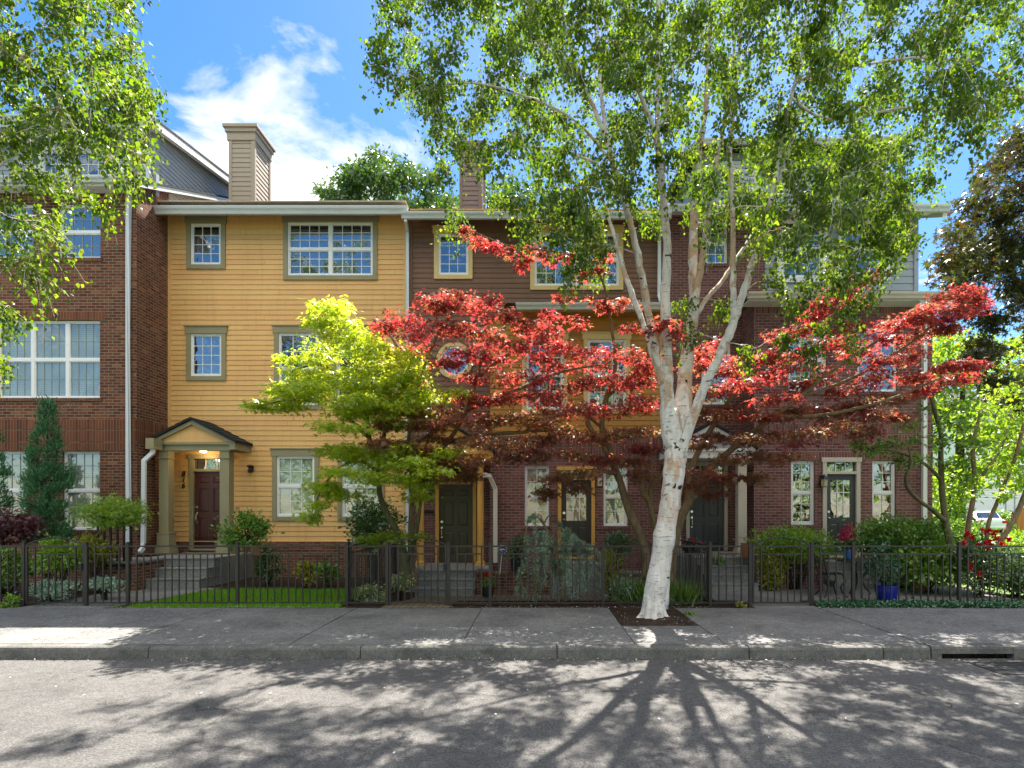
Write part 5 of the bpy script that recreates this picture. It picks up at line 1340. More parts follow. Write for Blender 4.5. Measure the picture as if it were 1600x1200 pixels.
# low sprays that hang before the walls
for x, y, d in ((905, 400, 8.2), (890, 430, 8.1), (930, 380, 8.4), (1240, 470, 8.6), (1290, 500, 8.6), (1330, 480, 8.5), (1265, 440, 8.5), (1340, 520, 8.8), (1230, 520, 8.9), (1310, 440, 8.7), (1375, 430, 8.6), (1065, 470, 9.3), (1075, 520, 9.3), (1128, 470, 9.2), (830, 345, 8.3), (865, 360, 8.1), (1215, 430, 8.7), (1175, 545, 8.9), (1270, 540, 8.8), (1355, 455, 8.5), *[(float(rng.uniform(1190, 1440)), float(rng.uniform(280, 380)), float(rng.uniform(7.8, 9.2))) for _ in range(14)]):
    cl.append((W(x, y, d), (0.24, 0.3, 0.22)))
# the far side of the crown over the gardens, seen only through gaps
while len(cl) < 820:
    d = rng.uniform(10.2, 13.0); x = rng.uniform(680, 1500); y = rng.uniform(-160, 350)
    rr = rng.uniform(0.3, 0.5); cl.append((W(x, y, d), (rr, rr, rr*0.9)))
tr.grow(cl, twigs=9, leaves=20, size=0.056, droop=0.36, jit=0.05, mode='birch', rise=0.12, sv=0.22)
tr.finish(T_BIRCH)

# ------------------------------------------------------------------ the birch whose crown hangs in on the left
tr = Tree('birch_tree', 'birch on the left, its bright hanging sprays covering the red brick house', 'tree', tuple(np.array(W(-230, 976, 8.6))*np.array((1, 1, 0)) + np.array((0, 0, Z_S))), 'bark_birch', 'leaf_birch', 'birch trees along the street')
tr.limb([(-230, 978, 8.6, 24), (-228, 860, 8.6, 20), (-222, 700, 8.6, 18), (-215, 560, 8.6, 16), (-200, 400, 8.6, 13), (-185, 200, 8.6, 10), (-170, 0, 8.6, 7), (-160, -200, 8.6, 4)], node_from=0.4)
for l in ([(-215, 560, 8.6, 7), (-140, 420, 8.3, 3.4), (-40, 300, 8.0, 2), (60, 210, 7.8, 1.2), (160, 180, 7.7, 0.7)], [(-200, 400, 8.6, 7), (-100, 220, 8.3, 3), (20, 100, 8.0, 1.6), (130, 50, 7.8, 1.0), (230, 70, 7.7, 0.6)], [(-212, 600, 8.5, 5), (-140, 500, 7.9, 3), (-80, 460, 7.5, 1.6), (-40, 450, 7.4, 0.8)], [(-185, 200, 8.6, 7), (-80, 20, 8.4, 5), (40, -80, 8.2, 3), (160, -90, 8, 1.8)]):
    tr.limb(l, wob=0.01)
ly = [-200, 60, 100, 150, 180, 230, 290, 330, 370, 420, 470, 520, 560, 600]; lx = [250, 250, 262, 262, 242, 238, 222, 200, 150, 110, 80, 62, 45, 25]
cl = []
while len(cl) < 330:
    d = float(np.clip(gauss(7.9, 0.8), 6.4, 9.6)); x = rng.uniform(-260, 262); y = rng.uniform(-260, 590)
    if x > np.interp(y, ly, lx) - 16: continue
    if 190 < y < 330 and rng.random() < 0.35: continue
    if y > 330 and x > 70 and rng.random() < 0.6: continue
    if y > 430 and rng.random() < 0.35: continue
    rr = rng.uniform(0.22, 0.40); cl.append((W(x, y, d), (rr*1.1, rr*1.1, rr*0.9)))
tr.grow(cl, twigs=9, leaves=18, size=0.055, droop=0.38, jit=0.05, mode='birch', rise=0.12)
tr.finish(T_BIRCH)

# ------------------------------------------------------------------ Japanese maples behind the fence
def pads(lst, d0, sd, rz=0.07):
    out = []
    for p in lst:
        x, y, rx = p[:3]; d = p[3] if len(p) > 3 else float(np.clip(gauss(d0, sd), d0-1.5*sd, d0+1.5*sd)); r_ = rx*d/F
        out.append((W(x, y, d), (r_*1.25, r_*1.3, rz + 0.10*r_)))
    return out
tr = Tree('japanese_maple', 'lime green maple with layered boughs in front of the yellow house', 'tree', (*W(632, 905, 11.7)[:2], 0.05), 'bark_maple_green', 'leaf_lime', 'garden maples')
tr.limb([(634, 912, 11.7, 10), (632, 890, 11.7, 8), (630, 862, 11.7, 6.5), (622, 835, 11.7, 5), (606, 805, 11.7, 4.6), (594, 775, 11.7, 4.2), (591, 740, 11.65, 3.8), (588, 715, 11.6, 3.4), (578, 685, 11.5, 3), (574, 650, 11.4, 2.8), (580, 610, 11.3, 3.2), (570, 560, 11.2, 2.4), (540, 520, 11.1, 1.6)], node_from=0.35)
tr.limb([(588, 715, 11.6, 4), (600, 680, 11.5, 3.4), (606, 640, 11.4, 3), (612, 590, 11.3, 2.4), (600, 545, 11.2, 1.6)])
tr.limb([(578, 685, 11.5, 3.2), (545, 655, 11.2, 2.6), (505, 630, 10.9, 2.2), (455, 625, 10.6, 1.5), (405, 634, 10.4, 0.8)])
tr.limb([(590, 735, 11.6, 3), (560, 720, 11.2, 2.4), (525, 735, 10.9, 1.8), (500, 770, 10.7, 1.2), (486, 805, 10.6, 0.7)])
tr.limb([(574, 650, 11.4, 3), (540, 600, 11.1, 2.6), (500, 570, 10.9, 2), (455, 580, 10.7, 1.2)])
tr.limb([(632, 880, 11.7, 5), (646, 850, 11.6, 4), (655, 800, 11.5, 3.2), (660, 740, 11.4, 2.6), (668, 690, 11.3, 2), (690, 640, 11.2, 1.2)])
L = [(512, 478, 26), (548, 500, 30), (500, 500, 18), (575, 520, 40), (610, 540, 42), (545, 535, 36), (505, 548, 34), (590, 565, 44), (640, 555, 30), (470, 578, 34), (520, 585, 42), (560, 600, 44), (615, 600, 46), (650, 590, 34), (448, 605, 30), (490, 615, 36), (420, 628, 22), (398, 632, 12), (455, 634, 28), (540, 640, 36), (590, 640, 42), (640, 625, 34), (690, 620, 28), (715, 612, 22), (620, 668, 40), (560, 668, 34), (510, 660, 26), (520, 700, 32), (560, 705, 40), (600, 715, 40), (640, 700, 36), (535, 735, 34), (505, 755, 24), (575, 745, 32), (495, 785, 16), (483, 806, 12), (545, 770, 20), (520, 770, 18), (625, 745, 36), (650, 720, 30), (600, 835, 30, 11.6), (640, 838, 28, 11.5), (575, 842, 18, 11.5), (655, 775, 24), (680, 735, 30), (700, 700, 26)]
L += [(530, 520, 40), (580, 545, 44), (470, 600, 34), (560, 575, 46), (610, 610, 46), (525, 625, 40), (640, 590, 36), (600, 655, 40), (560, 545, 40), (500, 590, 36), (660, 615, 30), *[(float(rng.uniform(440, 660)), float(rng.uniform(530, 660)), float(rng.uniform(24, 38))) for _ in range(26)], *[(float(rng.uniform(510, 670)), float(rng.uniform(670, 760)), float(rng.uniform(20, 32))) for _ in range(16)]]
L = [q for q in L if not (q[0] < 500 and q[1] < 545)] + [(512, 478, 24), (500, 500, 16), (490, 560, 26)]
cl = pads(L, 10.55, 0.45) + pads([(x + gauss(0, 12), y + gauss(0, 6), r_) for x, y, r_ in [p[:3] for p in L[:34:3]]], 11.1, 0.5)
tr.grow(cl, twigs=13, leaves=13, size=0.076, droop=0.10, jit=0.10, mode='pad', tilt=0.65, rise=0.05, twig_r=0.0025)
tr.finish(T_MAPLE)

tr = Tree('japanese_maple', 'red and purple maple arching over the olive door and the brick windows', 'tree', (*W(648, 905, 12.0)[:2], 0.02), 'bark_maple', 'leaf_red', 'garden maples')
tr.limb([(648, 915, 12.0, 7), (643, 880, 12.0, 5.5), (642, 830, 12.0, 4.8), (645, 780, 11.9, 4.4), (649, 750, 11.8, 4.2), (668, 725, 11.6, 4), (700, 690, 11.3, 3.6), (730, 640, 11.1, 3.2), (745, 590, 11.0, 2.8), (760, 540, 10.9, 3), (790, 510, 10.9, 2)], node_from=0.35)
tr.limb([(645, 790, 11.9, 3.4), (638, 720, 11.7, 3), (640, 670, 11.5, 2.6), (655, 600, 11.3, 2.2), (680, 530, 11.1, 2.6), (715, 480, 11.0, 1.8), (760, 470, 10.9, 1)])
tr.limb([(730, 640, 11.1, 4), (780, 620, 10.9, 3.4), (830, 600, 10.8, 2.8), (880, 580, 10.7, 2), (940, 570, 10.6, 1.2)])
tr.limb([(700, 690, 11.3, 4), (760, 680, 11.0, 3.2), (820, 675, 10.8, 2.6), (880, 670, 10.7, 1.8)])
tr.limb([(745, 590, 11.0, 3), (800, 550, 10.9, 2.6), (850, 535, 10.9, 2), (900, 540, 10.8, 1)])
tr.limb([(655, 600, 11.3, 3), (620, 540, 11.2, 2.2), (600, 510, 11.1, 1.2)])
tr.limb([(1012, 905, 11.6, 9), (1010, 870, 11.6, 8), (1000, 835, 11.55, 7.2), (984, 800, 11.5, 6.8), (974, 770, 11.4, 6), (965, 740, 11.3, 4.8), (952, 715, 11.2, 4), (938, 690, 11.1, 3.4), (920, 665, 11.0, 4), (915, 640, 10.9, 3)], node_from=0.4)
tr.limb([(968, 750, 11.35, 6), (958, 725, 11.3, 5.5), (950, 690, 11.2, 5), (940, 665, 11.1, 4.5), (948, 620, 11.0, 4), (962, 570, 10.9, 3), (955, 510, 10.8, 2.4), (945, 450, 10.7, 2), (925, 415, 10.7, 1.5), (880, 395, 10.6, 1.2), (800, 385, 10.6, 1), (735, 360, 10.5, 0.7)])
tr.limb([(940, 665, 11.1, 4), (900, 640, 10.9, 3.2), (850, 655, 10.7, 2.4), (800, 650, 10.6, 1.6)])
tr.limb([(965, 740, 11.3, 4), (930, 735, 11.0, 3), (890, 742, 10.9, 2), (860, 755, 10.9, 1.2)])
tr.limb([(948, 620, 11.0, 3), (985, 590, 10.8, 2.6), (1010, 560, 10.6, 2), (1030, 520, 10.4, 1.2)])
tr.limb([(1030, 860, 11.6, 5), (1016, 790, 11.5, 4.4), (1005, 770, 11.4, 5), (1000, 745, 11.3, 3.5), (990, 725, 11.2, 2.5)], node_from=0.4)
tr.limb([(1016, 790, 11.5, 4), (1018, 760, 11.4, 4), (1032, 745, 11.2, 3), (1042, 725, 11.1, 2)])
LA = [(600, 505, 24), (640, 492, 34), (680, 475, 38), (715, 462, 34), (750, 472, 36), (785, 490, 36), (820, 505, 36), (850, 520, 32), (875, 540, 26), (660, 520, 38), (705, 510, 42), (750, 520, 42), (795, 535, 40), (840, 550, 36), (640, 545, 26), (725, 545, 36), (690, 470, 30), (770, 560, 34), (700, 565, 22), (735, 590, 28), (790, 585, 36),
      (835, 585, 40), (880, 570, 40), (915, 545, 34), (955, 550, 36), (990, 560, 36), (900, 600, 44), (945, 590, 44), (985, 600, 40), (1010, 575, 28), (860, 620, 44), (810, 615, 40), (910, 640, 46), (960, 640, 46), (1000, 635, 36), (770, 620, 34), (740, 625, 30)]
LB = [(700, 640, 34), (670, 660, 36), (720, 660, 42), (765, 655, 42), (810, 650, 44), (850, 660, 44), (690, 685, 42), (740, 690, 46), (790, 690, 46), (840, 690, 44), (885, 675, 44), (700, 715, 36), (750, 722, 38), (800, 712, 34), (845, 715, 30), (660, 700, 30), (930, 680, 40), (975, 680, 42), (1010, 670, 34), (940, 715, 36), (985, 720, 36), (1010, 700, 28), (900, 705, 30), (875, 740, 28), (850, 770, 16), (920, 740, 26), (1005, 745, 22), (680, 745, 20), (730, 745, 18), (900, 765, 26, 10.9), (640, 640, 20), (650, 600, 18), (635, 690, 16), (600, 665, 16), (585, 690, 12), (610, 625, 12), (655, 735, 18)]
LC = [(728, 362, 14), (745, 375, 16), (770, 385, 18), (795, 395, 18), (830, 388, 20), (860, 400, 20), (815, 412, 14), (890, 398, 18), (925, 372, 14), (940, 395, 18), (930, 420, 16), (905, 425, 14), (880, 460, 20), (930, 470, 20), (860, 485, 22), (955, 480, 18), (985, 470, 18), (900, 500, 24), (980, 510, 20), (1040, 500, 18, 8.9), (1020, 512, 16, 8.8), (1060, 520, 16, 8.9)]
tr.grow(pads(LA, 10.35, 0.4), twigs=18, leaves=13, size=0.070, droop=0.07, jit=0.085, mode='pad', tilt=0.65, rise=0.05, twig_r=0.0025, tone=-0.04)
tr.grow(pads(LB, 10.45, 0.45), twigs=18, leaves=13, size=0.070, droop=0.07, jit=0.085, mode='pad', tilt=0.65, rise=0.05, twig_r=0.0025, tone=0.42)
tr.grow(pads([(x + gauss(0, 14), y + gauss(0, 8), r_*0.9) for x, y, r_ in [p[:3] for p in (LA[:37] + LB[:24])[::2]]], 11.0, 0.4), twigs=10, leaves=11, size=0.070, droop=0.07, jit=0.085, mode='pad', tilt=0.65, rise=0.05, twig_r=0.0025)
tr.grow(pads(LC, 10.6, 0.2), twigs=9, leaves=11, size=0.076, droop=0.07, jit=0.05, mode='pad', tilt=0.45, rise=0.03, twig_r=0.0025)
tr.finish(T_MAPLE)

tr = Tree('japanese_maple', 'red maple spreading from behind the birch trunk to the right end of the row', 'tree', (*W(1050, 905, 11.3)[:2], Z_S), 'bark_maple', 'leaf_red', 'garden maples')
tr.limb([(1046, 915, 11.3, 10), (1050, 870, 11.3, 8.5), (1060, 820, 11.25, 7.5), (1073, 790, 11.2, 7), (1085, 765, 11.1, 6.5), (1108, 735, 10.9, 5.5), (1140, 705, 10.7, 5), (1172, 680, 10.5, 4.5), (1210, 650, 10.3, 4), (1250, 620, 10.2, 3.4), (1300, 580, 10.1, 2.8), (1360, 540, 10.0, 2), (1430, 500, 9.9, 1.2)], node_from=0.35)
tr.limb([(1075, 785, 11.2, 6), (1076, 755, 11.1, 5.5), (1085, 720, 11.0, 5), (1105, 680, 10.9, 4.4), (1125, 650, 10.8, 4), (1150, 610, 10.7, 3), (1190, 570, 10.5, 2)])
tr.limb([(1210, 650, 10.3, 3.4), (1270, 650, 10.2, 3), (1330, 640, 10.1, 2.6), (1400, 620, 10.0, 2), (1470, 590, 9.9, 1.2)])
tr.limb([(1250, 620, 10.2, 3), (1310, 600, 10.1, 2.6), (1370, 570, 10.0, 2.2), (1430, 530, 9.9, 1.8), (1480, 490, 9.8, 1.4), (1515, 470, 9.8, 0.8)])
tr.limb([(1190, 570, 10.5, 2.4), (1250, 520, 10.3, 2), (1300, 480, 10.2, 1.5), (1340, 445, 10.1, 0.9)])
LA = [(1100, 545, 30), (1085, 570, 30), (1130, 575, 34), (1165, 600, 38), (1120, 605, 34), (1200, 585, 38), (1195, 555, 26), (1235, 565, 36), (1270, 545, 36), (1225, 520, 26), (1260, 510, 24), (1290, 580, 38), (1300, 530, 32), (1330, 510, 26), (1340, 550, 36), (1375, 530, 34), (1400, 505, 30), (1385, 560, 34), (1425, 525, 30), (1425, 555, 26), (1360, 590, 36), (1310, 610, 38), (1250, 600, 38), (1210, 620, 36),
      (1455, 478, 24), (1480, 462, 26), (1505, 450, 24), (1518, 468, 22), (1490, 488, 26), (1465, 500, 20), (1525, 480, 12), (1440, 495, 20), (1330, 440, 22), (1350, 430, 18), (1310, 455, 20), (1290, 470, 18), (1330, 465, 16), (1480, 570, 22), (1510, 565, 18), (1495, 590, 22), (1465, 595, 24), (1440, 610, 22), (1430, 585, 20), (1480, 515, 16), (1520, 570, 10), (1270, 490, 18)]
LB = [(1150, 640, 36), (1195, 650, 40), (1240, 640, 40), (1290, 645, 42), (1340, 630, 40), (1390, 620, 36), (1370, 650, 34), (1110, 650, 34), (1125, 680, 38), (1170, 685, 38), (1215, 680, 38), (1260, 675, 38), (1310, 668, 36), (1350, 678, 26), (1090, 690, 30), (1140, 715, 30), (1190, 715, 32), (1235, 708, 30), (1100, 735, 30), (1130, 745, 26), (1185, 745, 18), (1080, 640, 26), (1410, 650, 22), (1090, 610, 26), (1120, 770, 18), (1085, 760, 16)]
tr.grow(pads(LA, 10.0, 0.45), twigs=18, leaves=13, size=0.070, droop=0.07, jit=0.085, mode='pad', tilt=0.65, rise=0.05, twig_r=0.0025, tone=-0.04)
tr.grow(pads(LB, 10.15, 0.45), twigs=18, leaves=13, size=0.070, droop=0.07, jit=0.085, mode='pad', tilt=0.65, rise=0.05, twig_r=0.0025, tone=0.42)
tr.grow(pads([(x + gauss(0, 12), y + gauss(0, 7), r_*0.9) for x, y, r_ in [p[:3] for p in (LA[:24] + LB[:18])[::2]]], 10.8, 0.4), twigs=10, leaves=11, size=0.070, droop=0.07, jit=0.085, mode='pad', tilt=0.65, rise=0.05, twig_r=0.0025)
tr.finish(T_MAPLE)

# ------------------------------------------------------------------ green trees at the right end
tr = Tree('small_tree', 'small green tree with a crooked pale stem by the corner downspout', 'tree', (*W(1486, 860, 11.9)[:2], Z_S), 'bark_maple_green', 'leaf_green', 'small green trees by the corner')
tr.limb([(1487, 890, 11.9, 6.5), (1484, 850, 11.9, 5.5), (1477, 810, 11.9, 4.6), (1472, 770, 11.9, 4.2), (1470, 720, 11.85, 3.8), (1470, 680, 11.8, 3), (1460, 640, 11.7, 3), (1450, 600, 11.6, 2)], node_from=0.4)
tr.limb([(1477, 815, 11.9, 4), (1455, 795, 11.7, 3.4), (1440, 785, 11.5, 3), (1420, 765, 11.3, 3), (1416, 745, 11.2, 2.8), (1424, 725, 11.2, 2), (1420, 700, 11.2, 1.4)])
tr.limb([(1471, 750, 11.9, 3), (1445, 725, 11.6, 2.4), (1400, 705, 11.3, 1.8), (1350, 700, 11.2, 1)])
cl = [(W(x, y, float(gauss(11.7, 0.45))), (r_*11.7/F, r_*11.7/F, r_*7/F)) for x, y, r_ in [(1450, 640, 40), (1480, 660, 40), (1500, 630, 36), (1430, 680, 36), (1465, 690, 40), (1500, 690, 40), (1400, 695, 28), (1365, 700, 24), (1340, 690, 20), (1430, 715, 26), (1480, 725, 34), (1520, 720, 34), (1520, 660, 36), (1450, 610, 30), (1490, 600, 30), (1400, 715, 20), (1540, 690, 30), (1510, 745, 24), (1380, 690, 22), (1420, 660, 24)]]
tr.grow(cl, twigs=9, leaves=11, size=0.075, droop=0.08, jit=0.06, mode='any', tilt=0.5, rise=0.06); tr.finish(T_OVAL)
tr = Tree('small_tree', 'green tree with dark slanting stems rising behind the red roses', 'tree', (*W(1538, 865, 12.6)[:2], Z_S), 'bark_maple', 'leaf_bright', 'small green trees by the corner')
tr.limb([(1540, 880, 12.6, 3.4), (1544, 820, 12.6, 3), (1556, 790, 12.6, 2.8), (1572, 750, 12.5, 2.4), (1588, 710, 12.4, 3), (1600, 660, 12.3, 2)], node_from=0.4)
tr.limb([(1510, 870, 12.8, 4.4), (1513, 820, 12.8, 4), (1520, 780, 12.8, 3.6), (1522, 740, 12.7, 3.2), (1520, 700, 12.6, 3.4), (1530, 650, 12.5, 2)], node_from=0.4)
tr.limb([(1522, 760, 12.7, 3), (1540, 735, 12.5, 2.6), (1562, 705, 12.4, 2), (1575, 670, 12.3, 1.2)])
tr.limb([(1560, 850, 12.4, 4.6), (1590, 800, 12.4, 4), (1604, 765, 12.4, 3.4), (1625, 720, 12.4, 3), (1640, 660, 12.4, 2)], node_from=0.4)
cl = [(W(x, y, float(gauss(12.6, 0.5))), (r_*12.6/F, r_*12.6/F, r_*8/F)) for x, y, r_ in [(1530, 640, 40), (1570, 650, 40), (1605, 640, 40), (1560, 610, 36), (1590, 690, 38), (1550, 690, 36), (1515, 680, 30), (1620, 700, 36), (1585, 600, 36), (1630, 650, 40), (1570, 725, 26), (1610, 735, 26), (1540, 720, 26), (1600, 570, 30), (1640, 590, 40), (1590, 755, 16), (1560, 745, 24), (1525, 750, 22), (1620, 765, 26), (1500, 770, 20), (1575, 770, 14), (1545, 640, 44), (1595, 620, 40), (1570, 690, 40)]]
tr.grow(cl, twigs=9, leaves=10, size=0.085, droop=0.08, jit=0.07, mode='any', tilt=0.5, rise=0.06); tr.finish(T_OVAL)
def mass(name, label, cat, base, trunk, region, n, d0, sd, rad, leaf, bark, twigs, leaves, size, group=None, tpl=T_OVAL, jit=None, limbs=()):
    t = Tree(name, label, cat, base, bark, leaf, group)
    t.limb(trunk, node_from=0.3)
    for l in limbs: t.limb(l)
    cl = []
    while len(cl) < n:
        x = rng.uniform(region[0], region[1]); y = rng.uniform(region[2], region[3])
        if not region[4](x, y): continue
        d = float(np.clip(gauss(d0, sd), d0-2*sd, d0+2*sd)); rr = rad*rng.uniform(0.7, 1.25); cl.append((W(x, y, d), (rr, rr, rr*0.7)))
    t.grow(cl, twigs=twigs, leaves=leaves, size=size, droop=0.15, jit=jit or size*1.1, mode='any', tilt=0.55, rise=0.08, rmax=0.06, twig_r=0.008)
    return t.finish(tpl)
ry_ = [160, 190, 230, 270, 300, 330, 370, 420, 460, 500, 560, 620]; rx_ = [1640, 1590, 1555, 1535, 1518, 1492, 1476, 1470, 1484, 1506, 1512, 1530]
mass('maple_tree', 'tall dark maroon and green maple beyond the end of the row', 'tree', (*W(1650, 880, 19)[:2], Z_S), [(1650, 900, 19, 18), (1645, 700, 19, 15), (1640, 500, 19, 11), (1640, 300, 19, 6), (1650, 120, 19, 3)],
     (1455, 1800, 120, 640, lambda x, y: x > np.interp(y, ry_, rx_) + 4), 430, 18.5, 1.2, 0.52, 'leaf_maroon', 'bark_dark', 8, 11, 0.14, tpl=T_MAPLE,
     limbs=[[(1640, 520, 19, 7), (1590, 440, 18.6, 4), (1540, 400, 18.2, 1)], [(1640, 400, 19, 6), (1605, 310, 18.6, 3), (1570, 270, 18.3, 1)]])
mass('oak_tree', 'rounded dark tree rising behind the roof of the yellow house', 'tree', (*W(615, 860, 36)[:2], 0.4), [(615, 845, 36, 9), (615, 600, 36, 8), (615, 450, 36, 6), (612, 330, 36, 3)],
     (480, 745, 232, 420, lambda x, y: math.hypot((x-607)/110, (y-342)/104) < 0.95 + 0.045*math.sin(7*math.atan2(y-340, x-612)+2.4) + 0.04*math.sin(13*math.atan2(y-340, x-612))), 250, 35.5, 1.6, 0.5, 'leaf_dark', 'bark_dark', 7, 10, 0.24, group='trees behind the roofs',
     limbs=[[(615, 450, 36, 5), (560, 370, 35.5, 3), (530, 310, 35, 1.5)], [(615, 450, 36, 5), (670, 360, 35.5, 3), (700, 320, 35, 1.5)]])
mass('oak_tree', 'lower dark tree glimpsed behind the brown house chimney', 'tree', (*W(800, 860, 36)[:2], 0.4), [(800, 845, 36, 8), (800, 600, 36, 7), (805, 430, 36, 4)],
     (735, 905, 285, 420, lambda x, y: (x-815)**2/85**2 + (y-370)**2/85**2 < 1), 70, 35.5, 1.2, 0.75, 'leaf_dark', 'bark_dark', 7, 9, 0.27, group='trees behind the roofs')
mass('sunlit_tree', 'bright sunlit tree far behind the corner of the end townhouse', 'tree', (*W(1500, 850, 26)[:2], 0.2), [(1500, 850, 26, 8), (1500, 700, 26, 6), (1505, 600, 26, 3)],
     (1440, 1680, 520, 800, lambda x, y: not (x > 1540 and y > 745)), 190, 26, 1.5, 0.7, 'leaf_bright', 'bark_dark', 7, 9, 0.2, group='sunlit greenery beyond the row')
mass('sunlit_shrub', 'tall bright sunlit shrub left of the white car', 'shrub', (*W(1480, 860, 22)[:2], 0.2), [(1482, 870, 22, 4), (1482, 820, 22, 3), (1484, 760, 22, 1.5)],
     (1450, 1520, 730, 850, lambda x, y: True), 42, 22, 0.8, 0.45, 'leaf_bright', 'bark_dark', 7, 9, 0.13, group='sunlit greenery beyond the row')
mass('sunlit_shrub', 'green shrubs between the white car and the orange board fence', 'shrub', (*W(1580, 826, 39)[:2], 0.4), [(1580, 836, 39, 2), (1580, 812, 39, 1.5), (1582, 800, 39, 1)],
     (1553, 1600, 800, 828, lambda x, y: True), 22, 39, 0.6, 0.5, 'leaf_green', 'bark_dark', 6, 8, 0.2, group='sunlit greenery beyond the row')
# street trees across the road, mirrored in the panes
for k, (x, y, h, rr) in enumerate(((-21, -15, 13, 4.4), (-13.5, -13, 14.5, 4.4), (-5.5, -14.5, 12.5, 4.2), (3.0, -13.5, 14.5, 4.8), (11.5, -14, 12.5, 4.4), (19.5, -14, 14, 4.6))):
    t = Tree('street_tree', 'leafy street tree on the far side of the road', 'tree', (x, y, Z_S), 'bark_dark', 'leaf_bright', 'trees across the road')
    t.limb_w(np.array([(x, y, 0, 0.2), (x+0.1, y, 2.2, 0.17), (x, y+0.1, 5, 0.13), (x+0.1, y, h*0.75, 0.08), (x, y, h*0.95, 0.03)]), node_from=0.25)
    cl = []
    while len(cl) < 80:
        q = rng.uniform(-1, 1, 3)
        if np.dot(q, q) > 1 or np.dot(q, q) < 0.12: continue
        cl.append((np.array((x, y, h*0.52)) + q*np.array((rr, rr, h*0.46)), (0.9, 0.9, 0.7)))
    t.grow(cl, twigs=6, leaves=9, size=0.30, droop=0.2, jit=0.28, mode='any', rmax=0.05, twig_r=0.01); t.finish(T_OVAL)
# ================================================================== GARDEN PLANTS
def bush(name, label, cat, px, py, d, rx, ry, n, size, leaf, group=None, stems=None, tpl=T_OVAL, flat=1.0, zmin=None, clumps=26, mode='out', bark='bark_dark', twigs=True, shell=0.75, base=None):
    """rounded leafy plant: clumps of leaves over an uneven ellipsoid on thin stems"""
    c = np.array(W(px, py, d)); a, h = rx*d/F, ry*d/F
    zb = base if base is not None else c[2] - h
    r = thing(name, label, cat, (c[0], c[1], zb), group)
    m = MB(); cc = []
    for k in range(clumps):
        q = rng.normal(0, 1, 3); q /= np.linalg.norm(q); q *= shell + (1-shell)*rng.random() if rng.random() < 0.75 else rng.random()
        cc.append(c + q*np.array((a*0.82, a*0.75*flat, h*0.82)))
    stem_top = c - np.array((0, 0, h*0.5))
    if stems is None:
        for p in cc[::2]: m.tube([(c[0]+gauss(0, a*.08), c[1]+gauss(0, a*.08), zb-0.02), (np.array((c[0], c[1], zb))+p)/2 + np.array((0,0,0.03)), p], [0.010, 0.008, 0.003], 5)
    else:
        m.tube([(c[0], c[1], zb-0.02), (c[0]+0.01, c[1], (zb+stem_top[2])/2), stem_top], [stems, stems*0.85, stems*0.6], 8)
        for p in cc: m.tube([stem_top, (stem_top+p)/2 + np.array((0, 0, 0.02)), p], [stems*0.5, 0.006, 0.003], 5, cap=False)
    m.build('stems', M[bark], r, smooth=True)
    P, A, N, Cc = [], [], [], []
    size = size*0.88; n = int(n*1.7); clumps = len(cc); per = max(4, n//clumps)
    for p in cc:
        lp = p + rng.normal(0, 1, (per, 3))*np.array((a*0.20, a*0.18, h*0.18)) ; cr = rng.random()
        if zmin is not None: lp[:, 2] = np.maximum(lp[:, 2], zmin + rng.random(per)*0.05)
        o = unit(lp - c)
        P.append(lp); A.append(unit(o + rng.normal(0, 0.7, (per, 3)) + np.array((0, 0, 0.25)))); N.append(unit(o*0.8 + np.array((0, -0.2, 0.7)) + rng.normal(0, 0.45, (per, 3))))
        Cc.append(np.clip(0.35*cr + 0.32 + rng.normal(0, 0.2, per), 0, 1))
    P = np.vstack(P); leaf_mesh('foliage', P, np.vstack(A), np.vstack(N), size*np.exp(rng.normal(0, 0.25, len(P))), tpl, leaf, r, np.concatenate(Cc))
    return r, cc

bush('shrub', 'round green shrub on a short stem beside the yellow house porch column', 'shrub', 383, 832, 12.7, 36, 30, 1500, 0.075, 'leaf_green', 'garden shrubs', stems=0.03, base=0.13, clumps=30)
bush('shrub', 'dark low shrub on the soil between the lawn and the yellow house', 'shrub', 420, 880, 13.2, 24, 26, 900, 0.06, 'leaf_dark', 'garden shrubs', base=0.12)
bush('shrub', 'broad dark shrub under the first-floor window by the lime maple', 'shrub', 585, 818, 13.4, 42, 40, 1700, 0.085, 'leaf_dark', 'garden shrubs', base=0.10, clumps=34)
bush('shrub', 'yellow-green perennial on the soil below the first-floor windows', 'perennial', 478, 895, 12.9, 16, 17, 320, 0.07, 'leaf_gold', 'small garden plants', base=0.13, clumps=14)
bush('shrub', 'green perennial right of the yellow-green one', 'perennial', 512, 892, 12.9, 18, 18, 380, 0.07, 'leaf_green', 'small garden plants', base=0.13, clumps=14)
bush('shrub', 'small bright round-headed shrub on a bare stem beside the tall railing', 'shrub', 172, 800, 11.9, 50, 26, 1900, 0.065, 'leaf_bright', 'garden shrubs', stems=0.03, base=0.14, clumps=34, tpl=T_MAPLE)
bush('shrub', 'golden green shrub behind the first arched gate', 'shrub', 92, 868, 11.5, 34, 28, 1500, 0.075, 'leaf_bright', 'garden shrubs', base=0.13, clumps=30)
bush('shrub', 'yellow-tinged shrub below the round-headed shrub on the left', 'shrub', 150, 862, 12.0, 26, 26, 1000, 0.07, 'leaf_gold', 'garden shrubs', base=0.14, clumps=24)
bush('shrub', 'dull green shrub behind the fence left of the first gate', 'shrub', 14, 886, 11.6, 34, 30, 1100, 0.07, 'leaf_green', 'garden shrubs', base=0.13)
bush('plum_maple', 'low plum-coloured laceleaf maple at the left edge', 'maple', 4, 826, 11.9, 46, 28, 1900, 0.07, 'leaf_plum', 'garden maples', stems=0.035, base=0.14, tpl=T_MAPLE, clumps=36)
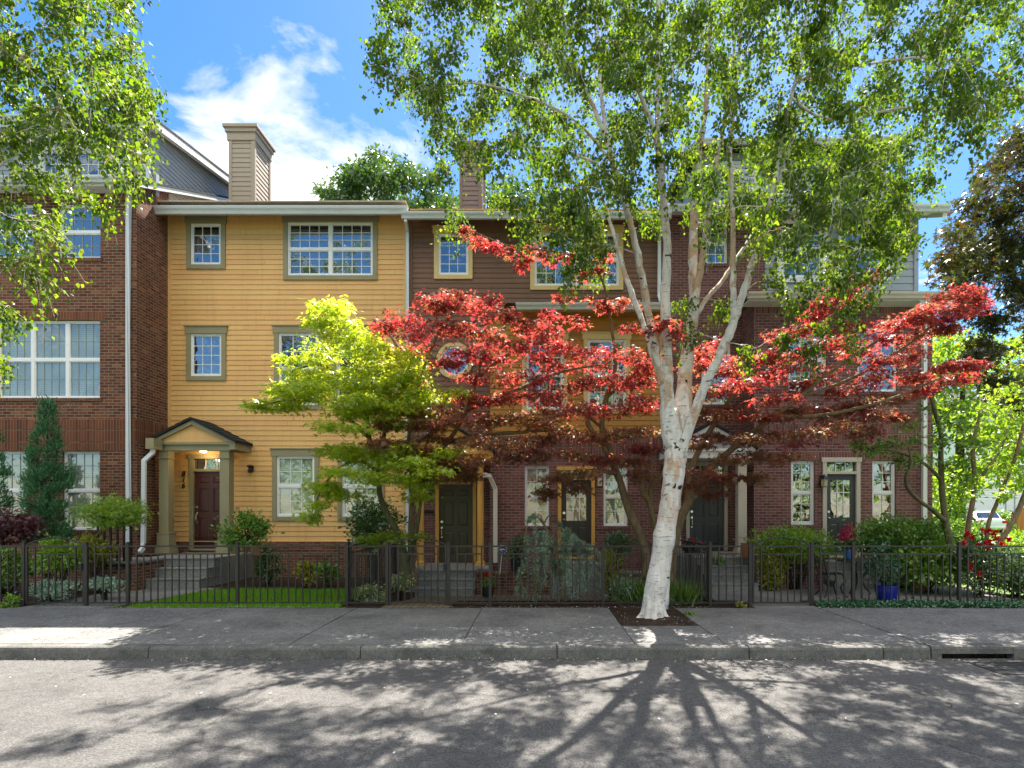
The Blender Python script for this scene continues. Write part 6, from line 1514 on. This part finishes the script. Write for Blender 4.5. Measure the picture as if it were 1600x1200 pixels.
bush('shrub', 'bright green hedge in front of the brick between the grey doors', 'hedge', 1243, 852, 12.5, 62, 30, 2900, 0.07, 'leaf_bright', 'hedges by the right doors', base=0.15, clumps=46)
bush('shrub', 'gold and green shrub trailing below the bright hedge by the gate', 'shrub', 1203, 892, 12.3, 22, 34, 1000, 0.065, 'leaf_gold', 'garden shrubs', base=0.14, clumps=24)
bush('shrub', 'large dark green shrub below the right-hand brick window', 'hedge', 1410, 842, 12.7, 66, 38, 3400, 0.085, 'leaf_green', 'hedges by the right doors', base=0.15, clumps=48)
bush('shrub', 'shaggy green shrub below the dark one, behind the right fence', 'shrub', 1450, 888, 12.0, 60, 38, 1900, 0.10, 'leaf_green', 'garden shrubs', base=0.15, clumps=34)
bush('shrub', 'leafy green shrub behind the fence at the right edge', 'shrub', 1592, 890, 11.6, 66, 38, 1900, 0.095, 'leaf_dark', 'garden shrubs', base=0.14, clumps=34)
bush('shrub', 'dark evergreen shrub between the tan maple stem and the brown glazed door', 'shrub', 966, 856, 12.9, 26, 28, 900, 0.06, 'leaf_dark', 'garden shrubs', base=0.1, clumps=24)
bush('shrub', 'yellow-green bamboo-like shrub by the fence post left of the birch', 'shrub', 955, 888, 12.2, 20, 30, 600, 0.09, 'leaf_gold', 'garden shrubs', base=0.0, clumps=20, tpl=T_NEEDLE)
bush('shrub', 'grey-green low shrub at the foot of the fence left of the birch', 'shrub', 976, 920, 11.2, 24, 20, 700, 0.05, 'leaf_cedar', 'garden shrubs', base=0.05, clumps=20)
bush('fern', 'small fern on the landing beside the grey door column', 'fern', 1121, 876, 12.9, 12, 9, 160, 0.09, 'leaf_green', 'small garden plants', base=ZZ(884, 12.9), clumps=9, tpl=T_NEEDLE)
bush('ground_cover', 'mound of silver-green leaves behind the first gate', 'ground cover', 78, 922, 10.75, 34, 15, 1300, 0.045, 'leaf_silver', 'pale ground cover mounds', base=0.13, clumps=26)
bush('ground_cover', 'silver-green leaves along the walk left of the steps', 'ground cover', 165, 914, 11.0, 27, 12, 900, 0.045, 'leaf_silver', 'pale ground cover mounds', base=0.13, clumps=20)
bush('ground_cover', 'white and green variegated mound left of the paver gate', 'ground cover', 585, 926, 10.95, 27, 17, 1100, 0.045, 'leaf_variegated', 'pale ground cover mounds', base=0.11, clumps=24)
bush('ground_cover', 'white and green variegated mound behind the arched gate on the paver path', 'ground cover', 626, 912, 11.5, 20, 15, 800, 0.045, 'leaf_variegated', 'pale ground cover mounds', base=0.08, clumps=20)
bush('weed_tuft', 'small weed at the foot of the first gate post', 'weed', 20, 940, 10.2, 14, 12, 130, 0.05, 'leaf_bright', 'weeds along the fence', base=0.14, clumps=8)
bush('weed_tuft', 'tiny weed on the soil below the fence right of the birch', 'weed', 1157, 948, 10.15, 8, 8, 60, 0.045, 'leaf_gold', 'weeds along the fence', base=0.14, clumps=5)
bush('weed_tuft', 'small weed at the edge of the birch pit', 'weed', 1078, 963, 9.4, 8, 6, 70, 0.04, 'leaf_bright', 'weeds along the fence', base=0.15, clumps=5)
bush('rose_bush', 'green bush below the red roses by the right fence posts', 'rose', 1530, 885, 11.3, 44, 44, 1500, 0.065, 'leaf_dark', 'garden roses', base=0.14, clumps=30)
# the red blooms belong to that bush
rb = [o for o in COL.objects if o.name.startswith('rose_bush')][-1]
rb['label'] = 'rose bush covered in red blooms by the right fence posts'
def flowers(parent, pts, r, mat, petals=9, name='bloom', per_mesh=True):
    for p in pts:
        P = np.repeat(np.array(p)[None], petals*2, 0) + rng.normal(0, r*0.18, (petals*2, 3)); A = unit(rng.normal(0, 1, (petals*2, 3)) + np.array((0, -0.5, 0.5))); N = unit(rng.normal(0, 1, (petals*2, 3)))
        leaf_mesh(name, P, A, N, np.full(petals*2, r), T_BIRCH if True else T_OVAL, mat, parent)
flowers(rb, [W(x, y, d) for x, y, d in ((1512, 834, 11), (1508, 836, 11.1), (1519, 841, 11), (1502, 851, 11), (1498, 855, 10.9), (1526, 853, 11), (1540, 848, 10.9), (1546, 846, 10.9), (1543, 856, 10.9), (1548, 852, 11), (1541, 832, 11.1), (1546, 829, 11.1), (1551, 836, 11), (1556, 831, 11), (1556, 842, 11), (1535, 829, 11.2), (1564, 850, 11), (1506, 848, 11), (1515, 888, 10.9), (1531, 897, 10.9), (1516, 882, 10.9), (1576, 843, 11.1))], 0.062, 'petal_red')

bush('shrub', 'mid green shrub far right beyond the rose bush', 'shrub', 1500, 838, 14.5, 44, 30, 1100, 0.10, 'leaf_green', 'garden shrubs', base=0.15, clumps=26)
bush('shrub', 'bright shrub behind the leaning stems at the right edge', 'shrub', 1592, 848, 15.5, 34, 22, 800, 0.10, 'leaf_bright', 'garden shrubs', base=0.15, clumps=22)
# dwarf conifers
def conifer(label, tiers, d, size, n, trunk):
    b = W(trunk[0], trunk[1], d)
    r = thing('dwarf_conifer', label, 'conifer', tuple(b), 'dwarf conifers by the brick house')
    m = MB(); top = W(tiers[0][0], tiers[0][1], d)
    tp = [b + (top-b)*t + np.array((0.02*math.sin(5*t), 0, 0)) for t in np.linspace(0, 1, 8)]
    m.tube(tp, list(np.linspace(0.05, 0.01, 8)), 8)
    P, A, N, C = [], [], [], []
    for x, y, rx, ry in tiers:
        rx *= 0.86; c = np.array(W(x, y, d)); a, h = rx*d/F, ry*d/F; z = c[2] - h*0.3
        t = np.clip((z - b[2])/(top[2]-b[2]), 0, 1); k = max(5, int(rx/2.1))
        for q in range(k):
            an = rng.uniform(0, 2*math.pi); e = c + np.array((a*math.cos(an)*rng.uniform(0.5, 1.0), a*math.sin(an)*rng.uniform(0.4, 0.9), h*rng.uniform(-0.8, 0.9)))
            m.tube([b + (top-b)*t, (b + (top-b)*t + e)/2 - np.array((0, 0, 0.03)), e], [0.010, 0.006, 0.003], 4, cap=False)
            kk = n
            lp = e + rng.normal(0, 1, (kk, 3))*np.array((0.055, 0.055, 0.06)); dr = unit(e - (b + (top-b)*t) + np.array((0, 0, 0.15)))
            P.append(lp); A.append(unit(dr + rng.normal(0, 0.5, (kk, 3)) + np.array((0, 0, 0.5)))); N.append(unit(rng.normal(0, 1, (kk, 3)))); C.append(np.clip(0.4 + 0.3*rng.random() + rng.normal(0, 0.2, kk), 0, 1))
    m.build('trunk', M['bark_dark'], r, smooth=True)
    P = np.vstack(P); leaf_mesh('needles', P, np.vstack(A), np.vstack(N), size*np.exp(rng.normal(0, .25, len(P))), T_NEEDLE, 'leaf_conifer', r, np.concatenate(C))
conifer('upright blue-green dwarf conifer between the ground floor windows of the brick house', [(75, 636, 5, 8), (74, 650, 11, 10), (73, 670, 16, 10), (72, 690, 20, 12), (70, 708, 20, 10), (66, 728, 20, 12), (86, 738, 16, 10), (56, 748, 18, 10), (103, 748, 12, 10), (72, 752, 22, 10), (48, 762, 12, 8), (92, 764, 14, 8), (62, 770, 20, 8), (60, 788, 20, 10), (92, 796, 12, 10), (52, 800, 12, 8), (78, 808, 20, 8), (60, 824, 18, 8), (90, 826, 14, 10), (100, 838, 12, 8), (50, 842, 12, 6), (70, 838, 18, 6)], 12.8, 0.085, 95, (74, 905))
conifer('dark dwarf conifer cut by the left edge of the view', [(-12, 690, 8, 8), (-10, 720, 14, 10), (-6, 745, 18, 10), (-14, 765, 22, 10), (-4, 785, 18, 8), (-20, 800, 20, 8)], 12.8, 0.085, 95, (-12, 905))

# weeping blue cedar
r = thing('weeping_cedar', 'weeping blue cedar with grey-green curtains hanging over the fence', 'cedar', (*W(878, 935, 10.9)[:2], 0.08))
m = MB(); P, A, N, C = [], [], [], []
def limbc(pts, rr):
    c = catmull([W(*p) for p in pts], 5); m.tube(c, list(np.linspace(rr[0], rr[1], len(c))), 7); return c
tops = [limbc([(880, 940, 10.95), (874, 890, 10.95), (860, 840, 10.95), (846, 814, 10.9), (832, 806, 10.8), (824, 818, 10.7), (820, 850, 10.6)], (0.035, 0.01)),
        limbc([(862, 845, 10.95), (875, 825, 10.9), (895, 838, 10.8), (912, 852, 10.7), (930, 862, 10.65), (942, 880, 10.6)], (0.022, 0.008)),
        limbc([(850, 818, 10.9), (858, 806, 10.95), (870, 812, 11.1), (880, 835, 11.2)], (0.016, 0.006)),
        limbc([(872, 880, 10.95), (850, 862, 10.7), (830, 870, 10.5), (816, 890, 10.45)], (0.016, 0.006))]
S_ = [(818, 880, 932), (824, 845, 918), (832, 888, 948), (836, 812, 898), (842, 808, 872), (846, 860, 935), (852, 818, 886), (858, 810, 872), (864, 815, 905), (868, 850, 912), (873, 816, 900), (877, 880, 938), (882, 838, 918), (888, 834, 900), (893, 846, 930), (898, 846, 935), (902, 852, 915), (908, 856, 928), (914, 860, 905), (920, 862, 920), (926, 864, 900), (938, 872, 925), (941, 884, 934), (811, 902, 934), (827, 812, 862), (849, 822, 858), (880, 862, 905), (890, 890, 945), (862, 880, 930), (836, 860, 915), (856, 870, 915)]
for x, y0, y1 in S_:
    d = rng.uniform(10.38, 11.4); y0 = y0 + (rng.uniform(0, 40) if y0 < 830 and rng.random() < 0.5 else 0); a = np.array(W(x, y0, d)); b = np.array(W(x + gauss(0, 5), y1, d - rng.uniform(0, 0.15)))
    near = min((q for c in tops for q in c), key=lambda q: np.linalg.norm(q - a))
    pth = catmull([near, (near+a)/2 + np.array((0, 0, 0.05)), a, (a+b)/2 + np.array((gauss(0, .03), 0, 0)), b], 4)
    m.tube(pth, list(np.linspace(0.007, 0.003, len(pth))), 4, cap=False)
    nn = int(8.5*(y1-y0)) + 30; ts = rng.random(nn)*(len(pth)-1); k = ts.astype(int); k = np.minimum(k, len(pth)-2)
    lp = pth[k] + (pth[k+1]-pth[k])*(ts-k)[:, None]
    dirs = rng.normal(0, 1, (nn, 3)); lp = lp + unit(dirs)*rng.random((nn, 1))*0.032
    P.append(lp); A.append(unit(dirs + np.array((0, 0, -0.5)))); N.append(unit(rng.normal(0, 1, (nn, 3)))); C.append(np.clip(0.35 + 0.4*rng.random() + rng.normal(0, .18, nn) + 0.25*(ts/len(pth) - 0.5), 0, 1))
m.build('trunk', M['bark_maple'], r, smooth=True)
P = np.vstack(P); leaf_mesh('needles', P, np.vstack(A), np.vstack(N), 0.050*np.exp(rng.normal(0, .25, len(P))), T_NEEDLE, 'leaf_cedar', r, np.concatenate(C))

# grasses
def blades(name, label, cat, x, y, z, rx, ry, h, n, mat, kind=None, group=None):
    P = np.stack([rng.normal(x, rx, n), rng.normal(y, ry, n), np.full(n, z)], 1)
    A = unit(np.stack([rng.normal(0, 0.45, n) + (P[:, 0]-x)*1.3, rng.normal(0, 0.45, n), np.ones(n)], 1)); N = unit(rng.normal(0, 1, (n, 3))*np.array((1, 1, 0.1)))
    o = leaf_mesh(name, P, A, N, h*rng.uniform(0.5, 1.15, n), (T_BLADE[0]*np.array((0.9, 1, 1)), T_BLADE[1]), mat, origin=(x, y, z)); tag(o, label, cat, group, kind); return o
x, y, z = W(1066, 940, 10.65); blades('grass_clump', 'shaggy clump of tall grass right behind the birch trunk', 'grass clump', x, y, 0.13, 0.14, 0.10, 0.52, 420, 'leaf_green', group='tall grass clumps')
x, y, z = W(1000, 935, 11.1); blades('grass_clump', 'shaggy clump of tall grass left of the birch trunk', 'grass clump', x, y, 0.10, 0.20, 0.12, 0.55, 420, 'leaf_green', group='tall grass clumps')
n = 26000
P = np.stack([rng.uniform(-7.25, -3.5, n), rng.uniform(10.12, 12.4, n), np.full(n, 0.14)], 1)
P = P[(P[:, 1] < 12.35 + 0.1*np.sin(P[:, 0]*3)) & (P[:, 0] > -7.2 + 0.13*(P[:, 1]-10.1))]
n = len(P)
o = leaf_mesh('grass', P, unit(np.stack([rng.normal(0, .5, n), rng.normal(0, .5, n), np.ones(n)], 1)), unit(rng.normal(0, 1, (n, 3))*np.array((1, 1, .1))), rng.uniform(0.035, 0.10, n), (T_BLADE[0]*np.array((2.6, 1, 1)), T_BLADE[1]), 'grass')
tag(o, 'short green grass of the yellow house lawn', 'grass', kind='stuff')
n = 5200
P = np.stack([np.r_[rng.uniform(4.98, 9.4, n-1200), rng.uniform(4.98, 9.4, 1200)], np.r_[rng.normal(10.16, 0.055, n-1200), rng.normal(10.4, 0.12, 1200)], rng.uniform(0.15, 0.235, n)], 1)
o = leaf_mesh('ivy', P, unit(rng.normal(0, 1, (n, 3)) + np.array((0, -0.5, 0))), unit(np.array((0, -0.35, 1.0)) + rng.normal(0, .45, (n, 3))), rng.uniform(0.03, 0.055, n), T_OVAL, 'leaf_ivy'); tag(o, 'dark green ivy strip along the foot of the right fence', 'ivy', kind='stuff')
n = 900
P = np.stack([rng.uniform(-9.3, -3.4, n), rng.normal(10.13, 0.05, n), np.full(n, 0.145)], 1)
P = P[P[:, 0] > -7.6]; n = len(P)
o = leaf_mesh('grass_verge', P, unit(np.stack([rng.normal(0, .6, n), rng.normal(-.3, .5, n), np.ones(n)], 1)), unit(rng.normal(0, 1, (n, 3))*np.array((1, 1, .1))), rng.uniform(0.03, 0.08, n), (T_BLADE[0]*np.array((2.4, 1, 1)), T_BLADE[1]), 'grass'); tag(o, 'thin grass verge between the lawn fence and the pavement', 'grass', kind='stuff')
# fallen petals and catkin scales
Q = []
def scatter(n, x0, x1, y, sy, z): Q.append(np.stack([rng.uniform(x0, x1, n), rng.normal(y, sy, n), np.full(n, z)], 1))
scatter(160, -7.2, -3.3, 10.10, 0.05, 0.165); scatter(170, -1.5, 3.1, 10.14, 0.07, 0.15); scatter(120, 4.9, 9.2, 10.05, 0.05, 0.17); scatter(70, 1.3, 2.4, 8.9, 0.3, 0.185)
scatter(170, -8, 7, 7.14, 0.035, 0.006); scatter(90, -8, 8, 8.6, 0.8, 0.158); scatter(70, -8, 8, 5.8, 0.8, 0.006); scatter(50, -2.4, 2, 11.8, 0.5, 0.02)
P = np.vstack(Q); n = len(P); P[:, 2] += rng.uniform(0, 0.01, n)
o = leaf_mesh('fallen_petals', P, unit(rng.normal(0, 1, (n, 3))*np.array((1, 1, .15))), unit(np.array((0, 0, 1.0)) + rng.normal(0, .3, (n, 3))), rng.uniform(0.012, 0.034, n), T_OVAL, 'petal_white'); tag(o, 'pale fallen petals and scales along the fence and kerb', 'debris', kind='stuff')
n = 1500
Q = []; scatter(700, -1.5, 3.1, 10.16, 0.08, 0.145); scatter(500, 1.27, 2.4, 9.2, 0.4, 0.165); scatter(300, -9, -7.3, 10.3, 0.2, 0.15); scatter(900, -9, 9, 7.12, 0.035, 0.006); scatter(160, -8, 8, 6.3, 0.6, 0.006)
P = np.vstack(Q); n = len(P)
o = leaf_mesh('bark_mulch', P, unit(rng.normal(0, 1, (n, 3))*np.array((1, 1, .25))), unit(np.array((0, 0, 1.0)) + rng.normal(0, .5, (n, 3))), rng.uniform(0.02, 0.05, n), T_NEEDLE, bark_mat('mulch_chips', (0.10, 0.045, 0.025), (0.035, 0.02, 0.014))); tag(o, 'brown bark mulch on the bare soil strips', 'mulch', kind='stuff')

# ================================================================== POTS, FURNITURE, SIGN
def pot(name, label, px, py_b, d, r, h, mat, group='garden pots', rim=True, soil=True, zb=None):
    b = W(px, py_b, d)
    if zb is not None: b[2] = zb
    t = thing(name, label, 'pot', tuple(b), group)
    m = MB(); m.lathe(b, [(r*0.80, 0), (r*0.88, h*0.1), (r*0.99, h*0.6), (r, h*0.88), (r*1.06, h*0.89), (r*1.06, h), (r*0.92, h), (r*0.90, h*0.9)], 28); m.build('body', M[mat], t, smooth=False)
    m = MB(); m.lathe(b + np.array((0, 0, h*0.88)), [(r*0.89, 0), (r*0.5, 0.012), (0.01, 0.016)], 20); m.build('soil', M['soil'], t)
    return b
b = pot('flower_pot', 'cobalt blue glazed pot behind the right fence', 1385, 938, 10.75, 0.19, 0.29, 'blue_glaze')
rr_ = bush('potted_rose', 'leafy young rose growing in the cobalt blue pot', 'rose', 1384, 878, 10.75, 30, 36, 420, 0.062, 'leaf_ivy', 'garden roses', base=b[2]+0.26, clumps=26)
b = pot('flower_pot', 'terracotta pot on the landing beside the pale porch column', 1168, 888, 12.85, 0.14, 0.32, 'terracotta', zb=ZZ(868, 13.4))
b = pot('flower_pot', 'terracotta pot half hidden behind the fence under the dark shrub', 1437, 925, 12.1, 0.15, 0.36, 'terracotta')
b = pot('flower_pot', 'black plastic pot on the brick planting wall by the security sign', 808, 892, 13.1, 0.15, 0.30, 'black_plastic', zb=0.47)
bush('shrub', 'clipped evergreen growing in the black pot by the security sign', 'shrub', 806, 856, 13.1, 24, 22, 800, 0.045, 'leaf_dark', 'garden shrubs', base=b[2]+0.26, clumps=24, stems=0.015)
b = pot('flower_pot', 'small black pot of red geranium on the pavers by the olive door steps', 762, 932, 12.3, 0.13, 0.2, 'black_plastic')
g, _ = bush('geranium', 'red geranium in the small black pot by the olive door steps', 'geranium', 763, 908, 12.3, 14, 11, 160, 0.05, 'leaf_green', 'small garden plants', base=b[2]+0.17, clumps=9)
flowers(g, [W(762, 896, 12.2), W(766, 898, 12.2), W(759, 899, 12.25)], 0.05, 'petal_red')
b = pot('flower_pot', 'pale blue pot standing on the iron table', 1328, 874, 11.75, 0.105, 0.20, 'blue_glaze_pale', zb=ZZ(873, 11.75))
g, _ = bush('astilbe', 'magenta plumes of an astilbe in the pale blue pot on the table', 'astilbe', 1326, 852, 11.75, 18, 10, 220, 0.075, 'leaf_dark', 'small garden plants', base=b[2]+0.18, clumps=10)
pts = []
for x, y0, y1 in ((1319, 826, 850), (1325, 820, 848), (1330, 824, 850), (1315, 834, 850)):
    for k in range(9): pts.append(W(x + gauss(0, 1.6), y0 + (y1-y0)*k/9, 11.75))
P = np.repeat(np.array(pts), 16, 0) + rng.normal(0, 0.018, (len(pts)*16, 3)); leaf_mesh('plumes', P, unit(rng.normal(0, 1, P.shape) + np.array((0, 0, .6))), unit(rng.normal(0, 1, P.shape)), np.full(len(P), 0.035), T_BIRCH, 'petal_pink', g)

# iron chair and table on the patio
zp = Z_S
t = thing('bistro_chair', 'black iron bistro chair with a scrolled back on the patio', 'chair', (*W(1296, 930, 11.5)[:2], zp))
cx, cy = W(1298, 930, 11.5)[:2]; zs = ZZ(896, 11.5)
m = MB(); m.lathe((cx, cy, zs), [(0.16, -0.012), (0.20, -0.006), (0.205, 0.006), (0.12, 0.014), (0.01, 0.018)], 24)
for k in range(9): m.tube([(cx-0.19+0.0475*k, cy-0.15, zs+0.012), (cx-0.19+0.0475*k, cy+0.15, zs+0.012)], 0.006, 5)
m.build('seat', M['black_metal'], t)
for sx, sy in ((-1, -1), (1, -1), (-1, 1), (1, 1)):
    m = MB(); c = catmull([(cx+sx*0.15, cy+sy*0.14, zs), (cx+sx*0.20, cy+sy*0.18, zs-0.12), (cx+sx*0.13, cy+sy*0.13, zs-0.26), (cx+sx*0.19, cy+sy*0.18, zp+0.03), (cx+sx*0.24, cy+sy*0.21, zp+0.006)], 5); m.tube(c, 0.013, 7); m.build('leg', M['black_metal'], t, smooth=True)
m = MB(); xb = cx-0.20; zt_ = ZZ(848, 11.5)
c = catmull([(xb+0.04, cy-0.18, zs), (xb-0.03, cy-0.19, zs+0.25), (xb-0.06, cy-0.15, zt_-0.08), (xb-0.07, cy, zt_), (xb-0.06, cy+0.15, zt_-0.08), (xb-0.03, cy+0.19, zs+0.25), (xb+0.04, cy+0.18, zs)], 6); m.tube(c, 0.013, 7)
for s in (-1, 1):
    sp = [(xb-0.04-0.01*k/8, cy+s*(0.08+0.055*math.cos(k*0.9)*(1-k/14)), zs+0.24+0.09*math.sin(k*0.9)*(1-k/14)) for k in range(12)]; m.tube(sp, 0.008, 6)
m.tube([(xb+0.0, cy, zs+0.02), (xb-0.05, cy, zs+0.2), (xb-0.07, cy, zt_)], 0.009, 6)
m.build('backrest', M['black_metal'], t, smooth=True)
t = thing('patio_table', 'dark iron patio table on three legs beside the bistro chair', 'table', (*W(1340, 930, 11.75)[:2], zp))
cx, cy = W(1341, 930, 11.75)[:2]; zt_ = ZZ(875, 11.75)
m = MB(); m.lathe((cx, cy, zt_), [(0.39, -0.03), (0.42, -0.026), (0.42, 0.0), (0.40, 0.012), (0.01, 0.014)], 32); m.build('table_top', M['iron'], t)
for a in (80, 200, 320):
    m = MB(); ca, sa = math.cos(R(a)), math.sin(R(a)); c = catmull([(cx+ca*0.10, cy+sa*0.10, zt_-0.03), (cx+ca*0.16, cy+sa*0.16, zt_-0.2), (cx+ca*0.07, cy+sa*0.07, zt_-0.4), (cx+ca*0.22, cy+sa*0.22, zp+0.02)], 5); m.tube(c, 0.02, 7); m.build('leg', M['black_metal'], t, smooth=True)

# planter with petunias on the side fence
c = W(1084, 858, 12.0)
t = thing('planter_box', 'black window box hung on the side fence beside the birch', 'planter', tuple(c))
m = MB(); m.prism([(c[2]-0.10, -0.07), (c[2]-0.10, 0.07), (c[2]+0.05, 0.10), (c[2]+0.05, -0.10)], 'x', 0, 1) if False else None
m = MB(); pr = [(c[0]-0.06, c[2]-0.09), (c[0]+0.06, c[2]-0.09), (c[0]+0.09, c[2]+0.06), (c[0]-0.09, c[2]+0.06)]
m.prism(pr, 'y', c[1]-0.35, c[1]+0.45); m.build('box', M['black_plastic'], t, bevel=0.006)
m = MB()
for yy in (-0.2, 0.3): m.tube([(c[0]+0.08, c[1]+yy, c[2]+0.05), (c[0]+0.06, c[1]+yy, c[2]+0.13), (3.12, c[1]+yy, FZ['t']+0.02)], 0.007, 6)
m.build('bracket', M['black_metal'], t)
g = thing('petunia', 'magenta petunias spilling from the black window box', 'petunia', (c[0], c[1], c[2]+0.06))
n = 220; P = np.stack([rng.normal(c[0], .06, n), rng.uniform(c[1]-.36, c[1]+.46, n), c[2] + 0.05 + np.abs(rng.normal(0, .05, n))], 1); leaf_mesh('foliage', P, unit(rng.normal(0, 1, (n, 3))+np.array((0, 0, .4))), unit(rng.normal(0, 1, (n, 3))), rng.uniform(.03, .06, n), T_OVAL, 'leaf_green', g)
n = 150; P = np.stack([rng.normal(c[0], .07, n), rng.uniform(c[1]-.4, c[1]+.48, n), c[2] + 0.07 + np.abs(rng.normal(0, .06, n))], 1); leaf_mesh('blooms', P, unit(rng.normal(0, 1, (n, 3))+np.array((0, -.5, .4))), unit(rng.normal(0, 1, (n, 3))), rng.uniform(.04, .07, n), T_BIRCH, 'petal_pink', g)

# security sign: blue octagon with a white ring and mark
d = 12.6; c = W(784.5, 858.5, d); rr = 16*d/F*0.5*1.0
t = thing('security_sign', 'dark blue octagonal security sign on a thin white stake', 'sign', tuple(W(781, 896, d)))
rr = 0.112
oct_ = lambda q: [(c[0]+q*math.cos(R(22.5+45*k)), c[2]+q*math.sin(R(22.5+45*k))) for k in range(8)]
m = MB(); m.prism(oct_(rr), 'y', d, d+0.006); m.build('plate', M['navy'], t)
m = MB()
for k in range(8):
    a, b_ = R(22.5+45*k), R(67.5+45*k); P2 = lambda q, an: (c[0]+q*math.cos(an), d-0.0015, c[2]+q*math.sin(an))
    m.face([P2(rr*0.84, a), P2(rr*0.84, b_), P2(rr*0.92, b_), P2(rr*0.92, a)])
    if k in (1, 2): m.face([P2(rr*0.62, a), P2(rr*0.62, b_), P2(rr*0.72, b_), P2(rr*0.72, a)])
m.build('ring', M['sign_white'], t)
m = MB(); F2 = lambda L_: m.face([(c[0]+x*rr, d-0.002, c[2]+z*rr) for x, z in L_])
F2([(-0.48, -0.10), (-0.20, -0.26), (-0.02, -0.10), (-0.05, 0.10), (-0.30, 0.14)]); F2([(0.02, -0.12), (0.22, 0.0), (0.46, -0.22), (0.50, 0.02), (0.24, 0.16), (0.04, 0.10)]); F2([(-0.36, -0.44), (0.30, -0.44), (0.18, -0.52), (-0.24, -0.52)])
m.build('emblem', M['sign_white'], t)
m = MB(); m.tube([W(784, 866, d+0.012), W(781, 897, d+0.012)], 0.008, 6); m.build('stake', M['sign_white'], t)

# ================================================================== FAR RIGHT: HOUSE, CAR, FENCE
d = 46; zb = 0.3
r = thing('house', 'white clapboard house seen between the trees at the right end', 'house', (XX(1580, d), d, zb))
m = MB(); siding(m, (0, d, 0), (1,0,0), (0,-1,0), zb, 9.5, lambda z: (XX(1500, d), XX(1760, d)), pitch=0.2, lap=0.03); xa, xb = XX(1500, d), XX(1760, d); m.box(xa, xb, d+0.15, d+9, zb, 9.5); m.build('wall', M['white_trim'], r)
m = MB(); m.prism([(d-0.5, 9.45), (d+4.6, 12.4), (d+9.6, 9.45)], 'x', xa-0.4, xb+0.4); m.build('roof', M['roof_dark'], r)
o = window(r, (1572, 1584, 770, 802), d, cols=2, rows=2, dh=True, trim='gray_siding', tw=0.1, head=0.1, cap=False, glass='glass'); m = MB(); m.box(XX(1490, d), xb+0.1, d-0.1, d-0.05, zb+3.55, zb+3.8); m.build('band', M['white_trim'], r)
# parked car, its tail towards the street
def car(label, px, d, yaw):
    b = W(px, 798, d); zb = yard_z(b[0], d) + 0.0
    r = thing('parked_car', label, 'car', (b[0], d, zb)); r.rotation_euler = (0, 0, yaw)
    base = np.array((b[0], d, zb))
    def PT(m, name, mat, parent=r, smooth=False, bevel=0):
        o = m.build(name, M[mat], None, smooth=smooth, bevel=bevel); o.data.transform(__import__('mathutils').Matrix.Identity(4)); o.parent = parent; return o
    # local frame: x across, y forward (away), z up
    def hull(sections, name, mat, parent=r, smooth=True):
        """sections: (y, half width bottom, half width top, z bottom, z top)"""
        m = MB(); n = 12; base_i = 0
        rings = []
        for y, wb, wt, z0, z1 in sections:
            ring = []
            for k in range(n):
                a = 2*math.pi*k/n + math.pi/n; cx_, sz = math.cos(a), math.sin(a); e = 0.45
                cx_ = math.copysign(abs(cx_)**e, cx_); sz = math.copysign(abs(sz)**e, sz)
                tt = (sz+1)/2; ring.append((cx_*(wb+(wt-wb)*tt), y, z0+(z1-z0)*tt))
            rings.append(ring)
        for a, c_ in zip(rings, rings[1:]):
            for k in range(n): m.face([a[k], a[(k+1)%n], c_[(k+1)%n], c_[k]])
        m.face(rings[0][::-1]); m.face(rings[-1])
        return PT(m, name, mat, parent, smooth)
    body = hull([(-2.25, .72, .70, .38, .78), (-2.2, .82, .80, .28, .92), (-1.6, .88, .86, .22, .98), (-.3, .90, .88, .2, .95), (1.0, .90, .86, .2, .92), (1.8, .86, .80, .22, .84), (2.2, .74, .68, .3, .70)], 'body', 'car_white')
    hull([(-1.55, .74, .66, .9, 1.0), (-0.95, .78, .62, .9, 1.38), (-.2, .78, .62, .9, 1.45), (.5, .78, .62, .9, 1.42), (1.25, .72, .66, .88, .95)], 'cabin', 'car_white', body)
    m = MB(); m.face([(-.60, -1.56, 1.02), (.60, -1.56, 1.02), (.52, -1.04, 1.36), (-.52, -1.04, 1.36)])
    for s in (-1, 1): m.face([(s*.785, -1.2, 1.02), (s*.785, .9, 1.0), (s*.66, .45, 1.37), (s*.66, -.8, 1.36)])
    PT(m, 'windows', 'glass', body)
    for s in (-1, 1):
        m = MB(); m.box(s*.52, s*.80, -2.27, -2.14, .68, .84); PT(m, 'tail_lamp', 'tail_red', body, bevel=0.02)
        for y in (-1.35, 1.35):
            m = MB(); m.tube([(s*.70, y, .32), (s*.91, y, .32)], .32, 20); w = PT(m, 'wheel', 'tyre'); m = MB(); m.tube([(s*.90, y, .32), (s*.92, y, .32)], .2, 14); PT(m, 'rim', 'chrome', w)
    m = MB(); m.box(-.8, .8, -2.30, -2.2, .36, .5); PT(m, 'bumper', 'car_white', body, bevel=0.03)
    m = MB(); m.box(-.26, .26, -2.28, -2.24, .58, .72); PT(m, 'number_plate', 'sign_white', body)
car('white car parked beyond the red roses', 1533, 38, R(-24))
x0 = XX(1590, 36); r = thing('board_fence', 'orange cedar board fence at the right edge', 'fence', (x0, 36, 0.35))
m = MB()
for k in range(26): m.box(x0+0.145*k, x0+0.145*k+0.138, 36+0.01*(k % 2), 36.03+0.01*(k % 2), 0.3, ZZ(793, 36) + 0.01*math.sin(k*2.1))
m.build('boards', M['wood_orange'], r)
m = MB(); m.box(x0-0.06, x0+0.06, 35.9, 35.998, 0.3, ZZ(791, 36)); m.build('post', M['wood_orange'], r)
